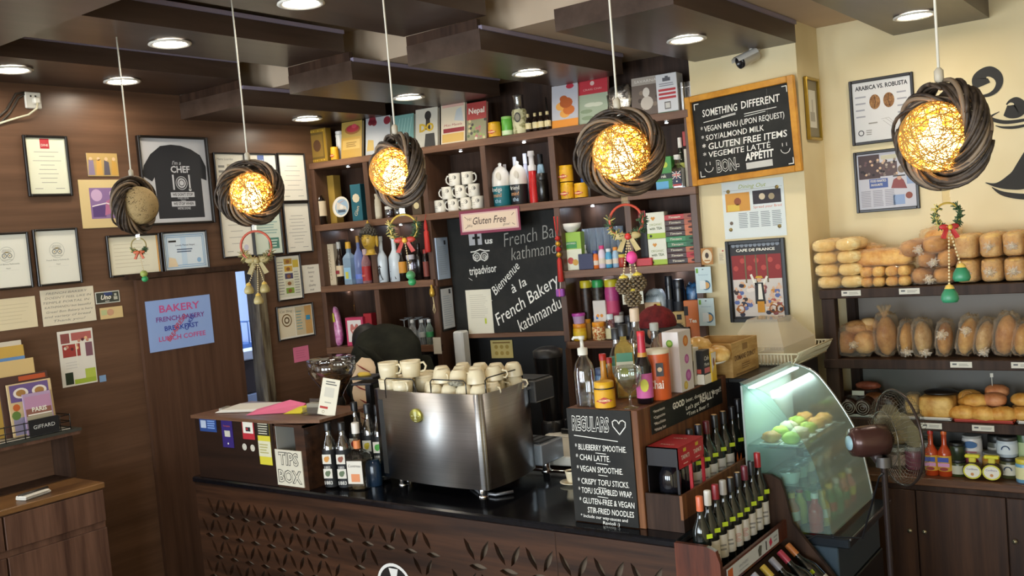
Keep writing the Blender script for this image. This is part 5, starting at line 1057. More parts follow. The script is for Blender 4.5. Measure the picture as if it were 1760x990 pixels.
# leaf lattice: a flat curve with leaf shaped holes, given thickness
def leaf(u,v,ang,L,Wd):
 o=[]
 for s_ in (1,-1):
  for i in range(6):
   q=i/6;x=(q-.5)*L*s_;o.append((u+x*math.cos(ang)-s_*Wd*math.sin(PI*q)/2*math.sin(ang)*1.0,v+x*math.sin(ang)+s_*Wd*math.sin(PI*q)/2*math.cos(ang)))
 return o
def lattice(x0,x1,zt,p,rows,first):
 """holes inside one panel; x along the counter, z up"""
 h=[];rs=p*.90
 for r in range(-1,rows+1):
  z=zt-.085-rs*r
  n=int((x1-x0)/p)+1
  for i in range(n+1):
   u=x0+p*(i+.5*(r % 2))+first
   if r>=0 and x0+.02<u<x1-.02:h.append(leaf(u,z,0,p*.60,p*.19))
   for sg in (-1,1):
    uu=u+p*.5+sg*p*.25;zz=z-rs*.5
    if x0+.02<uu<x1-.02 and zz<zt:h.append(leaf(uu,zz,sg*math.radians(61),p*.66,p*.17))
 return h
c=bpy.data.curves.new('front_panel','CURVE');c.dimensions='2D';c.fill_mode='BOTH';c.extrude=.009
def spline(pts):
 s_=c.splines.new('POLY');s_.points.add(len(pts)-1);s_.use_cyclic_u=True
 for q,(u,v) in zip(s_.points,pts):q.co=(u,v,0,1)
spline([(CXL,.03),(CXR-.002,.03),(CXR-.002,CTZ-.035),(CXL,CTZ-.035)])
xa,xb,xc,xd,xe,xf=[on(px,py,'y',CY0+.02).x for px,py in ((349,900),(583,930),(590,930),(757,960),(768,970),(960,985))]
HOLES=lattice(xa,xb,.875,.132,6,.0)+lattice(xc+.01,xd,.86,.140,6,.03)+lattice(xe+.02,xf+.5,.84,.170,4,.0)
LOGO=on(681,1008,'y',CY0+.02)
for hp in HOLES:
 if all(math.hypot(u-LOGO.x,v-LOGO.z)>.125 for u,v in hp):spline(hp)
co=bpy.data.objects.new('front_panel',c);COL.objects.link(co)
me=bpy.data.meshes.new_from_object(co);bpy.data.objects.remove(co)
b=MB();b.add([(v.co.x,CY0+.021-v.co.z,v.co.y) for v in me.vertices],[tuple(p.vertices) for p in me.polygons],wc);b.build('front_panel',t);bpy.data.meshes.remove(me)
MB().box(CXL,CY0+.040,.03,CXR-.012,CY0+.048,CTZ-.035,mat('6a5c4e',.25)).build('lattice_backing',t)
MB().box(CXR-.012,CY0+.032,.02,CXR,3.86,CTZ-.035,WOODC()).build('end_panel',t)
# seams between the front boards
sx=on(955,940,'y',CY0+.012).x
MB().box(sx-.002,CY0+.0105,.03,sx+.002,CY0+.0125,CTZ-.04,DARKW()).build('seam',t)
b=MB();b.T=Matrix.Translation((LOGO.x,CY0+.0115,LOGO.z));b.disc(0,0,.115,0,mat('dcd9d2',.5),32).disc(0,0,.10,-.0006,mat('16130f',.5),32)
b.poly([(-.03,.09),(.03,.09),(.012,.03),(.035,0),(-.035,0),(-.012,.03)],-.0012,mat('dcd9d2',.5)).ring(0,-.02,.05,.014,-.0012,mat('dcd9d2',.5),20);b.build('round_emblem',t,'black and white round emblem')
b=MB().box(CXL-.01,CY0,CTZ-.034,CXR+.004,CY1,CTZ,GRANITE(),.008).box(-2.38,CY1-.01,CTZ-.034,CXR+.004,4.42,CTZ-.0005,GRANITE(),.006)
o=b.build('worktop');tag(o,'glossy black granite top of the bar counter','worktop')
# ------------------------------------------------------------------ till cabinet with stickers
tx0,tx1,tz=-4.675,-4.012,1.352
t=thing('till_cabinet','dark wooden till cabinet with stickers at the counter end','cabinet',(0,0,CTZ+.0005))
H=tz-CTZ
MB().box(tx0,3.222,0,tx1,3.62,H-.018,noisy('blackish_walnut','1a110c','342016',(1.1,18,18),.4,.4,5,.25,.78)).build('body',t)
MB().add([(tx0-.012,3.205,H-.017),(tx1+.0,3.205,H-.017),(-3.70,3.27,H-.012),(-3.70,3.62,H-.012),(tx0-.012,3.63,H-.017),(tx0-.012,3.205,H),(tx1,3.205,H),(-3.70,3.27,H+.004),(-3.70,3.62,H+.004),(tx0-.012,3.63,H)],[(4,3,2,1,0),(5,6,7,8,9),(0,1,6,5),(1,2,7,6),(2,3,8,7),(3,4,9,8),(4,0,5,9)],WOODX()).build('top',t)
TZ=tz+.004
def P_(px,py,y=3.219):q=on(px,py,'y',y);return q
def sticker(label,tl,br,col,draw=None,name='payment_sticker',y=3.2195):
 a,c_=on(*tl,'y',y),on(*br,'y',y);W,H_=c_.x-a.x,a.z-c_.z;t=thing(name,label,'sticker',(a+c_)/2,group='stickers on the till cabinet')
 b=MB();b.box(-W/2,-.0012,-H_/2,W/2,.001,H_/2,mat(col,.4));
 if draw:draw(b,W/2,H_/2,-.0018)
 b.build('sticker',t)
def d_qrless(b,w,h,y):b.rect(-w*.5,-h*.2,w*.5,h*.25,y,mat('c9c4b4',.5)).text('fonepay',0,h*.6,h*.2,y,mat('b5523a',.6),width=w*1.2).disc(0,-h*.7,w*.12,y,PAPER(),8)
sticker('blue payment sticker at the left end of the till cabinet',(342,717),(373,743),'2f4a86',lambda b,w,h,y:(b.rect(-w*.85,-h*.5,-w*.2,h*.6,y,mat('b9c4d6',.5)),b.lines(-w*.05,-h*.6,w*.85,h*.7,4,y,mat('7d9ad0',.6),.6,.1)))
sticker('purple payment sticker with blank pale square',(379.5,722),(403,770),'37286e',d_qrless)
sticker('red and white card sticker above two round stickers',(415,722),(438.5,756),'b8323a',lambda b,w,h,y:(b.rect(-w*.85,-h*.35,w*.85,h*.9,y,PAPER()),b.rect(-w*.4,-h*.15,w*.4,h*.3,y-.0005,mat('2b2a2e',.5)),b.rect(-w*.3,-h*.0,w*.0,h*.2,y-.001,mat('b5303a',.5))))
for i,(px,lab) in enumerate(((420.5,'round white sticker, the left of two'),(434.5,'round white sticker, the right of two'))):
 q=P_(px,768+i*2,3.2195);t=thing('round_sticker',lab,'sticker',q,group='round stickers on the till cabinet');b=MB();b.T=Matrix.Rotation(PI/2,4,'X');b.lathe([(.0185,.001),(.0001,.0011)],mat('d6d0bf',.5),20);b.T=None
 b.ring(0,0,.011,.0015,-.0022,mat('a9a290',.6),16);b.build('sticker',t)
sticker('yellow and black notice sticker next to the tips box',(440.5,724),(469,800),'d6c93f',lambda b,w,h,y:(b.rect(-w,h*.35,w,h,y,mat('26241c',.5)),[b.lines(-w*.8,h*.4,w*.8,h*.95,5,y-.0006,mat('cfc9b0',.7),.4,.2)],b.rect(-w,-h*.62,w,h*.1,y-.0003,mat('d8d3b4',.6)),b.lines(-w*.8,-h*.5,w*.6,h*.0,4,y-.0008,mat('b0a86a',.7))),'notice_sticker')
# things lying on the till cabinet
def zt_on(px,py,z=TZ):return on(px,py,'z',z)
t=thing('paper_stack','white papers with clip on the till cabinet','papers',(-4.45,3.42,TZ),.35)
b=MB()
for i in range(4):b.box(-.15+.008*i,-.10+.004*i,.003*i,.13+.006*i,.10+.006*i,.003*i+.0025,mat('dcd7cb',.8))
b.build('papers',t);MB().box(-.155,-.06,.0,-.125,.02,.018,mat('b5b0a4',.3,.6),.004).build('clip',t)
t=thing('pink_paper','folded pink paper on the till cabinet','paper',(-4.17,3.40,TZ),.5)
MB().add([(-.16,-.06,.0),(.13,-.07,.004),(.15,.03,.03),(.05,.06,.05),(-.14,.05,.012),(-.16,-.06,-.001),(.13,-.07,.001),(.15,.03,.0),(.05,.06,.0),(-.14,.05,.0)],[(0,1,2),(0,2,3),(0,3,4),(9,8,7,6,5),(0,5,6,1),(1,6,7,2),(2,7,8,3),(3,8,9,4),(4,9,5,0)],mat('d9688a',.7)).build('sheet',t)
t=thing('yellow_paper','folded yellow notes on the till cabinet','paper',(-3.98,3.43,TZ),.3)
MB().add([(-.11,-.05,0),(.0,-.05,.006),(.03,.04,.035),(-.07,.05,.02),(-.11,-.05,-.0005),(.0,-.05,0),(.03,.04,0),(-.07,.05,0)],[(0,1,2,3),(7,6,5,4),(0,4,5,1),(1,5,6,2),(2,6,7,3),(3,7,4,0)],mat('d9c628',.7)).add([(.0,-.03,.004),(.11,-.03,.004),(.11,.05,.024),(.02,.05,.024)],[(0,1,2,3)],mat('d9c628',.7)).build('notes',t)
t=thing('card_holder','clear card holder with business cards on the till cabinet','card holder',(-3.865,3.40,TZ),.2)
MB().box(-.06,-.035,0,.06,.035,.004,glass('d6d8d8',.3,.05,'acrylic')).box(-.06,-.037,.004,.06,-.034,.04,glass('d6d8d8',.3,.05,'acrylic')).box(-.06,.03,.004,.06,.033,.075,glass('d6d8d8',.3,.05,'acrylic')).build('holder',t)
MB().box(-.045,-.02,.005,.045,.026,.058,mat('8d8675',.6),.002).build('cards',t)
t=thing('table_sign','leaning white payment sign stand on the till cabinet','sign',(-3.76,3.37,TZ+.001),.22,rot=(Matrix.Rotation(.22,3,'Z') @ Matrix.Rotation(-.2,3,'X') @ Matrix.Rotation(.16,3,'Y')).to_euler())
b=MB();b.box(-.055,0,0,.055,.004,.19,mat('ddd6c0',.5),.001);b.T=Matrix.Translation((0,0,.095))
b.rect(-.03,.0,.03,.05,-.0008,mat('c9c4b4',.6)).rect(-.045,-.062,.005,-.05,-.0008,mat('b0342c',.6)).lines(-.03,.06,.04,.085,2,-.0008,mat('5a5a55',.7)).rect(-.02,-.03,.02,-.026,-.0008,mat('8a8a80',.7)).ring(-.02,-.078,.007,.002,-.0008,mat('8a7a5a',.7),12);b.build('card',t)
# ------------------------------------------------------------------ tips box
t=thing('tips_box','open fronted tips box with handwritten TIPS BOX sheet','tips box',(0,0,CTZ+.0005))
x0,x1=-4.008,-3.77;y0=3.222;th=.012;ti=.332
b=MB().box(x0,y0,0,x0+th,3.5,ti,wc).box(x1-th,y0,0,x1,3.5,ti,wc).box(x0+th,y0,0,x1-th,3.5,th,wc).box(x0+th,3.49,th,x1-th,3.5,ti,mat('a9a79f',.7)).box(x0+.0125,y0+.003,th,x0+.016,3.489,ti,mat('a3a29c',.7)).box(x0,y0,ti-.012,x1,3.5,ti,wc)
b.box(x1-.075,y0+.0,th,x1-th,y0+.004,ti-.012,wc);b.build('box',t)
b=MB();X0,X1=x0+.004,x1-.03;Z1=.20;b.box(X0,y0-.006,.012,X1,y0-.001,Z1,mat('d3cbb6',.7));k=mat('3a3733',.7)
[b.text(s_,(X0+X1)/2,v_,.088,y0-yy_,m_,bold=bo,xs=xs_) for s_,v_,xs_ in (('TIPS',.150,.92),('BOX',.058,.95)) for yy_,m_,bo in ((.0068,k,.05),(.0074,mat('d3cbb6',.7),.006))];b.build('paper_sign',t,'white sheet with outlined letters')
t=thing('banknotes','crumpled banknotes inside the tips box','money',(-3.86,3.32,CTZ+.014))
b=MB()
for i in range(9):b.ell((rnd.uniform(-.05,.035),rnd.uniform(-.03,.08),.03+.025*i),(.045,.035,.02),mat(rnd.choice(['8a8a6c','a68f6a','7d5a4a','b0aa8c','9a9c80']),.8),9,6,.5,i*3.1,ns=4)
b.build('notes',t)
# ------------------------------------------------------------------ syrup bottles
def cb(px,py,z=CTZ):return on(px,py,'z',z)
GLD=mat('1c201e',.12,0,.6)
def syrup(label,x,y,H,fruit,cap='16171a'):
 c=fruit
 def dr(b,r,h,yy):
  for k_,(v,col) in enumerate(((.46,c),(.24,'5a6a4a'))):
   b.rect(-r*.62,h*(v-.07),r*.62,h*(v+.075),yy-.002,mat('d6d0c2',.6));b.disc(-r*.05,h*v,r*.36,yy-.0026,mat(col,.6),9,h*.045).disc(r*.2,h*(v+.02),r*.2,yy-.003,mat(col,.5),8,h*.03)
  b.text('1883',0,h*.335,h*.055,yy-.0028,mat('b9b6ae',.6),bold=.02).text('1883',0,h*.10,h*.075,yy-.0028,mat('c9c6be',.6),bold=.02)
 t=bottle('syrup_bottle',label,'bottle',(x,y,CTZ+.001),.0385,H,glass('8a928a',.5,.05,'syrup_glass'),mat(cap,.35),'121214',(.03,.60),.40,.62,.88,'black labelled syrup bottles',rz=.35,draw=dr)
 return t
syrup('front syrup bottle with peach picture beside the tips box',-3.690,3.31,.335,'c98a3a')
syrup('front syrup bottle with brown fruit picture, middle of the front row',-3.610,3.33,.335,'8a4a30')
syrup('rear syrup bottle with red fruit label nearest the sign stand',-3.705,3.52,.40,'b8302a')
syrup('rear syrup bottle with yellow fruit label in the middle',-3.600,3.51,.395,'c9b42c')
syrup('rear syrup bottle with green leaf label by the machine',-3.515,3.50,.395,'4a9a3a')
bottle('liqueur_bottle','clear square liqueur bottle with white and orange label before the machine','bottle',(-3.525,3.345,CTZ+.001),.047,.335,glass('c9cdc8',.35,.05,'clear_liqueur_glass'),mat('dcd6cc',.35),None,neck=.36,sh=.50,cz=.84,rz=.3,square=True,fill=(.42,mat('6a563a',.3)))
o=[o for o in bpy.data.objects if o.name.startswith('liqueur_bottle')][-1]
b=MB();b.box(-.042,-.0475,.035,.042,-.0455,.15,mat('d9d2c4',.6)).rect(-.022,.045,.026,.085,-.0482,mat('d98a5a',.6)).text('Cointreau',0,.125,.02,-.0482,mat('4a3a34',.6),width=.07,shear=.2).lathe([(.019,.205),(.018,.245)],mat('d9824a',.5),12);b.build('label',o,'white and orange label')
t=thing('soda_bottle','green bottle with grey label behind the syrup bottles','bottle',(-3.43,3.60,CTZ+.001))
MB().lathe([(.035,0),(.037,.01),(.037,.24),(.014,.32),(.013,.36)],glass('7fa07a',.55,.05,'green_glass'),16).build('bottle_body',t);MB().lathe([(.0375,.13),(.0375,.24)],mat('9aa696',.6),16).build('label',t);MB().lathe([(.015,.36),(.015,.385),(.0001,.387)],mat('2c4a2c',.4),12).build('cap',t)
t=thing('sparkling_bottle','dark blue bottle lying low beside the machine','bottle',(-3.50,3.42,CTZ+.001))
MB().lathe([(.04,0),(.042,.01),(.042,.10),(.03,.13),(.0001,.131)],mat('1c2f44',.15),16).build('bottle_body',t)
# ------------------------------------------------------------------ coffee grinder with bean hopper
t=thing('coffee_grinder','coffee grinder with clear bean hopper behind the till cabinet','grinder',(-4.10,3.755,CTZ+.001))
MB().box(-.08,-.10,0,.08,.12,.30,mat('171513',.3),.015).lathe([(.055,.30),(.06,.34),(.05,.37)],mat('232120',.3),18).build('body',t)
MB().lathe([(.045,.37),(.06,.40),(.135,.52),(.138,.58),(.134,.582)],glass('d6cfc2',.28,.05,'hopper_plastic'),24).build('hopper',t)
MB().lathe([(.042,.372),(.056,.402),(.11,.485),(.0001,.50)],noisy('coffee_beans','1d0f08','7a5836',(55,55,55),.45,.4,2,.45,.6,.6),20).build('beans',t)
MB().lathe([(.140,.582),(.142,.592),(.12,.60),(.0001,.602)],glass('cfcac0',.4,.08,'hopper_lid'),24).build('hopper_lid',t)
t=thing('menu_folder','dark folder with yellow paper lying behind the grinder hopper','folder',(-3.905,3.80,1.475),.25)
MB().box(-.05,-.06,0,.10,.08,.014,mat('1b1a1c',.4),.003).box(-.04,-.07,-.03,.09,.06,-.018,mat('26242a',.4),.003).build('folder',t);MB().ell((.01,.0,.022),(.045,.03,.014),mat('c9a63a',.6),10,6,.3).build('yellow_paper',t)
MB().box(.02,-.02,-.474,.05,.02,-.03,mat('17171a',.4)).box(.0,-.07,-.474,.09,.07,-.46,mat('17171a',.4)).build('stand',t)
# ------------------------------------------------------------------ espresso machine
mx0,mx1,my0,my1,mzb,mzt=-3.455,-2.74,3.385,3.81,1.048,1.492
t=thing('espresso_machine','large brushed steel espresso machine on the counter, rear facing out','coffee machine',(0,0,0))
def curve_pts(a,bb,bulge,n=18):
 o=[]
 for i in range(n+1):
  q=i/n;x=a[0]+(bb[0]-a[0])*q;y=a[1]+(bb[1]-a[1])*q;L=math.hypot(bb[0]-a[0],bb[1]-a[1]);nx,ny=(bb[1]-a[1])/L,-(bb[0]-a[0])/L;k=bulge*4*q*(1-q);o.append((x+nx*k,y+ny*k))
 return o
def wall_sheet(b,pts,zb,zt_,m,th=.006,flare=0.0):
 n=len(pts);vs=[]
 for z in (zb,zt_):
  for x,y in pts:vs.append((x,y,z))
 for z in (zb,zt_):
  for i,(x,y) in enumerate(pts):
   a=pts[max(i-1,0)];c_=pts[min(i+1,n-1)];L=math.hypot(c_[0]-a[0],c_[1]-a[1]);vs.append((x-(c_[1]-a[1])/L*th,y+(c_[0]-a[0])/L*th,z))
 fs=[]
 for i in range(n-1):fs+=[(i,i+1,n+i+1,n+i),(2*n+i+1,2*n+i,3*n+i,3*n+i+1),(n+i,n+i+1,3*n+i+1,3*n+i),(i+1,i,2*n+i,2*n+i+1)]
 fs+=[(0,n,3*n,2*n),(n-1,3*n-1,4*n-1,2*n-1)]
 b.add(vs,fs,m,True)
st=STEEL()
b=MB();wall_sheet(b,curve_pts((mx0-.005,my0+.05),(mx1,my0),.030),mzb,mzt,st);b.build('rear_panel',t)
b=MB();wall_sheet(b,curve_pts((mx1+.001,my0),(mx1-.03,my1),.028),mzb,mzt,st);b.build('side_panel',t)
b=MB();wall_sheet(b,curve_pts((mx0+.02,my1),(mx0-.005,my0+.05),.02),mzb,mzt,st);b.build('side_panel',t)
MB().box(mx0+.03,my0+.035,mzb+.02,mx1-.035,my1,mzt-.05,mat('22211f',.4)).box(mx0+.01,my0+.05,mzt-.05,mx1-.02,my1+.02,mzt-.035,mat('8a8884',.3,.8)).build('body',t)
MB().box(mx1-.30,my1+.0,mzt-.12,mx1+.005,my1+.17,mzt-.01,mat('6a6c6e',.3,.7),.006).box(mx1-.28,my1+.02,mzt-.01,mx1-.01,my1+.16,mzt-.004,mat('2a2a2a',.4)).build('group_head_cover',t)
MB().box(mx0+.03,my1+.0,mzb+.01,mx1+.012,my1+.20,mzb+.115,mat('b9c4cc',.25,.6),.006).box(mx0+.05,my1+.02,mzb+.115,mx1-.01,my1+.18,mzb+.118,mat('26272a',.4)).build('drip_tray',t)
b=MB()
for i in range(6):b.box(mx1-.30+.05*i,my1+.03,mzb+.1182,mx1-.27+.05*i,my1+.17,mzb+.121,mat('8a8c8e',.3,.8))
b.build('tray_grid',t)
for x,y in ((mx0+.10,my0+.09),(mx1-.07,my0+.05),(mx1-.05,my1+.12),(mx0+.1,my1+.1)):MB().lathe([(.026,0),(.026,.008),(.019,.012),(.019,.052)],CHROME(),16,(x,y,CTZ+.0008)).build('foot',t)
b=MB();q=on(716,714,'y',my0-.006)
bx=q.x;by=my0-.012;b.T=Matrix.Translation((bx,by,q.z)) @ Matrix.Rotation(PI/2+.03,4,'X');b.lathe([(.036,-.02),(.037,.002),(.034,.004),(.0001,.004)],mat('a39a4a',.3,.6),28,sx=1.0,sy=.92);b.T=Matrix.Translation((bx,by-.0048,q.z))
w_=mat('d2cf9a',.4,.3);b.rect(-.008,-.002,.008,.02,0,w_).rect(-.004,-.014,.004,-.002,0,w_).rect(-.009,-.018,.009,-.014,0,w_).rect(-.026,-.003,-.016,.0,0,w_).rect(.016,-.003,.026,.0,0,w_).rect(-.008,-.028,.008,-.024,0,w_);b.build('badge',t,'round brass badge')
b=MB()
def rail(pts):b.tube(pts,.0032,mat('4a4a48',.25,.9),6)
for x0_,x1_ in ((-3.36,-3.15),(-3.06,-2.83)):
 y0_,y1_=my0+.03,my0+.015;rail([(x0_,y0_,mzt-.04),(x0_,y0_,mzt+.048),(x0_+.012,y0_,mzt+.06),(x1_-.012,y1_,mzt+.06),(x1_,y1_,mzt+.048),(x1_,y1_,mzt-.04)])
rail([(mx1-.01,my0+.06,mzt-.04),(mx1-.01,my0+.06,mzt+.055),(mx1-.01,my0+.075,mzt+.065),(mx1-.02,my1-.08,mzt+.065),(mx1-.02,my1-.06,mzt+.055),(mx1-.02,my1-.06,mzt-.04)]);b.build('cup_rail',t)
MB().tube([(-2.98,3.55,CTZ+.012),(-2.85,3.46,CTZ+.009),(-2.75,3.45,CTZ+.011),(-2.70,3.52,CTZ+.012)],.008,mat('77777a',.3,.5),7).build('water_hose',t)
# cups on the machine
CUPM=mat('e0d3b2',.3)
def cup(x,y,z,rz,label,r=.047,H=.064,up=False,group='white cups on the espresso machine',parent_scale=1):
 t=thing('coffee_cup',label,'cup',(x,y,z),rz,group)
 prof=[(r*.60,0),(r*.66,.003),(r*.90,H*.45),(r,H),(r*.94,H),(r*.84,H*.45),(.0001,H*.1)]
 if not up:prof=[(r,0),(r*.97,H*.25),(r*.85,H*.72),(r*.66,H*.94),(r*.60,H),(r*.55,H*.985),(.0001,H*.97)]
 MB().lathe(prof,CUPM,18).build('cup',t)
 s_=1 if up else-1;zz=lambda q:q if up else H-q
 MB().tube([(r*.93,0,zz(H*.82)),(r*1.25,0,zz(H*.86)),(r*1.5,0,zz(H*.62)),(r*1.36,0,zz(H*.36)),(r*.86,0,zz(H*.3))],.0045,CUPM,7).build('handle',t)
n=0;ZC=mzt-.033
for r_,(y,xs_) in enumerate(((3.455,(-3.07,-2.975,-2.885,-2.80)),(3.545,(-3.16,-3.06,-2.965,-2.875,-2.79)),(3.635,(-3.22,-3.12,-3.025,-2.93,-2.835)),(3.725,(-3.17,-3.07,-2.97,-2.875,-2.79)))):
 for i,x in enumerate(xs_):
  cup(x,y,ZC,rnd.uniform(-.5,1.2),'upturned white cup on the machine, %s of the %s row' % (ORD[i],('front','second','third','rearmost')[r_]));n+=1
for i,(x,y) in enumerate(((-3.05,3.50),(-2.945,3.49),(-2.845,3.50),(-3.13,3.585),(-3.02,3.60),(-2.915,3.59),(-2.815,3.6),(-3.08,3.69),(-2.97,3.69),(-2.87,3.69),(-2.79,3.72))):
 cup(x,y,ZC+.0655,rnd.uniform(-1,2),'upturned white cup in the upper layer on the machine, %s from the front' % ORD[i])
def bigcup(x,y,z,rz,label,r=.052,H=.082):
 t=thing('latte_cup',label,'cup',(x,y,z),rz,'large white cups at the left of the machine top')
 MB().lathe([(r*.80,0),(r*.84,.004),(r*.96,H*.5),(r,H),(r*.95,H),(r*.9,H*.5),(.0001,H*.08)],CUPM,22).build('cup',t)
 MB().lathe([(r*1.0,H*.86),(r*1.005,H*.875)],mat('b9b098',.5),22,cap=False).build('rim_band',t)
 MB().tube([(r*.95,0,H*.80),(r*1.3,0,H*.84),(r*1.52,0,H*.60),(r*1.36,0,H*.34),(r*.9,0,H*.28)],.0055,CUPM,8).build('handle',t)
bigcup(-3.385,3.47,ZC,-.3,'large white cup at the front left corner of the machine top')
bigcup(-3.285,3.46,ZC,-.5,'large white cup behind the first wire rail, handle to the right')
bigcup(-3.375,3.575,ZC,.2,'large white cup, second from the rear panel on the left')
bigcup(-3.265,3.60,ZC,.3,'large white cup in the middle of the left group')
bigcup(-3.345,3.69,ZC,.4,'large white cup farthest back on the left')
bigcup(-3.385,3.475,ZC+.083,.1,'large white cup stacked on the front left cup')
bigcup(-3.285,3.53,ZC+.083,.5,'large white cup stacked, with dark handle gap beside the person')
t=thing('bead_cluster','small grey textured brush resting on the white cups','brush',(-2.915,3.43,ZC+.063),0)
MB().ell((0,0,.012),(.045,.02,.014),noisy('grey_bristle','5a564a','b0aa94',(90,90,90),.8,.2,2),16,10,.25,3,ns=9).build('brush',t)
# ------------------------------------------------------------------ behind the counter: back bench
t=thing('back_bench','dark back bench with white trays under the chalkboard','bench',(0,0,0))
MB().box(-4.05,4.56,.02,-2.78,4.86,.86,DARKW()).build('body',t);MB().box(-4.07,4.54,.86,-2.77,4.88,.90,mat('6a3d22',.35)).build('top',t,'reddish wooden top')
MB().tube([(-3.6,4.54,.82),(-2.78,4.54,.82)],.008,CHROME(),6).build('towel_rail',t)
for i,(z,c) in enumerate(((1.0,'c9c4b8'),(1.04,'b88a80'),(1.075,'d6d2c6'))):
 tag(MB().box(-3.28+.01*i,4.6,z-.098,-2.90+.01*i,4.84,z-.06,mat(c,.5),.006).build('tray'),('lowest pale tray on the back bench','pinkish tray in the middle of the pile on the back bench','white tray topmost on the back bench')[i],'tray','pile of trays')
t=thing('black_scale','small black box with screen on the pile of trays','scale',(-3.08,4.72,1.0165));MB().box(-.09,-.08,0,.09,.08,.03,mat('141517',.35),.005).box(-.075,-.06,.03,.075,.05,.085,mat('1c1d20',.3),.006).build('body',t)
t=thing('black_blender','tall black blender before the chalkboard edge','blender',(-3.27,4.72,.901))
MB().lathe([(.085,0),(.09,.01),(.075,.16),(.06,.18)],mat('121214',.3),18).build('base',t);MB().lathe([(.06,.18),(.085,.50),(.088,.56)],mat('19191b',.25),18).build('jug',t);MB().lathe([(.09,.56),(.09,.60),(.05,.62),(.0001,.625)],mat('202022',.35),18).build('lid',t)
t=thing('cutting_board','white cutting board slab on the counter beside the machine','board',on(955,775,'z',CTZ+.04)+Vector((0,.05,-.039)),.1)
MB().box(-.16,-.2,0,.25,.22,.05,mat('cfcabb',.5),.006).build('board',t)
t=thing('metal_cup','small steel cup with spoons between machine and board','cup',(-2.66,4.06,CTZ+.0005))
MB().lathe([(.03,0),(.036,.1),(.033,.1),(.0001,.01)],mat('8f8f90',.3,.8),16).build('cup',t);MB().tube([(0,0,.02),(.015,.02,.17)],.004,CHROME(),6).tube([(0,0,.02),(-.01,.03,.16)],.004,CHROME(),6).build('spoons',t)
for i,(px,py,lab) in enumerate(((972,834,'small espresso cup with coffee on a saucer beside the menu board'),)):
 q=cb(px,py);t=thing('espresso_cup',lab,'cup',q+Vector((.02,.03,.0008)))
 MB().lathe([(.03,0),(.034,.003),(.058,.010),(.06,.013),(.034,.008),(.0001,.006)],CUPM,22).build('saucer',t)
 MB().lathe([(.018,.008),(.024,.02),(.030,.055),(.032,.065),(.029,.065),(.022,.02),(.0001,.012)],CUPM,18).build('cup',t);MB().lathe([(.0001,.058),(.0295,.058)],mat('a3672f',.4),16).build('coffee',t)
 # ------------------------------------------------------------------ menu board case
rx0,rx1,ry0,ry1,rz1=-2.196,-1.868,3.268,4.12,1.475
t=thing('drinks_case','reddish wooden case with chalkboard menu front on the counter end','case',(0,0,0))
MB().box(rx0,ry0+.008,CTZ+.001,rx1,ry1,rz1,CARC(),.002).build('case',t)
b=MB();bw=(rx1-rx0-.028);uc=rx0+bw/2;zc_=(CTZ+rz1)/2;b.box(rx0+.001,ry0,CTZ+.004,rx0+bw,ry0+.0078,rz1-.001,BOARD());y=ry0-.0008
def R(s_,u,v,hh,wd,bold=.008,sh=.1):b.text(s_,rx0+bw*u,CTZ+.475*v,hh,y,CH,width=wd,bold=bold,shear=sh)
b.text('REGULARS',rx0+bw*.37,CTZ+.475*.865,.080,y,CH,bold=.05,shear=.1,xs=.46).text('REGULARS',rx0+bw*.37,CTZ+.475*.865,.080,y-.0006,BOARD(),bold=.012,shear=.1,xs=.46)
hx,hzz=rx0+bw*.82,CTZ+.475*.862;hp=[(0,-.032),(.028,.0),(.03,.018),(.018,.026),(.006,.022),(0,.010),(-.006,.022),(-.018,.026),(-.03,.018),(-.028,.0),(0,-.032)]
b.stroke([(hx+u_,hzz+v_) for u_,v_ in hp],.004,y,CH).stroke([(rx0+bw*.10,CTZ+.475*.765),(rx0+bw*.78,CTZ+.475*.735)],.003,y,CH)
for i,(s_,v,wd,ul) in enumerate((('* Blueberry Smoothie.',.665,.80,(.42,.58)),('* Chai Latte.',.575,.54,(.42,.60)),('* Vegan Smoothie.',.475,.72,(.44,.58)),('* Crispy Tofu Sticks.',.365,.80,(.42,.54)),('* Tofu Scrambled Wrap.',.285,.84,(.40,.56)),('* Gluten-Free & Vegan',.195,.86,None),('Stir-Fried Noodles',.115,.72,None),('* Include our way-sauces and',.060,.74,None),('Ravioli :)',.018,.26,None))):
 b.text(s_.upper() if i<7 else s_,rx0+bw*(.10+wd*.5) if s_[0]=='*' else rx0+bw*.58,CTZ+.475*v,.034 if i<7 else .019,y,CH,width=bw*wd,bold=.004,shear=.08)
 if ul:b.stroke([(rx0+bw*ul[0],CTZ+.475*(v-.042)),(rx0+bw*ul[1],CTZ+.475*(v-.046))],.0025,y,CH)
b.build('chalkboard_front',t,'black menu board with white chalk writing')
b=MB();b.T=Matrix.Translation((rx1+.001,0,0)) @ Matrix.Rotation(PI/2,4,'Z')
v0,v1=ry0+.11,4.06;b.box(v0,-.003,rz1-.118,v1,-.0005,rz1-.006,BOARD());y=-.0036
b.text('GOOD',v0+(v1-v0)*.36,rz1-.042,.036,y,CH,width=.11,bold=.04).text('beer, does we',v0+(v1-v0)*.61,rz1-.040,.024,y,CH,width=.20,bold=.006).text("Let's get",v0+(v1-v0)*.55,rz1-.072,.026,y,CH,width=.13,bold=.006).text('REALLY',v0+(v1-v0)*.77,rz1-.062,.044,y,CH,width=.15,bold=.03).text('large!!',v0+(v1-v0)*.92,rz1-.052,.032,y,CH,width=.09,bold=.01).text('*Toss a Beer !!',v0+(v1-v0)*.62,rz1-.100,.024,y,CH,width=.22,bold=.006)
for i,s_ in enumerate(('*Americano','*Cappuccino','*Macchiato','*Whiskey Sour')):b.text(s_,v0+.07,rz1-.030-.025*i,.017,y,CH,width=.10,bold=.01)
b.build('side_chalkboard',t,'narrow black board with chalk writing')
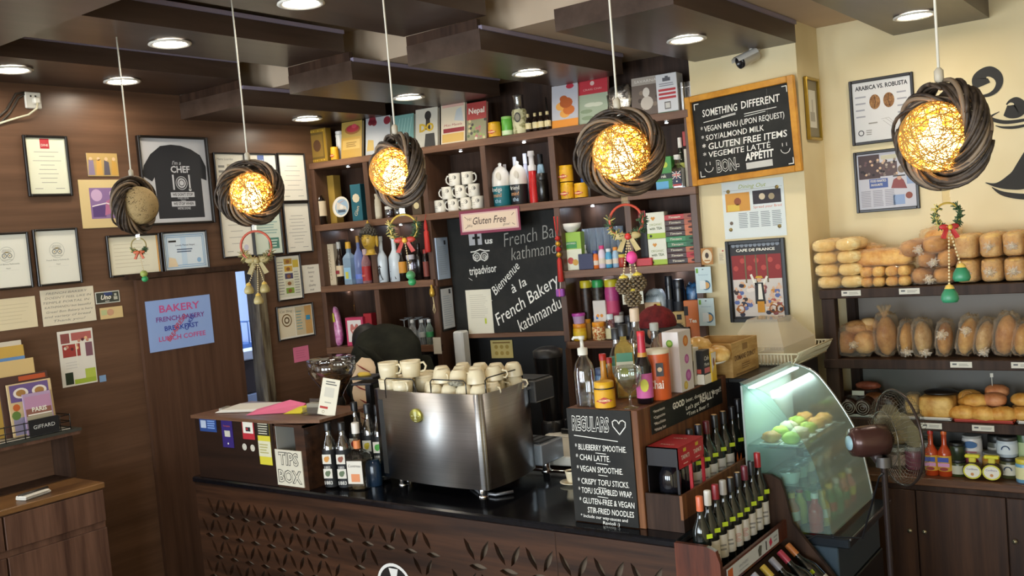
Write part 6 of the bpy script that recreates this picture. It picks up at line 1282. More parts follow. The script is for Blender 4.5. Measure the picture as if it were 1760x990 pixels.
# things on the case
RZ=rz1+.0008
def rc(px,y,py=690):return Vector((on(px,py,'y',y).x,y,RZ))
p=rc(1009,3.33,700);t=thing('soap_dispenser','clear pump bottle at the left of the case top','bottle',p)
MB().lathe([(.040,0),(.043,.006),(.043,.14),(.036,.175),(.020,.20),(.018,.215)],glass('e6e9ea',.3,.08,'pump_plastic'),20).build('bottle_body',t);MB().lathe([(.0385,.006),(.0385,.05)],glass('e2e6e8',.3,.05,'gel'),18).build('contents',t)
MB().lathe([(.021,.212),(.021,.24),(.008,.243),(.007,.275),(.013,.276),(.013,.29),(.0001,.291)],mat('dcd8cb',.4),14).tube([(0,0,.284),(-.035,-.005,.284),(-.04,-.006,.275)],.006,mat('dcd8cb',.4),7).build('pump',t,'white pump')
jv=jar('spread_jar','large yellow spread jar at the front of the case top','jar',(None,.092,.107),mat('2a1a12',.25),mat('d8a51c',.4),YEL,.30,None,(.04,.98),d_veg,loc=rc(1041,3.315,700),rz=.45)
MB().lathe([(.0415,.077),(.0415,.083)],mat('2c1d10',.4),18).build('dark_band',jv)
p=rc(1084,3.325,700);t=thing('wine_goblet','large empty wine glass on the case top','glass',p)
MB().lathe([(.032,0),(.033,.003),(.006,.010),(.005,.055),(.014,.066),(.040,.085),(.054,.115),(.056,.14),(.050,.168),(.0485,.168),(.054,.14),(.052,.115),(.038,.088),(.0001,.07)],glass('e6ece8',.2,.03,'goblet_glass'),24).build('glass',t)
p=rc(1040,3.47,670);bottle('sauce_bottle','orange chilli sauce bottle with red cap on the case top','bottle',p,.026,.195,mat('c98a2c',.25),mat('b5261f',.4),'c99a3a',(.12,.3),.5,.3,.86,draw=lambda b,r,h,y:b.rect(-r*.4,h*.15,r*.4,h*.28,y-.002,mat('2a1d12',.5)))
p=rc(1051,3.56,670);bottle('sauce_bottle','second orange sauce bottle with red cap behind the first','bottle',p,.022,.165,mat('c2802a',.25),mat('a82820',.4),None,neck=.5,sh=.4,cz=.86)
jar('green_lid_jar','small jar with green lid behind the pump bottle','jar',(None,.06,.16),mat('8a9a8a',.3),mat('2f7a5a',.4),None,.2,loc=(-2.155,3.62,RZ),rz=0);jar('blue_jar','small blue jar left behind the chilli sauce bottles','jar',(None,.06,.13),mat('3a5a7a',.3),mat('2a3a5a',.4),None,.2,loc=(-2.155,3.50,RZ),rz=0)
p=rc(1057,3.64,660);jar('teal_tub','white tub with teal lid behind the goblet','tub',(None,.075,.125),mat('d3d6d2',.4),mat('4f9a98',.4),None,.25,loc=p,rz=0)
p=rc(1078,3.55,670);bottle('agave_bottle','clear bottle of amber drink with green label and square black cap','bottle',p,.042,.31,glass('d6bd6a',.28,.04,'amber_clear_glass',True,.4),mat('17181a',.35),'b8b49a',(.25,.5),.45,.66,.84,rz=.5,square=True,capr=.021,draw=lambda b,r,h,y:(b.rect(-r*.8,h*.5,r*.8,h*.62,y+.001,mat('3f7a5a',.5)),b.disc(-r*.1,h*.36,r*.42,y-.001,mat('b9bd2c',.5),12,h*.06)),fill=(.58,mat('b07f1c',.2)))
p=rc(1064,3.74,640);bottle('rum_bottle','clear round bottle with black cap behind the amber bottle','bottle',p,.04,.27,glass('cfd2d0',.35,.04,'round_clear_glass'),mat('1b1c1f',.4),None,neck=.5,sh=.5,cz=.82,capr=.022)
p=rc(1110,3.43,690);bottle('kombucha_bottle','dark bottle with pink neck wrap and pink label on the case top','bottle',p,.034,.295,mat('150d12',.12),mat('c8242e',.4),'c9609a',(.08,.42),.42,.50,.94,rz=.5,draw=lambda b,r,h,y:b.disc(0,h*.26,r*.5,y-.001,mat('c9c23a',.5),12,h*.09))
o=[o for o in bpy.data.objects if o.name.startswith('kombucha_bottle')][-1];MB().lathe([(.0172,.205),(.0155,.245),(.0165,.278)],mat('b8203a',.35),14).lathe([(.0205,.19),(.0182,.208)],mat('b8822c',.4),14).build('neck_wrap',o)
p=rc(1098,3.72,640);bottle('clear_bottle','tall clear bottle with cream capsule behind the pink necked bottle','bottle',p,.036,.36,glass('d0d4d6',.3,.04,'tall_clear_glass'),mat('d6bfa4',.45),None,neck=.5,sh=.55,cz=.84)
p=rc(1130,3.80,640);bottle('clear_bottle','clear bottle standing between the pink bottle and the fruit carton','bottle',p,.034,.285,glass('c9cdc9',.35,.04,'tall_clear_glass_two'),mat('b9bdb6',.45),None,neck=.5,sh=.5,cz=.88)
def bx(name,label,x0,x1,y0,d,H,col,draw=None,side=None,cat='carton'):
 a,c_=on(x0,670,'y',y0).x,on(x1,670,'y',y0).x;W=c_-a
 t=thing(name,label,cat,((a+c_)/2,y0,RZ));b=MB();b.box(-W/2,0,0,W/2,d,H,mat(col,.45),.002);b.T=Matrix.Translation((0,0,H/2))
 if draw:draw(b,W/2,H/2,-.0008)
 if side:b.T=Matrix.Translation((W/2,d/2,H/2)) @ Matrix.Rotation(PI/2,4,'Z');side(b,d/2,H/2,-.0008)
 b.T=None;b.build('carton',t);return t
t=thing('chai_tin','round orange Chai drink tin on the case top','tin',rc(1133,3.53,680),.4);b=MB().lathe([(.050,0),(.052,.005),(.052,.19),(.050,.195)],mat('cc5a26',.4),24);b.build('tin',t)
MB().lathe([(.054,.19),(.054,.207),(.0001,.209)],mat('d6cdb0',.4),24).build('lid',t)
b=MB();b.text('Chai',-.004,.065,.05,-.0535,mat('ecdcc8',.6),width=.062,bold=.02).rect(.0,.10,.03,.155,-.0528,mat('1e1a18',.5)).disc(.015,.128,.01,-.0534,mat('d6b48a',.5),10);b.build('lettering',t)
fr=lambda L:(lambda b,w,h,y:[b.disc(w*u,h*v,r*w,y,mat(c_,.5),14) and b.disc(w*u,h*v,r*w*.6,y-.0005,mat(c2,.5),12) for u,v,r,c_,c2 in L])
bx('fruit_carton','tall white carton with kiwi and orange pictures on the case top',1144,1172,3.66,.12,.26,'d8d0cc',fr([(-.1,.62,.42,'6d9a2c','a3bf4a')]),fr([(.1,.65,.4,'d07a2a','e0a05a'),(.1,.05,.34,'b5589a','cf86b8'),(.2,-.5,.42,'b04a9a','c97ab8'),(-.3,-.8,.3,'d6b03a','e0c86a')]))
bx('tea_pouch','slim beige packet beside the fruit carton',1180,1186,3.80,.06,.18,'b3a888',lambda b,w,h,y:b.rect(-w*.8,-h*.8,w*.8,h*.2,y,PAPER()))
bx('coffee_pouch','white packet with black brush marks',1187,1197,3.84,.05,.165,'d2cec2',lambda b,w,h,y:b.stroke([(-w*.5,-h*.4),(0,h*.3)],w*.25,y,BLACK()).stroke([(w*.3,-h*.3),(w*.6,h*.3)],w*.2,y,BLACK()),lambda b,w,h,y:b.stroke([(-w*.4,-h*.5),(w*.1,h*.1)],w*.25,y,BLACK()).stroke([(w*.2,-h*.3),(w*.5,h*.2)],w*.2,y,BLACK()))
bx('coffee_box','black cafe box with white lettering and pink band',1198,1212,3.86,.07,.15,'1b1b1c',lambda b,w,h,y:(b.rect(-w,-h,w,-h*.4,y,PAPER()),b.rect(-w*.8,-h*.35,w*.4,-h*.1,y,mat('c9584a',.5))),lambda b,w,h,y:(b.text('Cafe',0,h*.5,h*.35,y,CH,shear=.2),b.text('Monte',0,h*.15,h*.3,y,CH,width=w*1.4),b.rect(-w*.8,-h*.35,w*.8,-h*.05,y,mat('c96a6a',.5)),b.rect(-w,-h,w,-h*.45,y,PAPER())))
bx('candy_box','yellow and white cacao packet at the end of the case',1213,1226,3.93,.05,.13,'d8b02c',None,lambda b,w,h,y:(b.poly([(-w,-h*.4),(w,h*.6),(w,h),(-w,h)],y,mat('d6cfc4',.5)),b.disc(-w*.1,h*.35,w*.35,y-.0006,mat('8a4a3a',.5),12,h*.3)))
# ================================================================== wine
def wine(label,x,y,z,H,cap,lab='d3cfc6',rot=None,group=None,r=.037,body='0e1412',mark=True,capl=.82,lz=(.12,.40),rz=.9,motif=None):
 def dr(b,R_,h,yy):
  if mark:b.rect(R_*.05,h*.50,R_*.75,h*.555,yy-.0005,mat('b8cc2a',.5))
  if motif=='spiral':
   for k_ in (.016,.010,.005):b.ring(0,h*.24,k_,.0022,yy-.001,mat('c98a7a',.6),14,.6,5.6)
  elif motif=='fire':b.poly([(-R_*.5,h*.12),(R_*.5,h*.12),(R_*.3,h*.34),(0,h*.22),(-R_*.2,h*.36)],yy-.001,mat('c9642c',.5))
  elif lab:b.lines(-R_*.5,h*.2,R_*.5,h*.3,2,yy-.001,mat('8d8a86',.7))
 t=bottle('wine_bottle',label,'bottle',(x,y,z),r,H,mat(body,.10,0,.7,coat=.3),mat(cap,.35),None,neck=.38,sh=.56,cz=capl,group=group,rz=rz,capr=r*.40,rot=rot)
 b=MB()
 if lab:b.lathe([(r*1.012,H*lz[0]),(r*1.012,H*lz[1])],mat(lab,.6),18)
 dr(b,r*1.012,H,-r*1.016)
 if b.v:b.build('label',t)
 MB().lathe([(r*.34,H*.995),(r*.30,H*1.002),(.0001,H*1.003)],mat('c9a06a' if cap in ('16161a','1c1a1c','1e1e2c') else cap,.5),12).build('cork_top',t)
 return t
 # upper tray on the counter
t=thing('wine_tray','long wooden tray of wine bottles beside the chalkboard drinks case','tray',(0,0,0))
ux0,ux1,uy0,uy1,uz0=-1.866+.001,-1.705,3.285,4.41,CTZ+.001;UF=uz0+.05
MB().box(ux0,uy0,uz0,ux1,uy1,UF,DARKW()).build('floor_board',t)
MB().box(ux1-.012,uy0,UF,ux1,uy1,uz0+.145,CARC()).box(ux0,uy0,UF,ux1-.012,uy0+.012,uz0+.145,DARKW()).box(ux0,uy1-.012,UF,ux1-.012,uy1,uz0+.145,DARKW()).build('rim_boards',t)
WG='wine bottles in the upper tray'
caps=[(1199,730,'1e1e2c','d3cfc6','upper tray wine bottle with navy capsule next to the red carton',None),(1213,724,'5a1420','d6d2c8','upper tray wine bottle with burgundy capsule',None),(1227,713,'16161a','cdc9c4','upper tray wine bottle with black capsule and tan top, beside the burgundy one',None),(1242,707,'1c1a1c','d8d4cc','upper tray wine bottle with silver banded black neck',None),(1257,699,'17161b',None,'upper tray wine bottle with flame label','fire'),(1267,686,'14141a',None,'tallest unlabelled wine bottle at the far end of the upper tray',None)]
for px,py,c,lb,lab,mo in caps:
 q=on(px,py,'x',-1.785);wine(lab,-1.785,q.y,UF+.001,q.z-UF,c,lb,group=WG,motif=mo)
wine('upper tray wine bottle half hidden by the red carton',-1.80,3.575,UF+.001,.29,'17171c','d6d0c8',group=WG)
t=thing('amber_bottle','small amber bottle at the far end of the upper tray','bottle',(-1.75,4.20,UF+.001));MB().lathe([(.025,0),(.027,.1),(.012,.14),(.011,.18)],mat('1c130c',.15),14).build('bottle_body',t);MB().lathe([(.0275,.03),(.0275,.09)],mat('c9882c',.5),14).build('label',t);MB().lathe([(.013,.178),(.013,.195),(.0001,.196)],mat('26201a',.4),10).build('cap',t)
# red topped carrier with bottles
t=thing('wine_carrier','red topped cardboard bottle carrier at the front of the upper tray','carton',(0,0,0));kx0,kx1,ky0,ky1,kz=ux0+.006,ux1-.016,3.305,3.535,UF+.001
rc_,kc=mat('b5202a',.45),mat('161214',.4);kt=kz+.275;hz_=kz+.20
b=MB();b.box(kx0,ky0,kz,kx0+.004,ky1,kt,kc).box(kx0,ky0,hz_,kx1,ky0+.004,kt,kc).box(kx0,ky0,kz,kx1,ky1,kz+.006,kc)
for s_ in (0,1):
 pass
b.box(kx1-.012,(ky0+ky1)/2-.004,kz,kx1,(ky0+ky1)/2+.004,hz_,rc_).box(kx1-.012,ky1-.008,kz,kx1,ky1,hz_,rc_).box(kx1-.010,ky0,kz,kx1,ky0+.005,hz_,kc);b.build('carton_body',t,'black cardboard with cut-outs')
b=MB();b.box(kx0,ky0,kt-.004,kx1,ky1,kt,rc_).box(kx1-.003,ky0,hz_-.01,kx1,ky1,kt-.003,rc_);b.T=Matrix.Translation((kx1+.0005,0,0)) @ Matrix.Rotation(PI/2,4,'Z')
for v in (.27,.74):
 u_=ky0+(ky1-ky0)*v;b.text('TAPATI',u_,kt-.045,.024,-.0008,PAPER(),width=.07,bold=.01).rect(u_-.016,kt-.024,u_+.010,kt-.010,-.0008,mat('c9a92c',.5)).rect(u_-.02,kt-.072,u_+.02,kt-.068,-.0008,mat('e0b0a8',.6))
b.T=Matrix.Translation((0,0,kt+.001)) @ Matrix.Rotation(-PI/2,4,'X');b.text('TAPATI',(kx0+kx1)/2,(ky0+.05),.02,0,PAPER(),width=.06);b.text('TAPATI',(kx0+kx1)/2,(ky0+.16),.02,0,PAPER(),width=.06);b.T=None;b.build('red_top',t,'red printed top')
for i,v in enumerate((.27,.74)):
 y_=ky0+(ky1-ky0)*v;wine(('front','rear')[i]+' black wine bottle inside the red topped carrier',(kx0+kx1)/2-.004,y_,kz+.008,.255,'17141a',None,r=.044,body='17171c',mark=False,group='bottles in the carrier')
 # rack at the counter end
RX0,RX1=CXR+.004,-1.515
t=thing('wine_rack','tiered dark wooden wine rack fixed at the counter end','wine rack',(0,0,0));RY0,RY1=3.175,3.86;TF=.858
SIDE=[(RX0,.02),(-1.25,.02),(-1.25,.56),(-1.515,.84),(-1.515,.94),(-1.53,.985),(-1.565,1.0),(RX0,1.0)]
MB().prism(SIDE,RY0,RY0+.02,noisy('mahogany_rack','3a1c12','66321f',(25,25,2),.35,.5)).build('side_panel',t)
SIDE2=[(RX0,.02),(-1.25,.02),(-1.25,.60),(-1.49,.90),(-1.515,1.03),(-1.53,1.08),(-1.57,1.10),(RX0,1.10)]
MB().prism(SIDE2,RY1-.02,RY1,DARKW()).build('side_panel',t)
MB().box(RX0,RY0+.02,TF-.02,RX1-.012,RY1-.02,TF,DARKW()).box(RX0,RY0+.02,.62,RX0+.012,RY1-.02,TF-.02,DARKW()).build('tier_floor',t)
MB().box(RX1-.012,RY0+.02,TF-.02,RX1,RY1-.02,TF+.055,noisy('mahogany_rack','3a1c12','66321f',(25,25,2),.35,.5)).build('front_rail',t)
b=MB();b.T=Matrix.Translation((RX1+.0005,0,0)) @ Matrix.Rotation(PI/2,4,'Z');v0,v1=RY0+.05,RY1-.12;zz0,zz1=TF-.008,TF+.046;b.box(v0,-.0015,zz0,v1,0,zz1,mat('cfd3d6',.6))
b.rect(v0+.005,zz0+.006,v0+.05,zz1-.006,-.0022,mat('c9642c',.5)).text('VINTNERS',v0+.15,zz0+.030,.014,-.0022,mat('8a929a',.6),width=.09).text('selected wines',v0+.15,zz0+.014,.010,-.0022,mat('8a929a',.6),width=.09).poly([(v0+.30,zz0+.006),(v0+.325,zz0+.006),(v0+.335,zz1-.012),(v0+.31,zz1-.006),(v0+.295,zz1-.02)],-.0022,mat('5a5a52',.6)).rect(v0+.375,zz0+.008,v0+.385,zz1-.010,-.0022,mat('22242a',.6)).poly([(v0+.42,zz0+.008),(v0+.445,zz0+.02),(v0+.43,zz1-.008),(v0+.41,zz0+.03)],-.0022,mat('c93a5a',.6)).lines(v0+.46,zz0+.012,v1-.01,zz1-.012,2,-.0022,mat('9aa0a8',.6));b.build('label_strip',t,'white label strip')
b=MB();b.add([(-1.545,RY0+.02,.805),(-1.30,RY0+.02,.555),(-1.30,RY1-.02,.555),(-1.545,RY1-.02,.805),(-1.545,RY0+.02,.79),(-1.30,RY0+.02,.54),(-1.30,RY1-.02,.54),(-1.545,RY1-.02,.79)],[(0,1,2,3),(7,6,5,4),(0,4,5,1),(1,5,6,2),(2,6,7,3),(3,7,4,0)],DARKW());b.box(-1.30,RY0+.02,.52,-1.29,RY1-.02,.60,DARKW());b.build('sloped_tier',t)
mid=[(1195,857,'c9623a','front tier wine bottle with orange foil capsule at the near end',None),(1211,846,'d8d4ca','front tier wine bottle with plain white capsule',None),(1230,832,'8a1a26','front tier wine bottle with bright red capsule',None),(1249,821,'a8a29a','front tier wine bottle with grey capsule',None),(1267,813,'16161a','front tier wine bottle with black capsule and spiral label','spiral'),(1280,804,'1c1a1c','front tier wine bottle with black capsule behind the spiral labelled one','spiral'),(1293,792,'6a1a2c','front tier wine bottle with burgundy capsule',None),(1309,781,'1b1b20','front tier wine bottle with black capsule near the far end',None),(1321,766,'a8242a','front tier wine bottle with red capsule at the far end',None)]
for px,py,c,lab,mo in mid:
 q=on(px,py,'x',-1.61);y_=3.238+.0712*mid.index((px,py,c,lab,mo))
 wine(lab,-1.61,y_,TF+.001,min(max(q.z-TF,.28),.345),c,'d3cec4',group='wine bottles in the front tier',r=.0345,motif=mo)
low=[(1347,932,'b8703a','lying wine bottle with copper capsule under the label strip'),(1334,950,'a8384a','lying wine bottle with rose capsule under the label strip'),(1320,957,'8a8890','lying wine bottle with silver capsule under the label strip'),(1306,971,'b89a3a','lying wine bottle with gold capsule under the label strip'),(1285,980,'9a9aa2','lying wine bottle with pale grey capsule under the label strip')]
for i,(px,py,c,lab) in enumerate(low):
 y_=RY1-.075-.092*i;a=math.radians(-44.5)
 wine(lab,-1.287,y_,.612,.30,c,'c9c4ba',rot=(0,a,0),group='lying wine bottles in the sloped tier',r=.036)
 # ================================================================== display cooler
GX1=-1.34;KY0,KY1=3.885,4.47
prof=[(-1.70,1.484),(-1.64,1.465),(-1.573,1.434),(-1.52,1.37),(-1.472,1.298),(-1.412,1.19),(-1.379,1.083),(-1.355,.95),(-1.341,.853)]
prof=[(a,b_) for a,b_ in spl(prof,3)]
t=thing('display_cooler','curved glass display cooler full of drinks and pastries','display cooler',(0,0,0))
MB().box(CXR+.004,KY0,.02,GX1+.03,KY1,.62,mat('101012',.35),.004).box(-2.10,4.435,.02,-1.72,4.95,1.437,mat('19181a',.4)).build('cabinet',t)
MB().box(CXR+.004,KY0,.62,GX1+.02,KY1,.80,mat('4a5a66',.3,.5),.004).box(CXR+.004,KY0,.80,GX1+.07,KY1+.02,.842,mat('1c2228',.25),.006).build('base',t)
MB().box(GX1+.0705,KY0,.838,GX1+.076,KY1+.02,.846,CHROME()).box(GX1-.006,KY0,.8425,GX1+.006,KY1,.858,CHROME()).build('trim',t,'silver trim lines')
b=MB();n=len(prof)
vs=[(x,y,z) for y in (KY0,KY1-.004) for x,z in prof];b.add(vs,[(i,i+1,n+i+1,n+i) for i in range(n-1)],glass('d6ece6',.18,.12,'curved_cooler_glass',True,.4),True);b.build('curved_glass',t)
def endp(y,m,name,lab=None):
 b=MB();b.prism([(CXR+.004,.845)]+[(x-.002,z) for x,z in prof[::-1]]+[(CXR+.004,1.484)],y,y+.006,m);b.build(name,t,lab)
endp(KY1,glass('dcefe8',.12,.05,'end_glass'),'end_glass');endp(KY0+.004,glass('d6ece6',.09,.12,'foggy_end_glass',True,.15),'end_glass')
b=MB()
for y in (KY1+.003,):b.tube([(x,y,z) for x,z in prof],.0065,mat('b9bfc0',.25,.8),6)
b.build('edge_trim',t,'metal edge of the curved glass')
MB().box(CXR+.004,KY0,.85,CXR+.012,KY1,1.47,mat('b0c0bb',.5)).build('back_wall',t)
MB().box(-1.862,KY0+.25,1.438,-1.702,KY1+.02,1.458,mat('20201f',.35),.003).box(-2.11,4.125,1.438,-1.862,4.95,1.458,mat('20201f',.35),.003).build('top_slab',t)
for z,xx in ((1.20,-1.44),(1.03,-1.40)):MB().box(CXR+.014,KY0+.012,z,xx,KY1-.012,z+.012,glass('d6ecf0',.30,.05,'shelf_glass'),.001).build('glass_shelf',t)
MB().box(CXR+.03,KY0+.02,1.455,CXR+.06,KY1-.02,1.463,mat('e6f4ff',.5,emit=2)).build('light_strip',t,'white light strip inside')
l=area('cooler_light',(CXR+.10,(KY0+KY1)/2,1.44),(0,0,0),.12,.5,1.5,(.90,1,.97));l.parent=t
rn2=random.Random(3)
CL=['b8342c','2f7d4a','d0b02c','c9742c','3a8a5a','c9c24a','4a9a6a','7aa83a','b8502a','d6cfa8']
k_=0
for r_ in range(2):
 for i in range(6):
  y_=KY0+.06+.092*i;c=CL[(i*2+r_*3) % len(CL)]
  bottle('drink_bottle','soft drink bottle in the cooler, %s in the %s row' % (ORD[i],('front','rear')[r_]),'bottle',(-1.425-.10*r_,y_,.8435),.030,.17-.02*rn2.random(),mat(c,.2),mat(rn2.choice(['b02a2c','d8d4c8','2f8a4a','d0b030']),.4),rn2.choice(['d8d4c4','c9c23a','b8342c','3f8a5a']),(.25,.5),.45,.55,.86,'soft drink bottles in the cooler')
for i in range(5):
 y_=KY0+.07+.105*i;t2=thing('salad_tub','clear salad tub on the middle cooler shelf, %s one' % ORD[i],'tub',(-1.53,y_,1.0428),0,'tubs on the middle cooler shelf')
 MB().lathe([(.035,0),(.046,.05)],mat(('c9d8d2','a9c2b0','d6d2bc','b8c9c9','c9b8a0')[i],.3),14).build('tub',t2);MB().lathe([(.048,.05),(.048,.058),(.0001,.06)],glass('dfeeee',.4,.1,'tub_lid'),14).build('lid',t2)
PAST=noisy('golden_pastry','b8752a','e0b060',(18,18,18),.5,.35,4)
for r_ in range(2):
 for i in range(5):
  y_=KY0+.07+.105*i;x_=-1.60+.09*r_
  t2=thing('pastry','pastry on the top cooler shelf, %s in the %s row' % (ORD[i],('back','front')[r_]),'pastry',(x_,y_,1.2128),0,'pastries on the top cooler shelf')
  m_=(PAST,mat('b9cf4a',.6),mat('d8d0b0',.6),noisy('lettuce','7fa02c','cfd86a',(30,30,30),.6),PAST)[(i+r_) % 5]
  MB().ell((0,0,.024),(.04,.042,.026),m_,14,9,.3,i*2.3+r_,ns=4).build('filling' if (i+r_) % 5 in (1,3) else 'pastry',t2);MB().box(-.042,-.044,-.0005,.042,.044,.004,mat('d6dcd8',.5),.002).build('tray',t2)
t=thing('small_knob','dark round knob on the cooler end beside the bread shelf','knob',(GX1+.05,KY1+.03,.78));MB().lathe([(.014,0),(.018,.004),(.012,.016)],mat('6a6a68',.3,.7),14).build('knob',t)
bpy.data.objects.remove(t.children[0]);bpy.data.objects.remove(t)
# ------------------------------------------------------------------ on the cooler: wine crate, wire basket, bread plate
SZ=1.4585
t=thing('wine_crate','open wooden wine crate with burnt lettering on the cooler','crate',(0,0,SZ));gx0,gx1,gy0,gy1,gh=-2.09,-1.835,4.135,4.44,.16
cm=noisy('pine_crate','a37c44','c9a468',(6,6,30),.6,.25)
MB().box(gx0,gy0,0,gx1,gy0+.010,gh,cm).box(gx0,gy1-.010,0,gx1,gy1,gh,cm).box(gx1-.010,gy0+.010,0,gx1,gy1-.010,gh,cm).box(gx0,gy0+.010,0,gx0+.010,gy1-.010,gh,cm).box(gx0+.01,gy0+.01,0,gx1-.01,gy1-.01,.008,cm).build('crate',t)
b=MB();b.T=Matrix.Translation((gx1+.0005,0,0)) @ Matrix.Rotation(PI/2,4,'Z');kk=mat('6a4a26',.7);yc_=(gy0+gy1)/2
b.text('DOMAINE GUINOT',yc_,.085,.034,-.0006,kk,width=.25,bold=.02).rect(yc_-.03,.115,yc_+.03,.145,-.0006,mat('8a6636',.7)).lines(yc_-.05,.025,yc_+.05,.055,3,-.0006,kk,.35).rect(yc_-.12,.005,yc_+.12,.014,-.0006,mat('8a6636',.7));b.build('lettering',t,'burnt brown lettering')
t=thing('wicker_tray','white wicker tray with clear plastic dome on the cooler','basket',(-1.84,4.70,SZ+.004),0)
b=MB();wm_=mat('cfc6a8',.6)
for i in range(24):b.tube([(-.15+.0125*i,-.23,.004),(-.15+.0125*i,.23,.004)],.0028,wm_,4)
for j in range(16):
 b.tube([(-.16,-.23+.031*j,.008),(.17,-.23+.031*j,.010)],.0035,wm_,4)
for j in range(26):a_=-.24+.0192*j;b.tube([(.165,a_,.004),(.185,a_+.01,.035),(.20,a_,.06)],.0035,wm_,4)
for q_ in ((.167,.0),(.185,.033),(.203,.062)):b.tube([(q_[0],-.25,q_[1]+.004),(q_[0],.25,q_[1]+.004)],.0045,wm_,5)
for s_ in (-1,1):
 for j in range(20):a_=-.16+.017*j;b.tube([(a_,s_*.235,.004),(a_+.004,s_*.25,.06)],.0035,wm_,4)
 b.tube([(-.17,s_*.252,.062),(.20,s_*.252,.062)],.0045,wm_,5)
b.build('wicker_tray',t)
pl=glass('f4eee0',.20,.05,'clear_dome_plastic',True,.32)
b=MB();dp=[(-.16,-.22),(.12,-.22),(.12,.22),(-.16,.22)];tp=[(-.14,-.02),(.02,-.02),(.02,.17),(-.14,.17)]
vs=[(x,y,.012) for x,y in dp]+[(x*1.02,y*1.02,.09) for x,y in dp]+[(x,y,.205) for x,y in tp]
b.add(vs,[(0,1,5,4),(1,2,6,5),(2,3,7,6),(3,0,4,7),(4,5,9,8),(5,6,10,9),(6,7,11,10),(7,4,8,11),(8,9,10,11)],pl);b.build('dome',t,'clear plastic dome')
t=thing('plate_stand','dark stand carrying a plate of rolls behind the drinks case','stand',(-1.97,4.135-.07,RZ),0)
bpy.data.objects.remove(t)
t=thing('bread_plate','white plate of wrapped golden rolls behind the cacao packet','plate',(-1.945,4.035,RZ),0)
MB().lathe([(.04,0),(.045,.05),(.06,.062)],mat('1d1511',.5),16).build('pedestal',t,'dark pedestal');MB().lathe([(.06,.062),(.11,.070),(.122,.078),(.119,.080),(.06,.070),(.0001,.068)],mat('d6d0c2',.35),26).build('plate',t)
for i,(x,y,z) in enumerate(((-.055,-.02,.098),(.04,-.03,.098),(.0,.05,.098),(.085,.03,.098),(-.01,.0,.142))):
 t2=thing('bread_roll','glazed golden roll on the white plate, %s of the heap' % ('topmost' if i==4 else ORD[i]),'bread',(-1.945+x*.85,4.035+y*.85,RZ+z-.028),0,'golden rolls on the plate');MB().ell((0,0,.034),(.062,.058,.042),noisy('glazed_roll','c08a3a','e6c27a',(14,14,14),.3,.5,4),16,10,.12,i*1.9).build('roll',t2)
 # ================================================================== column pictures
def d_some(b,w,h,y):
 b.rect(-w,-h,w,h,y,BOARD());y-=.0006
 def t_(s_,u,v,hh,wd,bold=.006):b.text(s_,w*u,h*v,h*hh,y,CH,width=w*wd,bold=bold,shear=.08)
 t_('SOMETHING',-.42,.66,.26,.74,.01);t_('DIFFERENT',.42,.68,.26,.78,.01)
 b.stroke([(-w*.78,h*.44),(-w*.1,h*.50)],w*.012,y,CH).stroke([(-w*.4,h*.50),(-w*.1,h*.53)],w*.01,y,CH).stroke([(w*.08,h*.46),(w*.72,h*.48)],w*.012,y,CH).stroke([(w*.08,h*.40),(w*.5,h*.43)],w*.01,y,CH)
 for i,(s_,wd,v) in enumerate((('* VEGAN MENU (UPON REQUEST)',1.72,.26),('* SOY/ALMOND MILK',1.3,.03),('* GLUTEN FREE ITEMS',1.74,-.20),('* VEGEMITE LATTÉ',1.4,-.41))):t_(s_,-.86+wd/2,v,.20 if i!=2 else .23,wd,.004 if i!=2 else .012)
 b.text('BON-',-w*.36,-h*.75,h*.42,y,CH,bold=.045,xs=.62).text('BON-',-w*.36,-h*.75,h*.42,y-.0005,BOARD(),bold=.012,xs=.62);t_('APPÉTIT',.30,-.62,.26,.58,.03);b.rect(w*.02,-h*.92,w*.55,-h*.76,y-.0004,mat('c4c2ba',.9))
 b.rect(-w*.4,-h*.30,w*.0,-h*.10,y+.0002,mat('4a4a44',.9))
 for s_,v0 in ((-.76,-.72),(.82,-.55)):
  b.stroke([(w*(s_-.05),h*(v0+.13)),(w*(s_-.05),h*(v0+.06))],w*.012,y,CH).stroke([(w*(s_+.03),h*(v0+.13)),(w*(s_+.03),h*(v0+.06))],w*.012,y,CH).ring(w*s_,h*(v0+.0),w*.09,w*.012,y,CH,12,PI*1.05,PI*1.95)
 for su_,sv in ((-1,1),(1,1),(-1,-1),(1,-1)):b.stroke([(su_*w*.86,sv*h*.94),(su_*w*.95,sv*h*.94),(su_*w*.95,sv*h*.80)],w*.016,y,CH)
sheet('framed_chalkboard','yellow framed chalkboard headed SOMETHING DIFFERENT on the column','chalkboard','C',(1184,166),(1389,297),.035,noisy('varnished_pine_frame','b07218','d0932f',(10,10,10),.35,.4),.03,draw=d_some,paper=mat('14130f',.6),out=.03,tilt=0)
o=[o for o in bpy.data.objects if o.name.startswith('framed_chalkboard')][0]
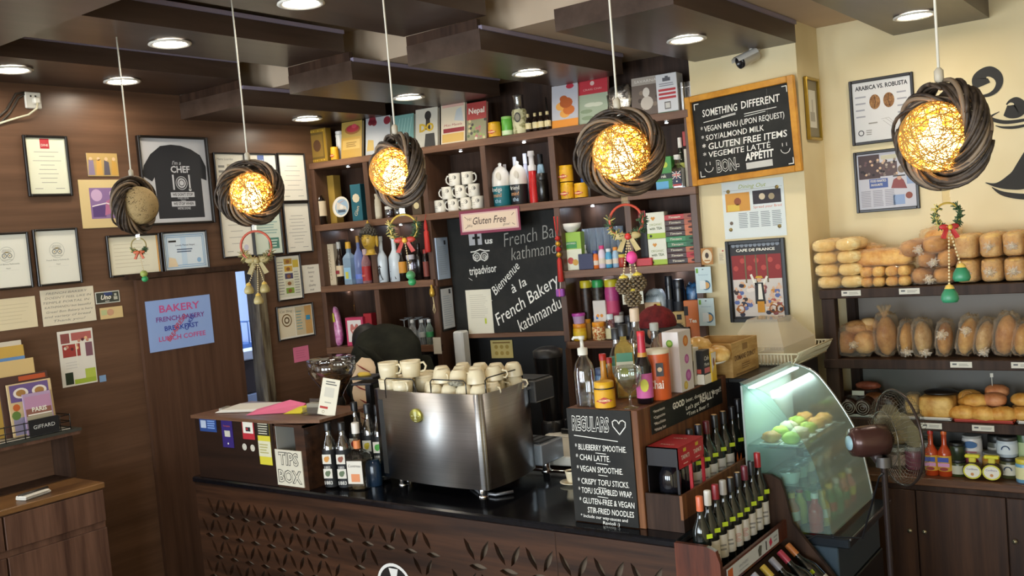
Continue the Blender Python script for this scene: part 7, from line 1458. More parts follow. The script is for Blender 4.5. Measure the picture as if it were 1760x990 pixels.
# the board hangs turned a little
o.rotation_euler=(Matrix.Rotation(-.085,3,'Z') @ Matrix.Rotation(-.028,3,'Y')).to_euler();o.location.y-=.02
def d_paper2(b,w,h,y):
 b.rect(-w*.9,-.05*h,-w*.1,h*.6,y,mat('c98f3a',.6)).rect(-w*.85,-.03*h,-w*.45,h*.2,y-.0004,mat('d6b44a',.6)).disc(-w*.5,h*.3,w*.12,y-.0004,mat('8a4a2a',.6),10).rect(w*.0,h*.15,w*.9,h*.62,y,mat('2a2226',.6)).disc(w*.3,h*.4,w*.1,y-.0004,mat('c9b89a',.6),10).disc(w*.6,h*.38,w*.1,y-.0004,mat('9a8a6a',.6),10)
 b.text('Dining Out',w*.0,h*.8,h*.2,y,mat('9aa83a',.6),width=w*.9,shear=.3).text('Spread your Bred',w*.45,h*.05,h*.13,y,mat('c96a4a',.6),width=w*.9).rect(-w*.95,h*.69,w*.95,h*.7,y,INK())
 for i in range(4):b.lines(w*(-.5+.36*i),-h*.65,w*(-.5+.36*i+.3),-h*.1,9,y,mat('8f9698',.7),.5,.1)
 b.disc(-w*.75,-h*.45,w*.06,y,mat('6a5a4a',.6),8)
t=sheet('acrylic_notice','clear acrylic mounted newspaper article under the yellow chalkboard','poster','C',(1240,315),(1353,404),draw=d_paper2,paper=mat('d3d9d6',.5))
w2=[(x,z) for x in (-.15,.15) for z in (-.11,.11)]
for x,z in w2:
 MB().lathe([(.0001,.009),(.009,.007),(.011,0)],mat('b5a06a',.3,.7),12).build('screw_cap',t);c_=t.children[-1] if False else [o for o in bpy.data.objects if o.parent==t and o.name.startswith('screw_cap')][-1];c_.rotation_euler=(PI/2,0,0);c_.location=(x*.95,-.002,z*.98)
def d_cafe(b,w,h,y):
 b.rect(-w,-h,w,h,y,mat('1a1413',.5)).text('CAFE DE FRANCE',0,h*.83,h*.10,y-.0008,PAPER(),width=w*1.5,bold=.03)
 for i in range(11):b.disc(-w*.85+w*.17*i,h*.97,w*.08,y-.0006,mat('8a9098',.6),8)
 b.rect(-w*.95,h*.05,w*.95,h*.7,y-.0004,mat('8a2524',.6))
 for i in range(7):b.disc(w*(-.8+.27*i),h*(.35+.2*(i % 2)),w*.10,y-.0007,mat('b5443c',.6),9)
 for u in (-.42,0,.42):b.rect(w*(u-.03),-h*.05,w*(u+.03),h*.7,y-.0009,mat('6a5a3c',.6))
 b.rect(-w*.95,-h*.95,w*.95,h*.05,y-.0003,mat('cfc6bd',.6))
 r3=random.Random(5)
 for i in range(46):
  u,v=w*(-.88+1.76*r3.random()),h*(-.9+.8*r3.random());c_=r3.choice(['2b2a3a','8a4a4a','5a6aa0','c98a3a','d8b59a','3a2a26','b05040','e0d6cc'])
  b.disc(u,v,w*.11,y-.0010-.00001*i,mat(c_,.6),8,h*.06);b.disc(u,v+h*.08,w*.05,y-.0016-.00001*i,mat('d8ae8c',.6),8)
 yy=y-.0024;b.poly([(-w*.12,-h*.62),(w*.28,-h*.62),(w*.22,-h*.05),(-w*.1,-h*.05)],yy,mat('22201f',.6)).poly([(w*.0,-h*.5),(w*.18,-h*.5),(w*.15,-h*.08),(w*.03,-h*.08)],yy-.0003,PAPER()).disc(w*.08,h*.03,w*.09,yy-.0003,mat('d0a07c',.6),12).poly([(-w*.08,h*.07),(w*.24,h*.07),(w*.18,h*.13),(-w*.02,h*.13)],yy-.0005,mat('c99a2c',.6)).stroke([(-w*.08,-h*.1),(-w*.22,h*.16)],w*.09,yy,PAPER()).stroke([(w*.22,-h*.1),(w*.38,h*.1)],w*.08,yy,PAPER()).rect(-w*.05,-h*.85,w*.22,-h*.55,yy-.0002,mat('c98a1c',.6))
 for u in (-.7,.55,.8):b.ring(w*u,-h*.75,w*.14,w*.04,yy-.0004,mat('b5642a',.6),14)
sheet('framed_poster','black framed cafe scene poster under the acrylic article','poster','C',(1247.7,415),(1359.5,552),.022,mat('0f0d0c',.35),.02,draw=d_cafe)
sheet('gift_card','brown card with dark face taped beside the biscuit stack','card','C',(1211,426),(1233,453),draw=lambda b,w,h,y:(b.disc(0,0,w*.85,y,mat('d6c4a4',.6),18,h*.85),b.disc(0,h*.1,w*.32,y-.0005,mat('3a2a22',.6),12,h*.35),b.rect(-w*.5,-h*.6,w*.5,-h*.45,y-.0005,mat('a8743a',.6))),paper=mat('a8743a',.6),out=.05)
sheet('gift_card','white card with small red bow on the column','card','C',(1233,426),(1248.5,453),draw=lambda b,w,h,y:(b.disc(w*.4,h*.6,w*.22,y,mat('b0443a',.6),8),b.lines(-w*.6,-h*.6,w*.5,h*.3,5,y,mat('a89a84',.7))),paper=mat('dccfae',.7))
for i,(tl,br,lab) in enumerate((((1203.5,458),(1233.5,501),'upper blister pack with blue print at the right shelf end'),((1208.5,511),(1239,557),'lower blister pack with blue print at the right shelf end'))):
 sheet('blister_pack',lab,'pack','C',tl,br,draw=lambda b,w,h,y:(b.rect(-w*.9,h*.55,-w*.6,h*.9,y,mat('6a9a3c',.6)),b.text('Sweetener',0,h*.4,h*.14,y,mat('6a8aa0',.6),width=w*1.3),b.disc(w*.25,-h*.4,w*.6,y-.0004,mat('3f6a86',.6),18,h*.38),b.disc(w*.3,-h*.42,w*.42,y-.0008,mat('c99a5a',.6),16,h*.26),b.rect(-w*.5,-h*.7,w*.25,-h*.05,y-.0012,mat('cfd6d6',.5)),b.disc(w*.0,h*.82,w*.12,y-.0005,mat('3a3f3c',.6),8,h*.04)),paper=mat('b9cdd0',.4),out=.07,group='blister packs at the shelf end')
 # side face of the column: narrow gilt picture
t=thing('gilt_picture','gilt framed picture on the side of the column','picture',(CRX+.002,5.33,on(1395,188,'x',CRX).z),PI/2)
z_=[on(1395,v,'x',CRX).z for v in (136,242)];h_=(z_[0]-z_[1])/2;w_=.105;gm=mat('a88a34',.3,.7)
MB().box(-w_,-.02,-h_,-w_+.016,0,h_,gm,.004).box(w_-.016,-.02,-h_,w_,0,h_,gm,.004).box(-w_+.016,-.02,h_-.016,w_-.016,0,h_,gm,.004).box(-w_+.016,-.02,-h_,w_-.016,0,-h_+.016,gm,.004).build('frame',t)
b=MB().box(-w_+.016,-.006,-h_+.016,w_-.016,0,h_-.016,mat('8a8068',.7));b.rect(-w_*.55,-h_*.6,w_*.55,h_*.6,-.0068,mat('d6d2c4',.7)).rect(-w_*.4,-h_*.4,w_*.3,-h_*.1,-.0074,mat('a8a394',.7)).rect(-w_*.1,-h_*.1,w_*.1,h_*.3,-.0074,mat('b8b3a4',.7));b.build('sheet',t)
# security camera
p=on(1287,100,'y',CF-.10);t=thing('security_camera','white bullet security camera above the yellow framed chalkboard','camera',p,0)
d_=Vector((-.55,-.75,-.36)).normalized();x_=Vector((0,0,1)).cross(d_).normalized();y_=d_.cross(x_)
b=MB();b.T=Matrix(((x_.x,y_.x,d_.x,0),(x_.y,y_.y,d_.y,0),(x_.z,y_.z,d_.z,0),(0,0,0,1)))
b.lathe([(.018,-.06),(.030,-.055),(.032,.05),(.034,.052)],mat('d8d4cc',.35),20);b.build('housing',t)
b2=MB();b2.T=b.T;b2.lathe([(.033,.05),(.034,.066),(.029,.066),(.026,.054),(.0001,.052)],mat('16161a',.2),20);b2.build('lens',t,'black lens end')
b3=MB();b3.T=b.T;b3.add([(u*.036,v_,w__) for w__ in (-.05,.085) for u,v_ in ((-1,.01),(-.8,.03),(0,.039),(.8,.03),(1,.01))],[(0,1,6,5),(1,2,7,6),(2,3,8,7),(3,4,9,8)],mat('d8d4cc',.35),True);b3.build('sun_hood',t)
MB().tube([(0,0,.025),(.012,.03,.06),(.014,.07,.065)],.009,mat('d8d4cc',.35),8).lathe([(.026,0),(.024,.014),(.0001,.014)],mat('d8d4cc',.35),16,(.014,.06,.055)).tube([(.014,.07,.065),(.014,.098,.065)],.024,mat('d8d4cc',.35),12).build('bracket',t)
# ------------------------------------------------------------------ bread wall pictures
def d_arab(b,w,h,y):
 b.text('ARABICA VS. ROBUSTA',0,h*.80,h*.20,y,mat('2b2b30',.7),width=w*1.8,bold=.03)
 for s_ in (-1,1):
  b.disc(s_*w*.24,h*.30,w*.19,y,noisy('bean_print','6a4526','a87a4a',(60,60,60),.7),18,h*.25);b.stroke([(s_*w*.24,h*.50),(s_*w*.22,h*.3),(s_*w*.26,h*.1)],w*.02,y-.0006,mat('4a2f1a',.7))
 for i in range(4):
  for s_ in (-1,1):b.lines(s_*w*.72-w*.2,h*(.46-.22*i),s_*w*.72+w*.2,h*(.56-.22*i),1,y,mat('9a9aa0',.7),.5)
 b.stroke([(w*.0,-h*.35),(w*.35,-h*.65)],w*.01,y,INK()).stroke([(w*.1,-h*.30),(w*.4,-h*.55)],w*.01,y,INK()).stroke([(-w*.05,-h*.3),(w*.2,-h*.28),(w*.4,-h*.5)],w*.01,y,INK()).lines(-w*.5,-h*.45,-w*.15,-h*.35,1,y,INK()).ring(-w*.78,-h*.7,w*.09,w*.03,y,mat('3a3a3e',.7),14).lines(-w*.6,-h*.8,-w*.4,-h*.6,3,y,INK())
sheet('framed_poster','black framed ARABICA VS. ROBUSTA coffee poster on the cream wall','poster','B',(1459.5,141),(1577,238),.016,draw=d_arab,paper=mat('d2d1cf',.6))
def d_news(b,w,h,y):
 b.rect(-w*.95,h*.1,-w*.2,h*.95,y,mat('4a3a3c',.6)).rect(-w*.2,h*.15,w*.4,h*.65,y,mat('5a4a4a',.6))
 r3=random.Random(2)
 for i in range(40):b.disc(w*(-.92+1.3*r3.random()),h*(.15+.6*r3.random()),w*.05,y-.0004-.00001*i,mat(r3.choice(['8a7a70','2a2224','b8a898','6a5050','d0b090']),.6),6)
 b.disc(w*.55,h*.35,w*.14,y-.0005,mat('7a6a5a',.6),12).rect(-w*.6,-h*.25,w*.05,h*.08,y-.0004,mat('4a5f9a',.6)).text('FOOD FANATICS',-w*.28,h*.0,h*.12,y-.0009,PAPER(),width=w*.55,bold=.02).text('FAVOURITE',-w*.34,-h*.14,h*.11,y-.0009,PAPER(),width=w*.4,bold=.02)
 b.poly([(w*.15,-h*.3),(w*.7,-h*.35),(w*.6,-h*.05),(w*.45,h*.1),(w*.25,-h*.0)],y-.0004,mat('8a4a4a',.6)).disc(w*.45,h*.05,w*.08,y-.0008,mat('c9a08a',.6),10).stroke([(w*.25,h*.12),(w*.65,h*.12)],w*.04,y-.001,mat('2a2a2a',.6)).disc(w*.75,-h*.6,w*.12,y-.0005,mat('8a4a3a',.6),14)
 for i in range(3):b.lines(w*(-.92+.42*i),-h*.92,w*(-.92+.42*i+.36),-h*.32,10,y,mat('9a9aa4',.7),.5,.1)
 b.rect(w*.2,-h*.9,w*.6,-h*.55,y,mat('8aa0c4',.6)).rect(w*.7,-h*.2,w*.95,h*.5,y,mat('8fa3c4',.6)).rect(-w*.15,h*.75,w*.4,h*.9,y,mat('bdb9a0',.6))
sheet('framed_poster','black framed newspaper page below the coffee poster','poster','B',(1467.3,263),(1583,358),.016,draw=d_news,paper=mat('c4c4cc',.6))
MB().tube([(on(1545,80,'y',BW).x,BW-.006,3.0),(on(1548,75,'y',BW).x,BW-.01,3.02)],.003,INK(),5)
# ================================================================== bread shelves
BY0=5.105;BX0=-1.742;BX1=1.2
t=thing('bread_shelf','dark wooden bread shelf against the cream wall','shelves',(0,0,0))
bz=[1.772,1.398,1.083];bth=.05
for z in bz:MB().box(BX0,BY0,z-bth,BX1,BW-.003,z,DARKW(),.003).build('shelf_board',t)
for x in (BX0+.005,-.35,.6):
 MB().box(x,BY0+.01,.86,x+.07,BY0+.07,bz[0]-bth,DARKW(),.003).build('upright',t);MB().box(x+.03,BW-.07,.86,x+.08,BW-.01,bz[0]-bth,DARKW(),.003).build('upright',t)
MB().box(BX0+.04,BW-.012,.86,BX1,BW-.004,bz[1]-bth,mat('6a6660',.6)).build('back_panel',t,'grey back panel');MB().box(BX0+.04,BW-.012,bz[1]+.001,BX1,BW-.004,bz[0]-bth,mat('7d746a',.6)).build('back_panel',t,'grey brown back panel')
CY=5.04
t=thing('base_cabinet','dark wooden base cabinet with doors under the bread shelf','cabinet',(0,0,0))
MB().box(BX0,CY+.025,.02,BX1,BW-.003,.765,DARKW()).build('body',t);MB().box(BX0-.005,CY,.765,BX1,BW-.003,.805,noisy('worn_brown_top','4a3020','6f4a30',(3,20,20),.35,.4),.004).build('top',t)
dx=[on(px,900,'y',CY).x for px in (1430,1576,1731)];dx+=[dx[2]+(dx[2]-dx[1])*i for i in (1,2,3,4)]
dx=[d for d in dx if d<BX1]
for i in range(len(dx)-1):
 MB().box(dx[i]+.003,CY+.004,.05,dx[i+1]-.003,CY+.024,.735,noisy('dark_door_veneer','2d1c13','4f3422',(16,16,1),.45,.35),.002).build('door',t)
for px,py in ((1565,911),(1590,913),(1745,930)):
 q=on(px,py,'y',CY);d_=min([o for o in bpy.data.objects if o.parent==t and o.name.startswith('door')],key=lambda o:0 if o.data.vertices and min(v.co.x for v in o.data.vertices)<q.x<max(v.co.x for v in o.data.vertices) else 1)
 b=MB();b.T=Matrix.Translation((q.x,CY+.004,q.z)) @ Matrix.Rotation(PI/2,4,'X');b.lathe([(.007,0),(.007,.012),(.012,.016),(.012,.022),(.0001,.024)],mat('a39a80',.25,.8),14);b.build('knob',d_)
 # price tags
for z,px,py,lab in ((bz[0],1463,508,'white price tag under the stacked bun packs'),(bz[0],1563,503,'white price tag under the brown loaves'),(bz[1],1651,613,'white price tag under the wrapped long loaves'),(bz[1],1757,613,'white price tag on the middle board at the frame edge'),(bz[2],1600,721,'white price tag under the loaf cake'),(bz[2],1689,725,'white price tag under the red tray')):
 q=on(px,py,'y',BY0-.002);t=thing('price_tag',lab,'tag',(q.x,BY0-.001,z-.024),0,'price tags on the bread shelf');b=MB().box(-.05,-.002,-.013,.05,0,.016,mat('d8d3c4',.6));b.rect(-.04,.0,-.02,.008,-.0028,mat('5a5a5a',.6)).lines(-.01,-.006,.04,.008,2,-.0028,mat('9a958a',.7));b.build('tag',t)
 # breads -------------------------------------------------------------------------
WRAP=lambda:glass('fff4e0',.05,.05,'clear_bread_wrap',True,.26)
def bread_mat(c1,c2,n):return noisy('crust_'+n,c1,c2,(12,12,12),.5,.35,4)
GOLD=bread_mat('c68a3a','efcb80','golden');BRN=bread_mat('9a6536','d0a066','brown');PALE=bread_mat('dab56a','f4e2ac','pale');TOAST=bread_mat('b5834c','e0bd84','toast')
def bun(b,c,r,m,sd):return b.ell(c,r,m,14,9,.10,sd,.75)
def xb(px,py,y):return on(px,py,'y',y).x
def wrapped(name,label,cat,loc,group,buns,mats,wrapbox,rz=0,knot=None,rot=None):
 t=thing(name,label,cat,loc,rz,group,rot=rot)
 for i,(c,r) in enumerate(buns):MB().ell(c,r,mats[i % len(mats)],16,10,.09,i*2.1+loc[0]*7,1.0 if name=='wrapped_loaf' else .78).build('bread',t)
 (cx_,cy_,cz_),(rx_,ry_,rz_)=wrapbox
 b=MB().ell((cx_,cy_,cz_),(rx_,ry_,rz_),WRAP(),30,20,.20,loc[0]*9+loc[2],.62,6)
 b.v=[(x,y,max(z,.0008)) for x,y,z in b.v]
 if knot:
  kx_,ky_,kz_=knot
  km_=glass('fffaf0',.18,.08,'gathered_wrap',True,.35)
  for j in range(26):a_=2*PI*(j+rnd.random())/26;l_=.008+.026*rnd.random();b.tube([(kx_,ky_,kz_),(kx_+l_*math.cos(a_),ky_+.004-.008*rnd.random(),kz_+l_*.9*math.sin(a_))],.004,km_,4,radii=[.004,.0045])
  b.ell((kx_,ky_-.006,kz_-.004),(.011,.010,.013),km_,8,6,.5)
 b.build('plastic_bag',t,'clear plastic wrap');return t
 # stacked bun packs
x_l,x_r=xb(1398,460,BY0+.03),xb(1482,460,BY0+.03);bw_=(x_r-x_l)/2*.96
zz=bz[0]+.001;hb=.066
for i in range(4):
 wrapped('bun_pack','pack of pale soft buns, %s of the left stack' % ('lowest','second from the bottom','third from the bottom','topmost')[i],'bread',((x_l+x_r)/2+(.006 if i==0 else-.004*i),BY0+.15,zz+hb*i),'stacked bun packs',[((sx_*bw_*.5,yy_,.033),(bw_*.50,.062,.034)) for sx_ in (-1,1) for yy_ in (-.075,.05)],[PALE,PALE],((0,-.01,.033),(bw_*1.05,.15,.036)))
wrapped('bun_pack','bun pack set crosswise behind the left stack','bread',(xb(1492,440,BY0+.28),BY0+.27,zz+.07),'stacked bun packs',[((-.03,0,.04),(.06,.05,.04)),((.03,.0,.10),(.06,.05,.04))],[GOLD],((0,0,.07),(.10,.07,.08)))
xs_=[xb(px,485,BY0+.05) for px in (1489,1510,1533,1554)]
for r_ in range(2):
 for i in range(2):
  xm=(xs_[2*i]+xs_[2*i+1])/2;d_=(xs_[1]-xs_[0])
  wrapped('small_bun_pack','pack of small golden buns, %s pack in the %s layer under the long loaf' % (('left','right')[i],('lower','upper')[r_]),'bread',(xm,BY0+.12,zz+.052*r_),'small bun packs',[((sx_*d_*.5,yy_,.026),(d_*.5,.045,.027)) for sx_ in (-1,1) for yy_ in (-.05,.04)],[GOLD,PALE],((0,0,.026),(d_*1.02,.105,.029)))
xm=(xb(1477,457,BY0+.1)+xb(1560,457,BY0+.1))/2
wrapped('long_loaf','wrapped golden plaited loaf on top of small bun packs','bread',(xm,BY0+.13,zz+.106),None,[((-.09,0,.04),(.055,.06,.042)),((-.03,0,.042),(.055,.06,.044)),((.03,0,.042),(.055,.06,.044)),((.09,0,.04),(.055,.06,.042))],[GOLD],((0,0,.04),(.155,.075,.050)))
for i,(x0,x1,z0,lab) in enumerate(((1563,1638,0,'wrapped pair of brown loaves at the bottom, white knot in front'),(1576,1642,.085,'wrapped pair of brown loaves in the middle of the heap'),(1548,1626,.150,'wrapped pair of brown loaves on top, leaning left'))):
 a_,c_=xb(x0,480,BY0+.06),xb(x1,480,BY0+.06);w_=(c_-a_)/2
 wrapped('brown_loaf_bag',lab,'bread',((a_+c_)/2,BY0+.16,zz+z0),'brown loaf bags',[((-w_*.5,0,.042),(w_*.52,.12,.045)),((w_*.5,0,.042),(w_*.52,.12,.045))],[BRN],((0,0,.042),(w_*1.05,.135,.047)),knot=(0,-.132,.03),rot=(0,-.10 if i==2 else 0,0))
wrapped('golden_loaf_bag','golden loaf bag highest at the back of the heap','bread',(xb(1618,430,BY0+.25),BY0+.27,zz+.17),None,[((0,0,.05),(.085,.09,.055))],[GOLD],((0,0,.05),(.10,.10,.065)))
cols=[(1640,1681),(1683,1723),(1723,1763),(1764,1803)]
for i,(x0,x1) in enumerate(cols):
 a_,c_=xb(x0,465,BY0+.04),xb(x1,465,BY0+.04);w_=(c_-a_)/2
 for r_ in range(2):
  t=wrapped('sandwich_loaf','square wrapped sandwich loaf, %s column in the %s layer' % (ORD[i],('lower','upper')[r_]),'bread',((a_+c_)/2,BY0+.19,zz+.122*r_),'sandwich loaves',[],[],((0,0,.060),(w_*1.02,.172,.0615)),knot=(0,-.165,.055) if (i+r_) % 2==0 or i>0 else None)
  MB().ell((0,0,.060),(w_*.97,.16,.0585),TOAST,22,14,.06,i+r_*3.3,.38).ell((0,.0,.088),(w_*.93,.155,.032),GOLD,18,10,.05,i,.5).build('bread',t)
LOAF=[noisy('rustic_crust_%d' % k_,c1,c2,(9,9,9),.5,.35,5,.3,.7) for k_,(c1,c2) in enumerate((('8a5526','d9ae6c'),('a3702f','e2bd78'),('9a7040','e6cf9c')))]
# middle board: round and long wrapped breads
zz=bz[1]+.001
for i,(x0,x1,yt,lab,m_,tl) in enumerate(((1498,1541,536,'tall oval loaf with twisted bag top',TOAST,0),(1539,1566,548,'small loaf between the tall oval loaf and the broad golden one',GOLD,.05),(1564,1601,545,'broad golden loaf in clear wrap',GOLD,0),(1602,1634,548,'pale floury loaf in crinkled wrap',TOAST,.08),(1633,1670,540,'long loaf leaning right with bright wrap',GOLD,.22),(1663,1698,546,'slim golden loaf leaning right',GOLD,.25),(1696,1743,536,'largest long loaf leaning right, knotted at the side',BRN,.18),(1731,1768,550,'long loaf at the frame edge of the middle board',TOAST,.18),(1765,1800,548,'loaf beyond the frame edge',GOLD,.1))):
 a_,c_=xb(x0,580,BY0+.08),xb(x1,580,BY0+.08);w_=(c_-a_)/2*.90;H=on(x0,yt,'y',BY0+.08).z-zz;H=max(.16,min(H,.27))
 wrapped('wrapped_loaf',lab,'bread',((a_+c_)/2,BY0+.13,zz+abs(math.sin(tl))*w_*.8),'wrapped loaves on the middle board',[((0,0,H*.44),(w_*.90,.065,H*.43))],[LOAF[i % 3] if m_!=BRN else BRN],((0,-.004,H*.47),(w_*1.0,.085,H*.48)),knot=(w_*.5,-.075,.03) if i in (1,2,5) else ((0,-.08,H*.6) if i in (3,4) else None),rot=(0,tl,0))
MB_=[o for o in bpy.data.objects if o.name.startswith('wrapped_loaf')][0]
b=MB()
for j in range(9):a_=2*PI*j/9;b.tube([(0,-.02,.20),(.012*math.cos(a_),-.02+.012*math.sin(a_),.23),(.035*math.cos(a_),-.02+.03*math.sin(a_),.27)],.006,WRAP(),4)
b.build('bag_top',MB_)
xm=(xb(1437,580,BY0+.08)+xb(1498,580,BY0+.08))/2
wrapped('round_bread_bag','bag of round brown breads at the left of the middle board','bread',(xm,BY0+.12,zz),None,[((-.048,0,.075),(.055,.07,.062)),((.05,0,.075),(.055,.07,.062)),((.0,.03,.15),(.06,.06,.04)),((.06,.05,.16),(.05,.05,.04))],[BRN,TOAST],((0,0,.085),(.115,.095,.085)),knot=(.01,-.085,.07))
# lower board
zz=bz[2]+.001
CHOC=noisy('chocolate_cake','1d110b','3f2618',(30,30,30),.35,.5,3)
def tray(x0,x1,lab,col,y=BY0+.02,dpt=.28):
 a_,c_=xb(x0,705,y),xb(x1,705,y);t=thing('bake_tray',lab,'tray',((a_+c_)/2,y+dpt/2,zz),0,'trays on the lower bread board');w_=(c_-a_)/2
 MB().box(-w_*.95,-dpt/2*.95,0,w_*.95,dpt/2*.95,.006,mat(col,.4),.002).box(-w_,-dpt/2,.006,w_,-dpt/2+.012,.016,mat(col,.4),.003).box(-w_,dpt/2-.012,.006,w_,dpt/2,.016,mat(col,.4),.003).box(-w_,-dpt/2,.006,-w_+.012,dpt/2,.016,mat(col,.4),.003).box(w_-.012,-dpt/2,.006,w_,dpt/2,.016,mat(col,.4),.003).build('tray',t);return (a_+c_)/2,y+dpt/2,w_
tx,ty,tw=tray(1446,1576,'white tray of chocolate rolls behind the fan','d2cdc4')
TZ_=zz+.0065
for i,(px,dz,dy,lab) in enumerate(((1463,0,-.09,'chocolate roll with swirl end, nearest the cooler'),(1487,0,-.09,'chocolate roll with swirl end beside the fan guard'),(1459,.0,.04,'dark chocolate cake at the back left of the tray'),(1480,.0,.05,'dark cake with white label piece'),(1503,.0,-.0,'brown glazed cake behind the fan guard'),(1527,0,-.06,'dark cake seen through the fan'))):
 q=xb(px,690,ty+dy);t=thing('chocolate_cake',lab,'cake',(q,ty+dy,TZ_+dz),0,'chocolate cakes on the white tray')
 b=MB();b.T=Matrix.Rotation(PI/2,4,'X') if i<2 else None
 if i<2:b.lathe([(.0001,.055),(.042,.053),(.046,.03),(.046,-.05),(.0001,-.055)],CHOC,18,(0,.046,0));b.T=None;[b.ring(0,.046,r_,.003,-.0562,mat('b0a89c',.5),16) for r_ in (.034,.022,.010)]
 else:b.ell((0,0,.05),(.05,.05,.052),CHOC if i!=4 else bread_mat('6a3a20','a86a3a','glaze'),16,10,.1,i*1.3,.6)
 b.build('cake',t)
 if i==3:MB().box(-.03,-.052,.085,.035,-.046,.11,PAPER()).build('label',t)
t=thing('chocolate_cake','reddish topped dark cake, highest behind the rolls','cake',(xb(1492,668,ty+.08),ty+.085,TZ_+.0),0,'chocolate cakes on the white tray');MB().box(-.07,-.03,0,.07,.03,.115,CHOC,.012).build('cake',t);MB().ell((0,0,.125),(.07,.035,.025),bread_mat('7a3a26','b5654a','redglaze'),14,8,.15).build('topping',t)
tx,ty,tw=tray(1577,1635,'white tray under the golden loaf cake','d6d1c6')
t=thing('loaf_cake','golden crusted loaf cake with dark top on a white tray','cake',(tx,ty-.03,TZ_),0);MB().ell((0,0,.055),(.085,.10,.055),bread_mat('b5782c','e8c070','loafcake'),20,12,.06,1,.35).build('cake',t);MB().ell((.005,.03,.115),(.085,.08,.016),mat('241b16',.4),16,8,.2).build('dark_crust',t)
t=thing('wrapped_cake','small pale wrapped cake left of the golden loaf cake','cake',(xb(1569,690,ty),ty,TZ_),0);MB().ell((0,0,.05),(.035,.05,.05),PALE,14,9,.1,2,.6).build('cake',t);MB().ell((0,0,.053),(.042,.058,.058),WRAP(),18,12,.15,2,.7).build('plastic_bag',t)
tx,ty,tw=tray(1636,1743,'red tray heaped with golden croissants','a8321f',BY0+.005)
CRO=bread_mat('c07a24','efc06a','croissant')
for i,(px,dy,dz,ry,lab) in enumerate(((1657,-.08,0,.1,'croissant at the front left of the red tray'),(1692,-.09,0,-.2,'croissant at the front middle of the red tray'),(1722,-.08,0,.4,'croissant at the front right of the red tray'),(1665,.05,0,.3,'croissant at the back left of the red tray'),(1704,.05,0,-.3,'croissant at the back right of the red tray'),(1678,-.02,.05,.2,'croissant lying across in the second layer'),(1710,-.02,.055,-.1,'glazed pink bun on top of the heap'),(1668,.02,.06,.0,'spiral pastry on top of the heap'),(1715,.05,.085,.2,'dark glazed bun with toothpick behind the heap'))):
 q=xb(px,700,ty+dy);t=thing('croissant',lab,'pastry',(q,ty+dy,TZ_+dz),ry,'pastries heaped on the red tray')
 m_=CRO if i not in (6,8) else bread_mat('b86a3a','e0a070','bunpink')
 if i in (6,7,8):MB().ell((0,0,.035),(.058,.05,.036),m_,16,10,.08,i,.9).build('pastry',t)
 else:
  b=MB();pts=[(-.075,.03,.022),(-.05,-.005,.028),(-.02,-.02,.034),(.02,-.02,.034),(.05,-.005,.028),(.075,.03,.022)];sp_=spl(pts,4)
  b.tube(sp_,.03,m_,12,radii=[.012+.026*math.sin(PI*j/(len(sp_)-1))*(1+.10*(j % 3==0)) for j in range(len(sp_))]);b.build('pastry',t)
 if i==8:MB().tube([(-.02,-.02,.06),(-.02,-.02,.13)],.002,PAPER(),5).box(-.027,-.022,.11,-.013,-.019,.13,PAPER()).build('toothpick',t)
 if i==7:b=MB();b.T=Matrix.Translation((0,-.035,.045));[b.ring(0,0,r_,.003,-.012,mat('a8702c',.5),14) for r_ in (.026,.016)];b.build('swirl',t)
tx,ty,tw=tray(1746,1810,'white tray of pastries at the right frame edge','d6d1c6')
for i,(px,dy,dz) in enumerate(((1755,-.08,0),(1758,.02,.0),(1757,-.03,.06))):
 t=thing('pastry','golden pastry at the right frame edge, %s' % ('front one','rear one','upper one')[i],'pastry',(xb(px,700,ty+dy),ty+dy,TZ_+dz),0,'pastries at the frame edge');MB().ell((0,0,.034),(.05,.045,.034),CRO,14,9,.12,i).build('pastry',t)
 # cabinet top: sauces and jars
zz=.8056;yy_=CY+.08
def cbx(px,y=yy_):return xb(px,800,y)
for i,(px,cap,lab) in enumerate(((1602,'b02a22','red chilli sauce bottle with red cap'),(1625,'d0642a','red chilli sauce bottle with orange cap'))):
 bottle('hot_sauce_bottle',lab,'bottle',(cbx(px),yy_,zz),.034,.235,mat('b0401c',.2),mat(cap,.4),'d8a83a',(.12,.45),.36,.48,.90,'chilli sauce bottles',draw=lambda b,r,h,y:(b.rect(-r*.8,h*.32,r*.7,h*.42,y-.002,mat('3a4a9a',.5)),b.rect(-r*.8,h*.22,r*.8,h*.30,y-.002,mat('c98ab0',.5)),b.disc(0,h*.17,r*.6,y-.002,mat('8a2a1c',.5),10,h*.04)))
def cjar(label,px,y,W,H,body,lid,lab=None,name='preserve_jar',group='jars on the base cabinet',draw=None,z=zz,lidh=.16):return jar(name,label,'jar',(None,W,H),mat(body,.3),mat(lid,.4),lab,lidh,group,(.2,.8),draw,loc=(cbx(px,y),y,z),rz=0)
cjar('low jar of dark green pickles beside the chilli sauce',1647,yy_+.02,.085,.085,'39401f','1c1c1a','b9b6a0');cjar('dark lidded jar stacked on the pickle jar',1647,yy_+.02,.085,.085,'2a3320','151614',None,z=zz+.0855)
cjar('tall white and red juice can',1673,yy_+.09,.105,.195,'d6d2d0','a9a8a4',None,'juice_can',None,lambda b,r,h,y:None,lidh=.03)
o=[o for o in bpy.data.objects if o.name.startswith('juice_can')][-1];b=MB();b.disc(0,.155,.034,-.0525,mat('2f5a8a',.5),16,.018).disc(.002,.07,.036,-.0525,mat('8a1f3a',.5),16,.026).rect(-.03,.115,.03,.121,-.0515,mat('b05a6a',.5));b.build('print',o)
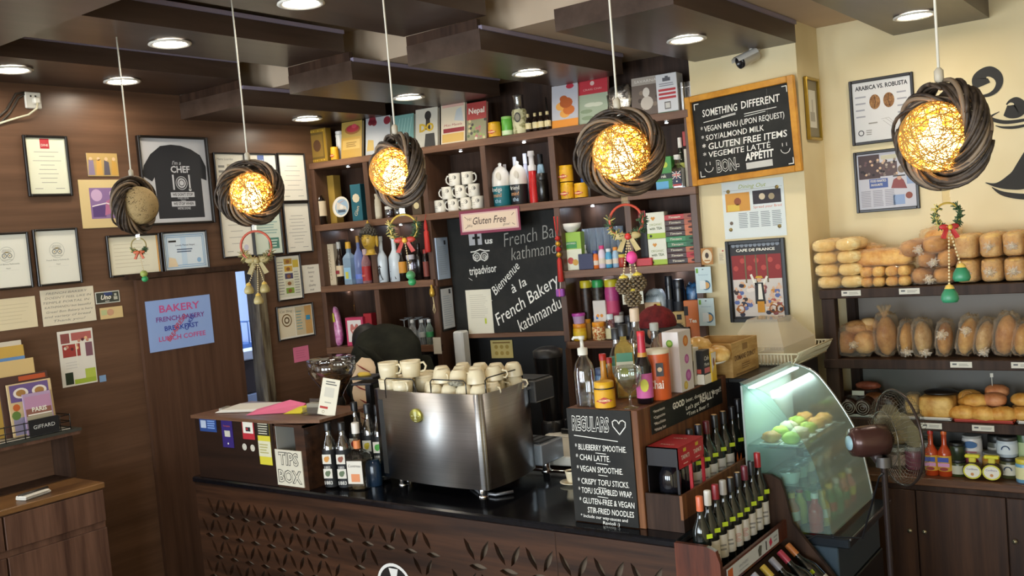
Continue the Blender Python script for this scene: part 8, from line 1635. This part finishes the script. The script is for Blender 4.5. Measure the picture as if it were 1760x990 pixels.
for i,(px,lab) in enumerate(((1672,'flat oval jar with yellow ribbon top, left of the pair'),(1705,'flat oval jar with yellow ribbon top, right of the pair'))):
 t=thing('honey_jar',lab,'jar',(cbx(px,yy_-.03),yy_-.03,zz),0,'oval jars with yellow tops');b=MB();b.T=Matrix.Translation((0,0,.044)) @ Matrix.Rotation(PI/2,4,'X');b.lathe([(.0001,-.02),(.044,-.016),(.046,0),(.044,.016),(.0001,.02)],mat('3a2a14',.3),22,sx=1.05,sy=.95);b.T=None;b.build('jar_body',t)
 b=MB();b.disc(0,.044,.042,-.0215,mat('d0c93a',.5),20,.038).disc(0,.044,.035,-.0222,PAPER(),20,.031).text('Confiture',0,.055,.013,-.0228,mat('5a4a8a',.6),width=.05).disc(.0,.03,.008,-.0228,mat('c98a4a',.6),8);b.build('label',t);MB().box(-.016,-.012,.085,.016,.012,.115,mat('d0c23a',.4),.004).box(-.034,-.014,.108,.034,.014,.124,mat('d8d02c',.4),.004).build('ribbon_top',t,'yellow top')
cjar('orange spread jar behind the right oval jar',1706,yy_+.08,.10,.115,'c9862c','8a8a86','d0a04a');cjar('dark lidded jar standing behind the orange spread jar',1716,yy_+.17,.10,.185,'5a5a50','22221f','b8b4a8')
cjar('jar with arch logo label below the white lidded jar',1735,yy_+.06,.10,.105,'4a4a2c','1d1d1b','cfcbb8',draw=lambda b,r,h,y:b.ring(0,h*.5,r*.35,.005,y-.003,mat('5a6a8a',.6),12,0,PI));cjar('white labelled jar stacked on the arch logo jar',1733,yy_+.06,.105,.10,'b9c4cc','3a3a38','cdd6da',z=zz+.1055,draw=lambda b,r,h,y:b.ring(0,h*.5,r*.35,.005,y-.003,mat('4a6a9a',.6),12,0,PI));cjar('blue and white jar at the back near the frame edge',1747,yy_+.16,.10,.20,'b8c4d8','4a4a4a','c9d2e0')
cjar('blue and yellow jar at the frame edge',1761,yy_-.01,.09,.115,'6a9ab8','c9b83a','d6cf9a');cjar('tall dark green jar at the frame edge',1764,yy_+.10,.09,.26,'3f5a34','1d1d1b','a9b88a');cjar('dark jar seen behind the fan guard',1588,yy_+.12,.09,.14,'3a2a24','b8b4aa',None)
cjar('pink jar seen through the fan guard',1572,yy_+.1,.10,.12,'8a4a5a','a8a49a',None);cjar('small jar seen through the fan blades',1545,yy_+.1,.10,.11,'5a4a3a','b0aca0','a08a7a')
# ================================================================== pedestal fan
fy_=3.75;p=on(1512,830,'y',fy_);FX=p.x+.02
cen=on(1546,756,'y',fy_);k_=dep(cen)/FPX
t=thing('pedestal_fan','old brown pedestal fan turned away beside the cooler','fan',(FX,fy_,0),0)
brown=mat('4a2f2a',.25,.3)
_v=Vector((cen.x,cen.y,0)).normalized();fd=(Vector((_v.y,-_v.x,0))*math.sin(math.radians(63))+_v*math.cos(math.radians(63))).normalized();fx_=Vector((0,0,1)).cross(fd).normalized();fz_=fd.cross(fx_)
HC=Vector((on(1500,757,'y',fy_).x-FX,0,on(1500,757,'y',fy_).z)) # motor centre
MT=Matrix(((fx_.x,fz_.x,fd.x,HC.x),(fx_.y,fz_.y,fd.y,HC.y),(fx_.z,fz_.z,fd.z,HC.z),(0,0,0,1))) @ Matrix.Scale(.9,4)
MB().lathe([(.14,0.001),(.14,.014),(.125,.03),(.06,.05),(.03,.06)],mat('2a1f1d',.3),28).build('base',t)
MB().lathe([(.022,.055),(.022,.62),(.027,.625),(.027,.655),(.018,.66)],mat('5a3a38',.25,.3),16).build('pole',t);MB().lathe([(.012,.66),(.012,HC.z-.06)],mat('2e2423',.25,.3),12).tube([(-.02,0,.64),(-.05,-.01,.64)],.007,CHROME(),8).build('inner_pole',t,'thin dark extension with knob')
b=MB();b.T=MT;b.lathe([(.0001,-.105),(.035,-.104),(.058,-.095),(.066,-.06),(.068,.0),(.066,.055),(.05,.065),(.02,.068),(.02,.095)],brown,26);b.build('motor',t)
b=MB();b.T=MT;b.lathe([(.0001,-.112),(.030,-.110),(.032,-.100)],mat('8fb0b8',.4),18);b.build('motor_cap',t,'pale blue end cap')
MB().tube([(0,0,HC.z-.065),(HC.x*.6,.0,HC.z-.07),(HC.x*.9,0,HC.z-.05)],.022,mat('3a3130',.3,.4),10).lathe([(.03,HC.z-.10),(.03,HC.z-.06)],mat('6a6664',.3,.7),14).build('neck',t)
GR=.205;gc=.115
b=MB();b.T=MT;gm_=mat('6a6458',.35,.6)
for i in range(54):
 a_=2*PI*i/54;ca,sa=math.cos(a_),math.sin(a_)
 b.tube([(.045*ca,.045*sa,gc-.055),(.12*ca,.12*sa,gc-.062),(.185*ca,.185*sa,gc-.045),(GR*ca,GR*sa,gc)],.0009,gm_,3)
for r_,z_ in ((.045,gc-.055),(.12,gc-.062)):b.tube([(r_*math.cos(2*PI*i/32),r_*math.sin(2*PI*i/32),z_) for i in range(32)],.002,gm_,5,True)
b.build('rear_guard',t)
b=MB();b.T=MT
for i in range(54):
 a_=2*PI*i/54;ca,sa=math.cos(a_+.12),math.sin(a_+.12)
 b.tube([(.05*math.cos(a_),.05*math.sin(a_),gc+.07),(.13*ca,.13*sa,gc+.065),(.19*ca,.19*sa,gc+.04),(GR*ca,GR*sa,gc)],.0009,gm_,3)
b.lathe([(.0001,gc+.078),(.045,gc+.075),(.05,gc+.066)],mat('8a8478',.3,.5),20);b.build('front_guard',t)
b=MB();b.T=MT;b.tube([(GR*math.cos(2*PI*i/48),GR*math.sin(2*PI*i/48),gc) for i in range(48)],.006,mat('3f332e',.3,.5),6,True);b.build('guard_rim',t)
for k in range(3):
 b=MB();b.T=MT @ Matrix.Rotation(2*PI*k/3+.5,4,'Z');m_=glass('a0926c',.22,.15,'smoky_blade',True,.3);vs=[];n_=7
 for i in range(n_):
  r_=.03+.145*i/(n_-1);w_=.028+.052*math.sin(PI*(.12+.80*i/(n_-1)))
  for s_ in (-1,-.3,.4,1):vs.append((r_,s_*w_,gc-.005+s_*w_*.42))
 b.add(vs,[(i*4+j,i*4+j+1,i*4+j+5,i*4+j+4) for i in range(n_-1) for j in range(3)],m_,True);b.build('blade',t)
b=MB();b.T=MT;b.lathe([(.028,gc-.03),(.03,gc+.02),(.015,gc+.035),(.0001,gc+.036)],mat('6a5c40',.35),16);b.build('hub',t)
q0,q1=on(1520,812,'y',fy_),on(1352,892,'x',-1.49)
tag(MB().tube([(FX,fy_-.02,q0.z),(FX-.03,fy_+.03,q0.z-.03),(-1.20,3.83,.875),(-1.29,3.872,.855),(-1.40,3.872,.85),(-1.49,3.872,.80),(-1.55,3.872,.5),(-1.55,3.872,.02)],.004,mat('17171a',.4),6).build('fan_cord'),'thin black cord looping from the fan past the cooler glass','cord')
# ================================================================== two people behind the counter
SKIN=mat('9a6a4c',.5);HAIR=mat('120e0c',.5)
def skin_body(name,parent,verts,edges,radii,root,m,sub=2):
 me=bpy.data.meshes.new(name);me.from_pydata(verts,edges,[]);me.materials.append(m)
 o=bpy.data.objects.new(name,me);COL.objects.link(o);o.parent=parent
 md=o.modifiers.new('skin','SKIN');md.use_smooth_shade=True
 for i,v in enumerate(me.skin_vertices[0].data if me.skin_vertices else []):pass
 return o,md
def figure(name,label,loc,rz,J,R,cat='person'):
 """one continuous body grown from a skeleton; J joint positions, R radii, edges by name"""
 t=thing(name,label,cat,loc,rz)
 names=list(J);E_=[('pelvis','waist'),('waist','chest'),('chest','neck'),('neck','jaw'),('jaw','head'),('head','crown')]
 for s_ in 'lr':E_+=[('chest','shoulder_'+s_),('shoulder_'+s_,'elbow_'+s_),('elbow_'+s_,'wrist_'+s_),('wrist_'+s_,'palm_'+s_),('pelvis','hip_'+s_),('hip_'+s_,'knee_'+s_),('knee_'+s_,'ankle_'+s_),('ankle_'+s_,'toe_'+s_)]
 for s_ in 'lr':
  p=Vector(J['palm_'+s_]);d=(p-Vector(J['wrist_'+s_])).normalized();x=d.cross(Vector((1,.2,.1))).normalized();n_=d.cross(x)
  for k,(off,ln) in enumerate(((-.030,.062),(-.011,.075),(.009,.070),(.028,.055))):
   a,c='f%d_%s' % (k,s_),'g%d_%s' % (k,s_);J[a]=tuple(p+x*off+d*.045+n_*.004);J[c]=tuple(p+x*off*1.1+d*(.045+ln*.55)+n_*(.018));e='h%d_%s' % (k,s_);J[e]=tuple(p+x*off*1.1+d*(.04+ln*.8)+n_*.045)
   R[a]=.0095;R[c]=.009;R[e]=.0075;E_+=[('palm_'+s_,a),(a,c),(c,e)]
  a,c='tb_'+s_,'tc_'+s_;J[a]=tuple(p-x*.045+d*.002+n_*.01);J[c]=tuple(p-x*.055+d*.038+n_*.02);R[a]=.011;R[c]=.009;E_+=[('palm_'+s_,a),(a,c)]
 names=list(J);ix={n:i for i,n in enumerate(names)}
 bm=bmesh.new();sl=bm.verts.layers.skin.verify();vs=[]
 for n in names:
  v=bm.verts.new(J[n]);r=R[n];v[sl].radius=(r,r) if not isinstance(r,tuple) else r;v[sl].use_root=n=='pelvis';vs.append(v)
 for a,c in E_:bm.edges.new((vs[ix[a]],vs[ix[c]]))
 me=bpy.data.meshes.new('body');bm.to_mesh(me);bm.free();me.materials.append(SKIN)
 o=bpy.data.objects.new('body',me);COL.objects.link(o);o.parent=t
 md=o.modifiers.new('skin','SKIN');md.use_smooth_shade=True;sb=o.modifiers.new('smooth','SUBSURF');sb.levels=sb.render_levels=2
 return t
def loft(rings,m,cap=True,seg=24):
 """rings: (centre, rx, ry, tilt matrix) -> closed skin of ellipses"""
 b=MB();vs=[]
 for c,ax,ay in rings:
  for i in range(seg):a=2*PI*i/seg;vs.append(Vector(c)+Vector(ax)*math.cos(a)+Vector(ay)*math.sin(a))
 n=len(rings);fs=[(j*seg+i,j*seg+(i+1) % seg,(j+1)*seg+(i+1) % seg,(j+1)*seg+i) for j in range(n-1) for i in range(seg)]
 if cap:fs+=[tuple(range(seg))[::-1],tuple(range((n-1)*seg,n*seg))]
 b.add(vs,fs,m,True);return b
def trousers(t,J,m):
 b=MB()
 for s_ in 'lr':b.tube([J['hip_'+s_],tuple((Vector(J['hip_'+s_])+Vector(J['knee_'+s_]))/2),J['knee_'+s_],J['ankle_'+s_]],.08,m,14,radii=[.105,.098,.076,.068])
 p=Vector(J['pelvis']);b.ell(p+Vector((0,0,.0)),(.18,.135,.14),m,18,12);b.build('trousers',t)
 b=MB()
 for s_ in 'lr':a=Vector(J['ankle_'+s_]);c=Vector(J['toe_'+s_]);b.ell((a+c)/2+Vector((0,0,-.02)),(.055,.135,.05),mat('17171a',.4),14,9)
 b.build('shoes',t)
def face(b,c,f,r,up):
 """eyes, nose, mouth and ears on a head centred at c looking along f"""
 c=Vector(c);f=Vector(f).normalized();s=f.cross(Vector(up)).normalized();u=s.cross(f)
 for k in (-1,1):
  MB().ell(c+f*.086+s*(k*.032)+u*.012,(.012,.012,.007),mat('e2dcd2',.3),10,7).ell(c+f*.096+s*(k*.032)+u*.012,(.006,.006,.006),mat('1c120c',.3),8,6).build('eye',t)
  MB().ell(c+s*(k*.080)-u*.005+f*.0,(.016,.016,.030),SKIN,10,8).build('ear',t)
 MB().ell(c+f*.100-u*.015,(.014,.014,.022),SKIN,10,8).build('nose',t);MB().ell(c+f*.090-u*.048,(.024,.012,.007),mat('7a3f34',.5),10,6).build('mouth',t)
 # person in black, bending over behind the espresso machine, back to the room
BX_,BY_=-4.27,4.30
J=dict(pelvis=(.06,-.10,.92),waist=(.06,-.04,1.12),chest=(.01,.10,1.44),neck=(-.10,.22,1.55),jaw=(-.15,.27,1.55),head=(-.20,.28,1.575),crown=(-.22,.31,1.63),shoulder_l=(-.19,.06,1.43),elbow_l=(-.27,.22,1.16),wrist_l=(-.22,.40,1.02),palm_l=(-.20,.47,1.0),shoulder_r=(.20,.14,1.44),elbow_r=(.24,.30,1.17),wrist_r=(.10,.42,1.02),palm_r=(.06,.48,1.0),hip_l=(-.06,-.10,.88),knee_l=(-.07,-.06,.48),ankle_l=(-.08,-.10,.09),toe_l=(-.09,.06,.04),hip_r=(.17,-.10,.88),knee_r=(.18,-.06,.48),ankle_r=(.19,-.10,.09),toe_r=(.19,.06,.04))
R=dict(pelvis=.13,waist=.12,chest=.13,neck=.055,jaw=.068,head=.088,crown=.07)
for s_ in 'lr':R.update({'shoulder_'+s_:.058,'elbow_'+s_:.042,'wrist_'+s_:.028,'palm_'+s_:.030,'hip_'+s_:.09,'knee_'+s_:.06,'ankle_'+s_:.04,'toe_'+s_:.035})
t=figure('person','person in black shirt with beige and red back print, bending behind the machine',(BX_,BY_,0),math.radians(18),J,R)
trousers(t,J,mat('1f2430',.7))
SH=noisy('black_cotton','15150f','24241b',(9,9,9),.85,.15,4)
rg=[((.06,-.10,.86),(.185,0,0),(0,.15,.0)),((.06,-.09,1.02),(.20,0,0),(0,.16,.02)),((.055,-.06,1.18),(.215,0,0),(0,.165,.04)),((.045,-.02,1.33),(.235,0,0),(0,.17,.06)),((.03,.035,1.46),(.245,.0,.0),(0,.165,.075)),((.015,.09,1.565),(.225,.02,.0),(0,.14,.07)),((-.0,.13,1.64),(.18,.02,-.01),(0,.10,.05)),((-.01,.15,1.675),(.10,.01,-.01),(0,.055,.03)),((-.015,.155,1.685),(.02,0,0),(0,.012,.005))]
b=loft(rg,SH)
for s_ in 'lr':b.tube([J['shoulder_'+s_],tuple((Vector(J['shoulder_'+s_])*.45+Vector(J['elbow_'+s_])*.55))],.09,SH,14,radii=[.098,.080])
# fold ridges on the back
b.tube([(-.09,-.075,1.60),(.02,-.115,1.55),(.13,-.12,1.44),(.18,-.10,1.30)],.02,SH,8,radii=[.006,.024,.026,.008]);b.build('shirt',t)
HP=mat('dcc09c',.8);RP=mat('8a2f26',.8)
def back_pt(u,v):
 """point on the back of the shirt: u across (-1..1), v height"""
 for (c0,a0,b0),(c1,a1,b1) in zip(rg,rg[1:]):
  if c0[2]<=v<=c1[2] or (c1 is rg[-1][0]):
   q=(v-c0[2])/(c1[2]-c0[2]);c=Vector(c0).lerp(Vector(c1),q);ax=Vector(a0).lerp(Vector(a1),q);ay=Vector(b0).lerp(Vector(b1),q)
   a=-PI/2+u*1.15;return c+ax*1.006*math.cos(a)+ay*1.012*math.sin(a)
 return Vector((0,0,v))
b=MB()
def patch(b,u0,u1,v0,v1,m,k=1.0,sh=0.0,nu=8,nv=4):
 vs=[]
 for j in range(nv+1):
  vv=v0+(v1-v0)*j/nv;wd=math.sin(PI*(.15+.7*j/nv))
  for i in range(nu+1):
   uu=(u0+u1)/2+(u1-u0)/2*(2*i/nu-1)*wd+sh*(j/nv-.5);p=back_pt(uu,vv);cc=Vector((p.x*.0,0,0));vs.append(p+Vector((0,-.004*k,.001*k)))
 b.add(vs,[(j*(nu+1)+i,j*(nu+1)+i+1,(j+1)*(nu+1)+i+1,(j+1)*(nu+1)+i) for j in range(nv) for i in range(nu)],m,True)
patch(b,-.72,.02,1.40,1.58,HP,2,.15);patch(b,-.70,.02,1.29,1.44,HP,2.3);patch(b,-.66,.0,1.18,1.33,HP,2.6,-.1);patch(b,-.5,-.05,1.05,1.18,HP,2.9)
for u,v,w_ in ((-.34,1.53,.22),(-.32,1.475,.18),(-.37,1.415,.28),(-.22,1.33,.15),(-.38,1.265,.26),(-.2,1.21,.18),(-.36,1.15,.22)):
 b.tube([back_pt(u-w_,v+.012)+Vector((0,-.014,0)),back_pt(u,v)+Vector((0,-.014,0)),back_pt(u+w_,v-.018)+Vector((0,-.014,0))],.0035,RP,5,radii=[.0015,.005,.002])
b.build('back_print',t,'beige ribbed print with dark red lines')
b=MB();face(b,(-.21,.295,1.585),(-.62,.74,-.25),.09,(-.2,.2,.95))
MB().ell((-.205,.275,1.60),(.102,.104,.108),HAIR,20,14,.06).ell((-.13,.26,1.565),(.07,.07,.07),HAIR,14,10).build('hair',t,'short black hair')
# person in maroon cap among the shelves
PX_,PY_=on(1129,560,'y',4.62).x,4.62
J=dict(pelvis=(0,0,.92),waist=(0,.0,1.10),chest=(0,.0,1.36),neck=(.01,-.01,1.49),jaw=(.035,.0,1.565),head=(.015,.0,1.635),crown=(.0,.0,1.70))
for s_,k in (('l',-1),('r',1)):J.update({'shoulder_'+s_:(.0,.17*k,1.39),'elbow_'+s_:(.04,.21*k,1.12),'wrist_'+s_:(.20,.15*k,1.02),'palm_'+s_:(.27,.12*k,1.02),'hip_'+s_:(0,.09*k,.88),'knee_'+s_:(.03,.10*k,.48),'ankle_'+s_:(-.02,.10*k,.09),'toe_'+s_:(.13,.11*k,.04)})
R=dict(pelvis=.12,waist=.11,chest=.125,neck=.05,jaw=.062,head=.085,crown=.062)
for s_ in 'lr':R.update({'shoulder_'+s_:.055,'elbow_'+s_:.042,'wrist_'+s_:.028,'palm_'+s_:.030,'hip_'+s_:.085,'knee_'+s_:.06,'ankle_'+s_:.04,'toe_'+s_:.035})
rz_=YAW-.85
t=figure('person','person in maroon cap half hidden behind the bottles on the case',(PX_,PY_,0),rz_,J,R)
b=MB()
for s_ in 'lr':b.tube([J['hip_'+s_],J['knee_'+s_],J['ankle_'+s_]],.08,mat('22262e',.7),14,radii=[.10,.078,.066])
b.ell((0,0,.93),(.13,.17,.14),mat('22262e',.7),18,12);b.build('trousers',t)
b=MB()
for s_ in 'lr':a=Vector(J['ankle_'+s_]);c=Vector(J['toe_'+s_]);b.ell((a+c)/2+Vector((0,0,-.02)),(.13,.055,.05),mat('17171a',.4),14,9)
b.build('shoes',t)
SH2=mat('1d2a26',.8)
b=loft([((0,0,.88),(.135,0,0),(0,.175,0)),((0,0,1.1),(.13,0,0),(0,.175,0)),((0,0,1.3),(.14,0,0),(0,.20,0)),((0,0,1.41),(.115,0,0),(0,.185,0)),((.005,0,1.46),(.07,0,0),(0,.09,0)),((.008,0,1.48),(.055,0,0),(0,.06,0))],SH2)
for s_ in 'lr':b.tube([J['shoulder_'+s_],tuple(Vector(J['shoulder_'+s_])*.4+Vector(J['elbow_'+s_])*.6)],.08,SH2,12,radii=[.085,.068])
b.build('shirt',t)
b=MB();face(b,(.02,0,1.625),(1,0,-.15),.09,(0,0,1))
MB().ell((-.015,0,1.63),(.098,.092,.085),HAIR,18,12,.05).build('hair',t)
CAPM=noisy('maroon_cap_cloth','4a1214','6d1c1e',(30,30,30),.7,.2)
b=MB();vs=[]
b.lathe([(.104,1.648),(.106,1.67),(.098,1.70),(.078,1.73),(.045,1.752),(.012,1.76),(.0001,1.761)],CAPM,24,(.0,0,0),sx=1.05,sy=.98).ell((0,0,1.762),(.009,.009,.006),CAPM,8,6)
b.build('cap_crown',t,'maroon cap crown')
b=MB();n=13;top=[(.085+.115*math.sin(PI*i/(n-1)),.098*math.cos(PI*i/(n-1)),1.650-.075*math.sin(PI*i/(n-1))) for i in range(n)];inn=[(.10*math.sin(PI*i/(n-1)),.098*math.cos(PI*i/(n-1)),1.654) for i in range(n)]
vs=top+inn+[(x,y,z-.006) for x,y,z in top]+[(x,y,z-.006) for x,y,z in inn]
b.add(vs,[(i,i+1,n+i+1,n+i) for i in range(n-1)]+[(3*n+i,3*n+i+1,2*n+i+1,2*n+i) for i in range(n-1)]+[(2*n+i,2*n+i+1,i+1,i) for i in range(n-1)],mat('1c1c18',.5),True);b.build('cap_brim',t,'black cap brim')
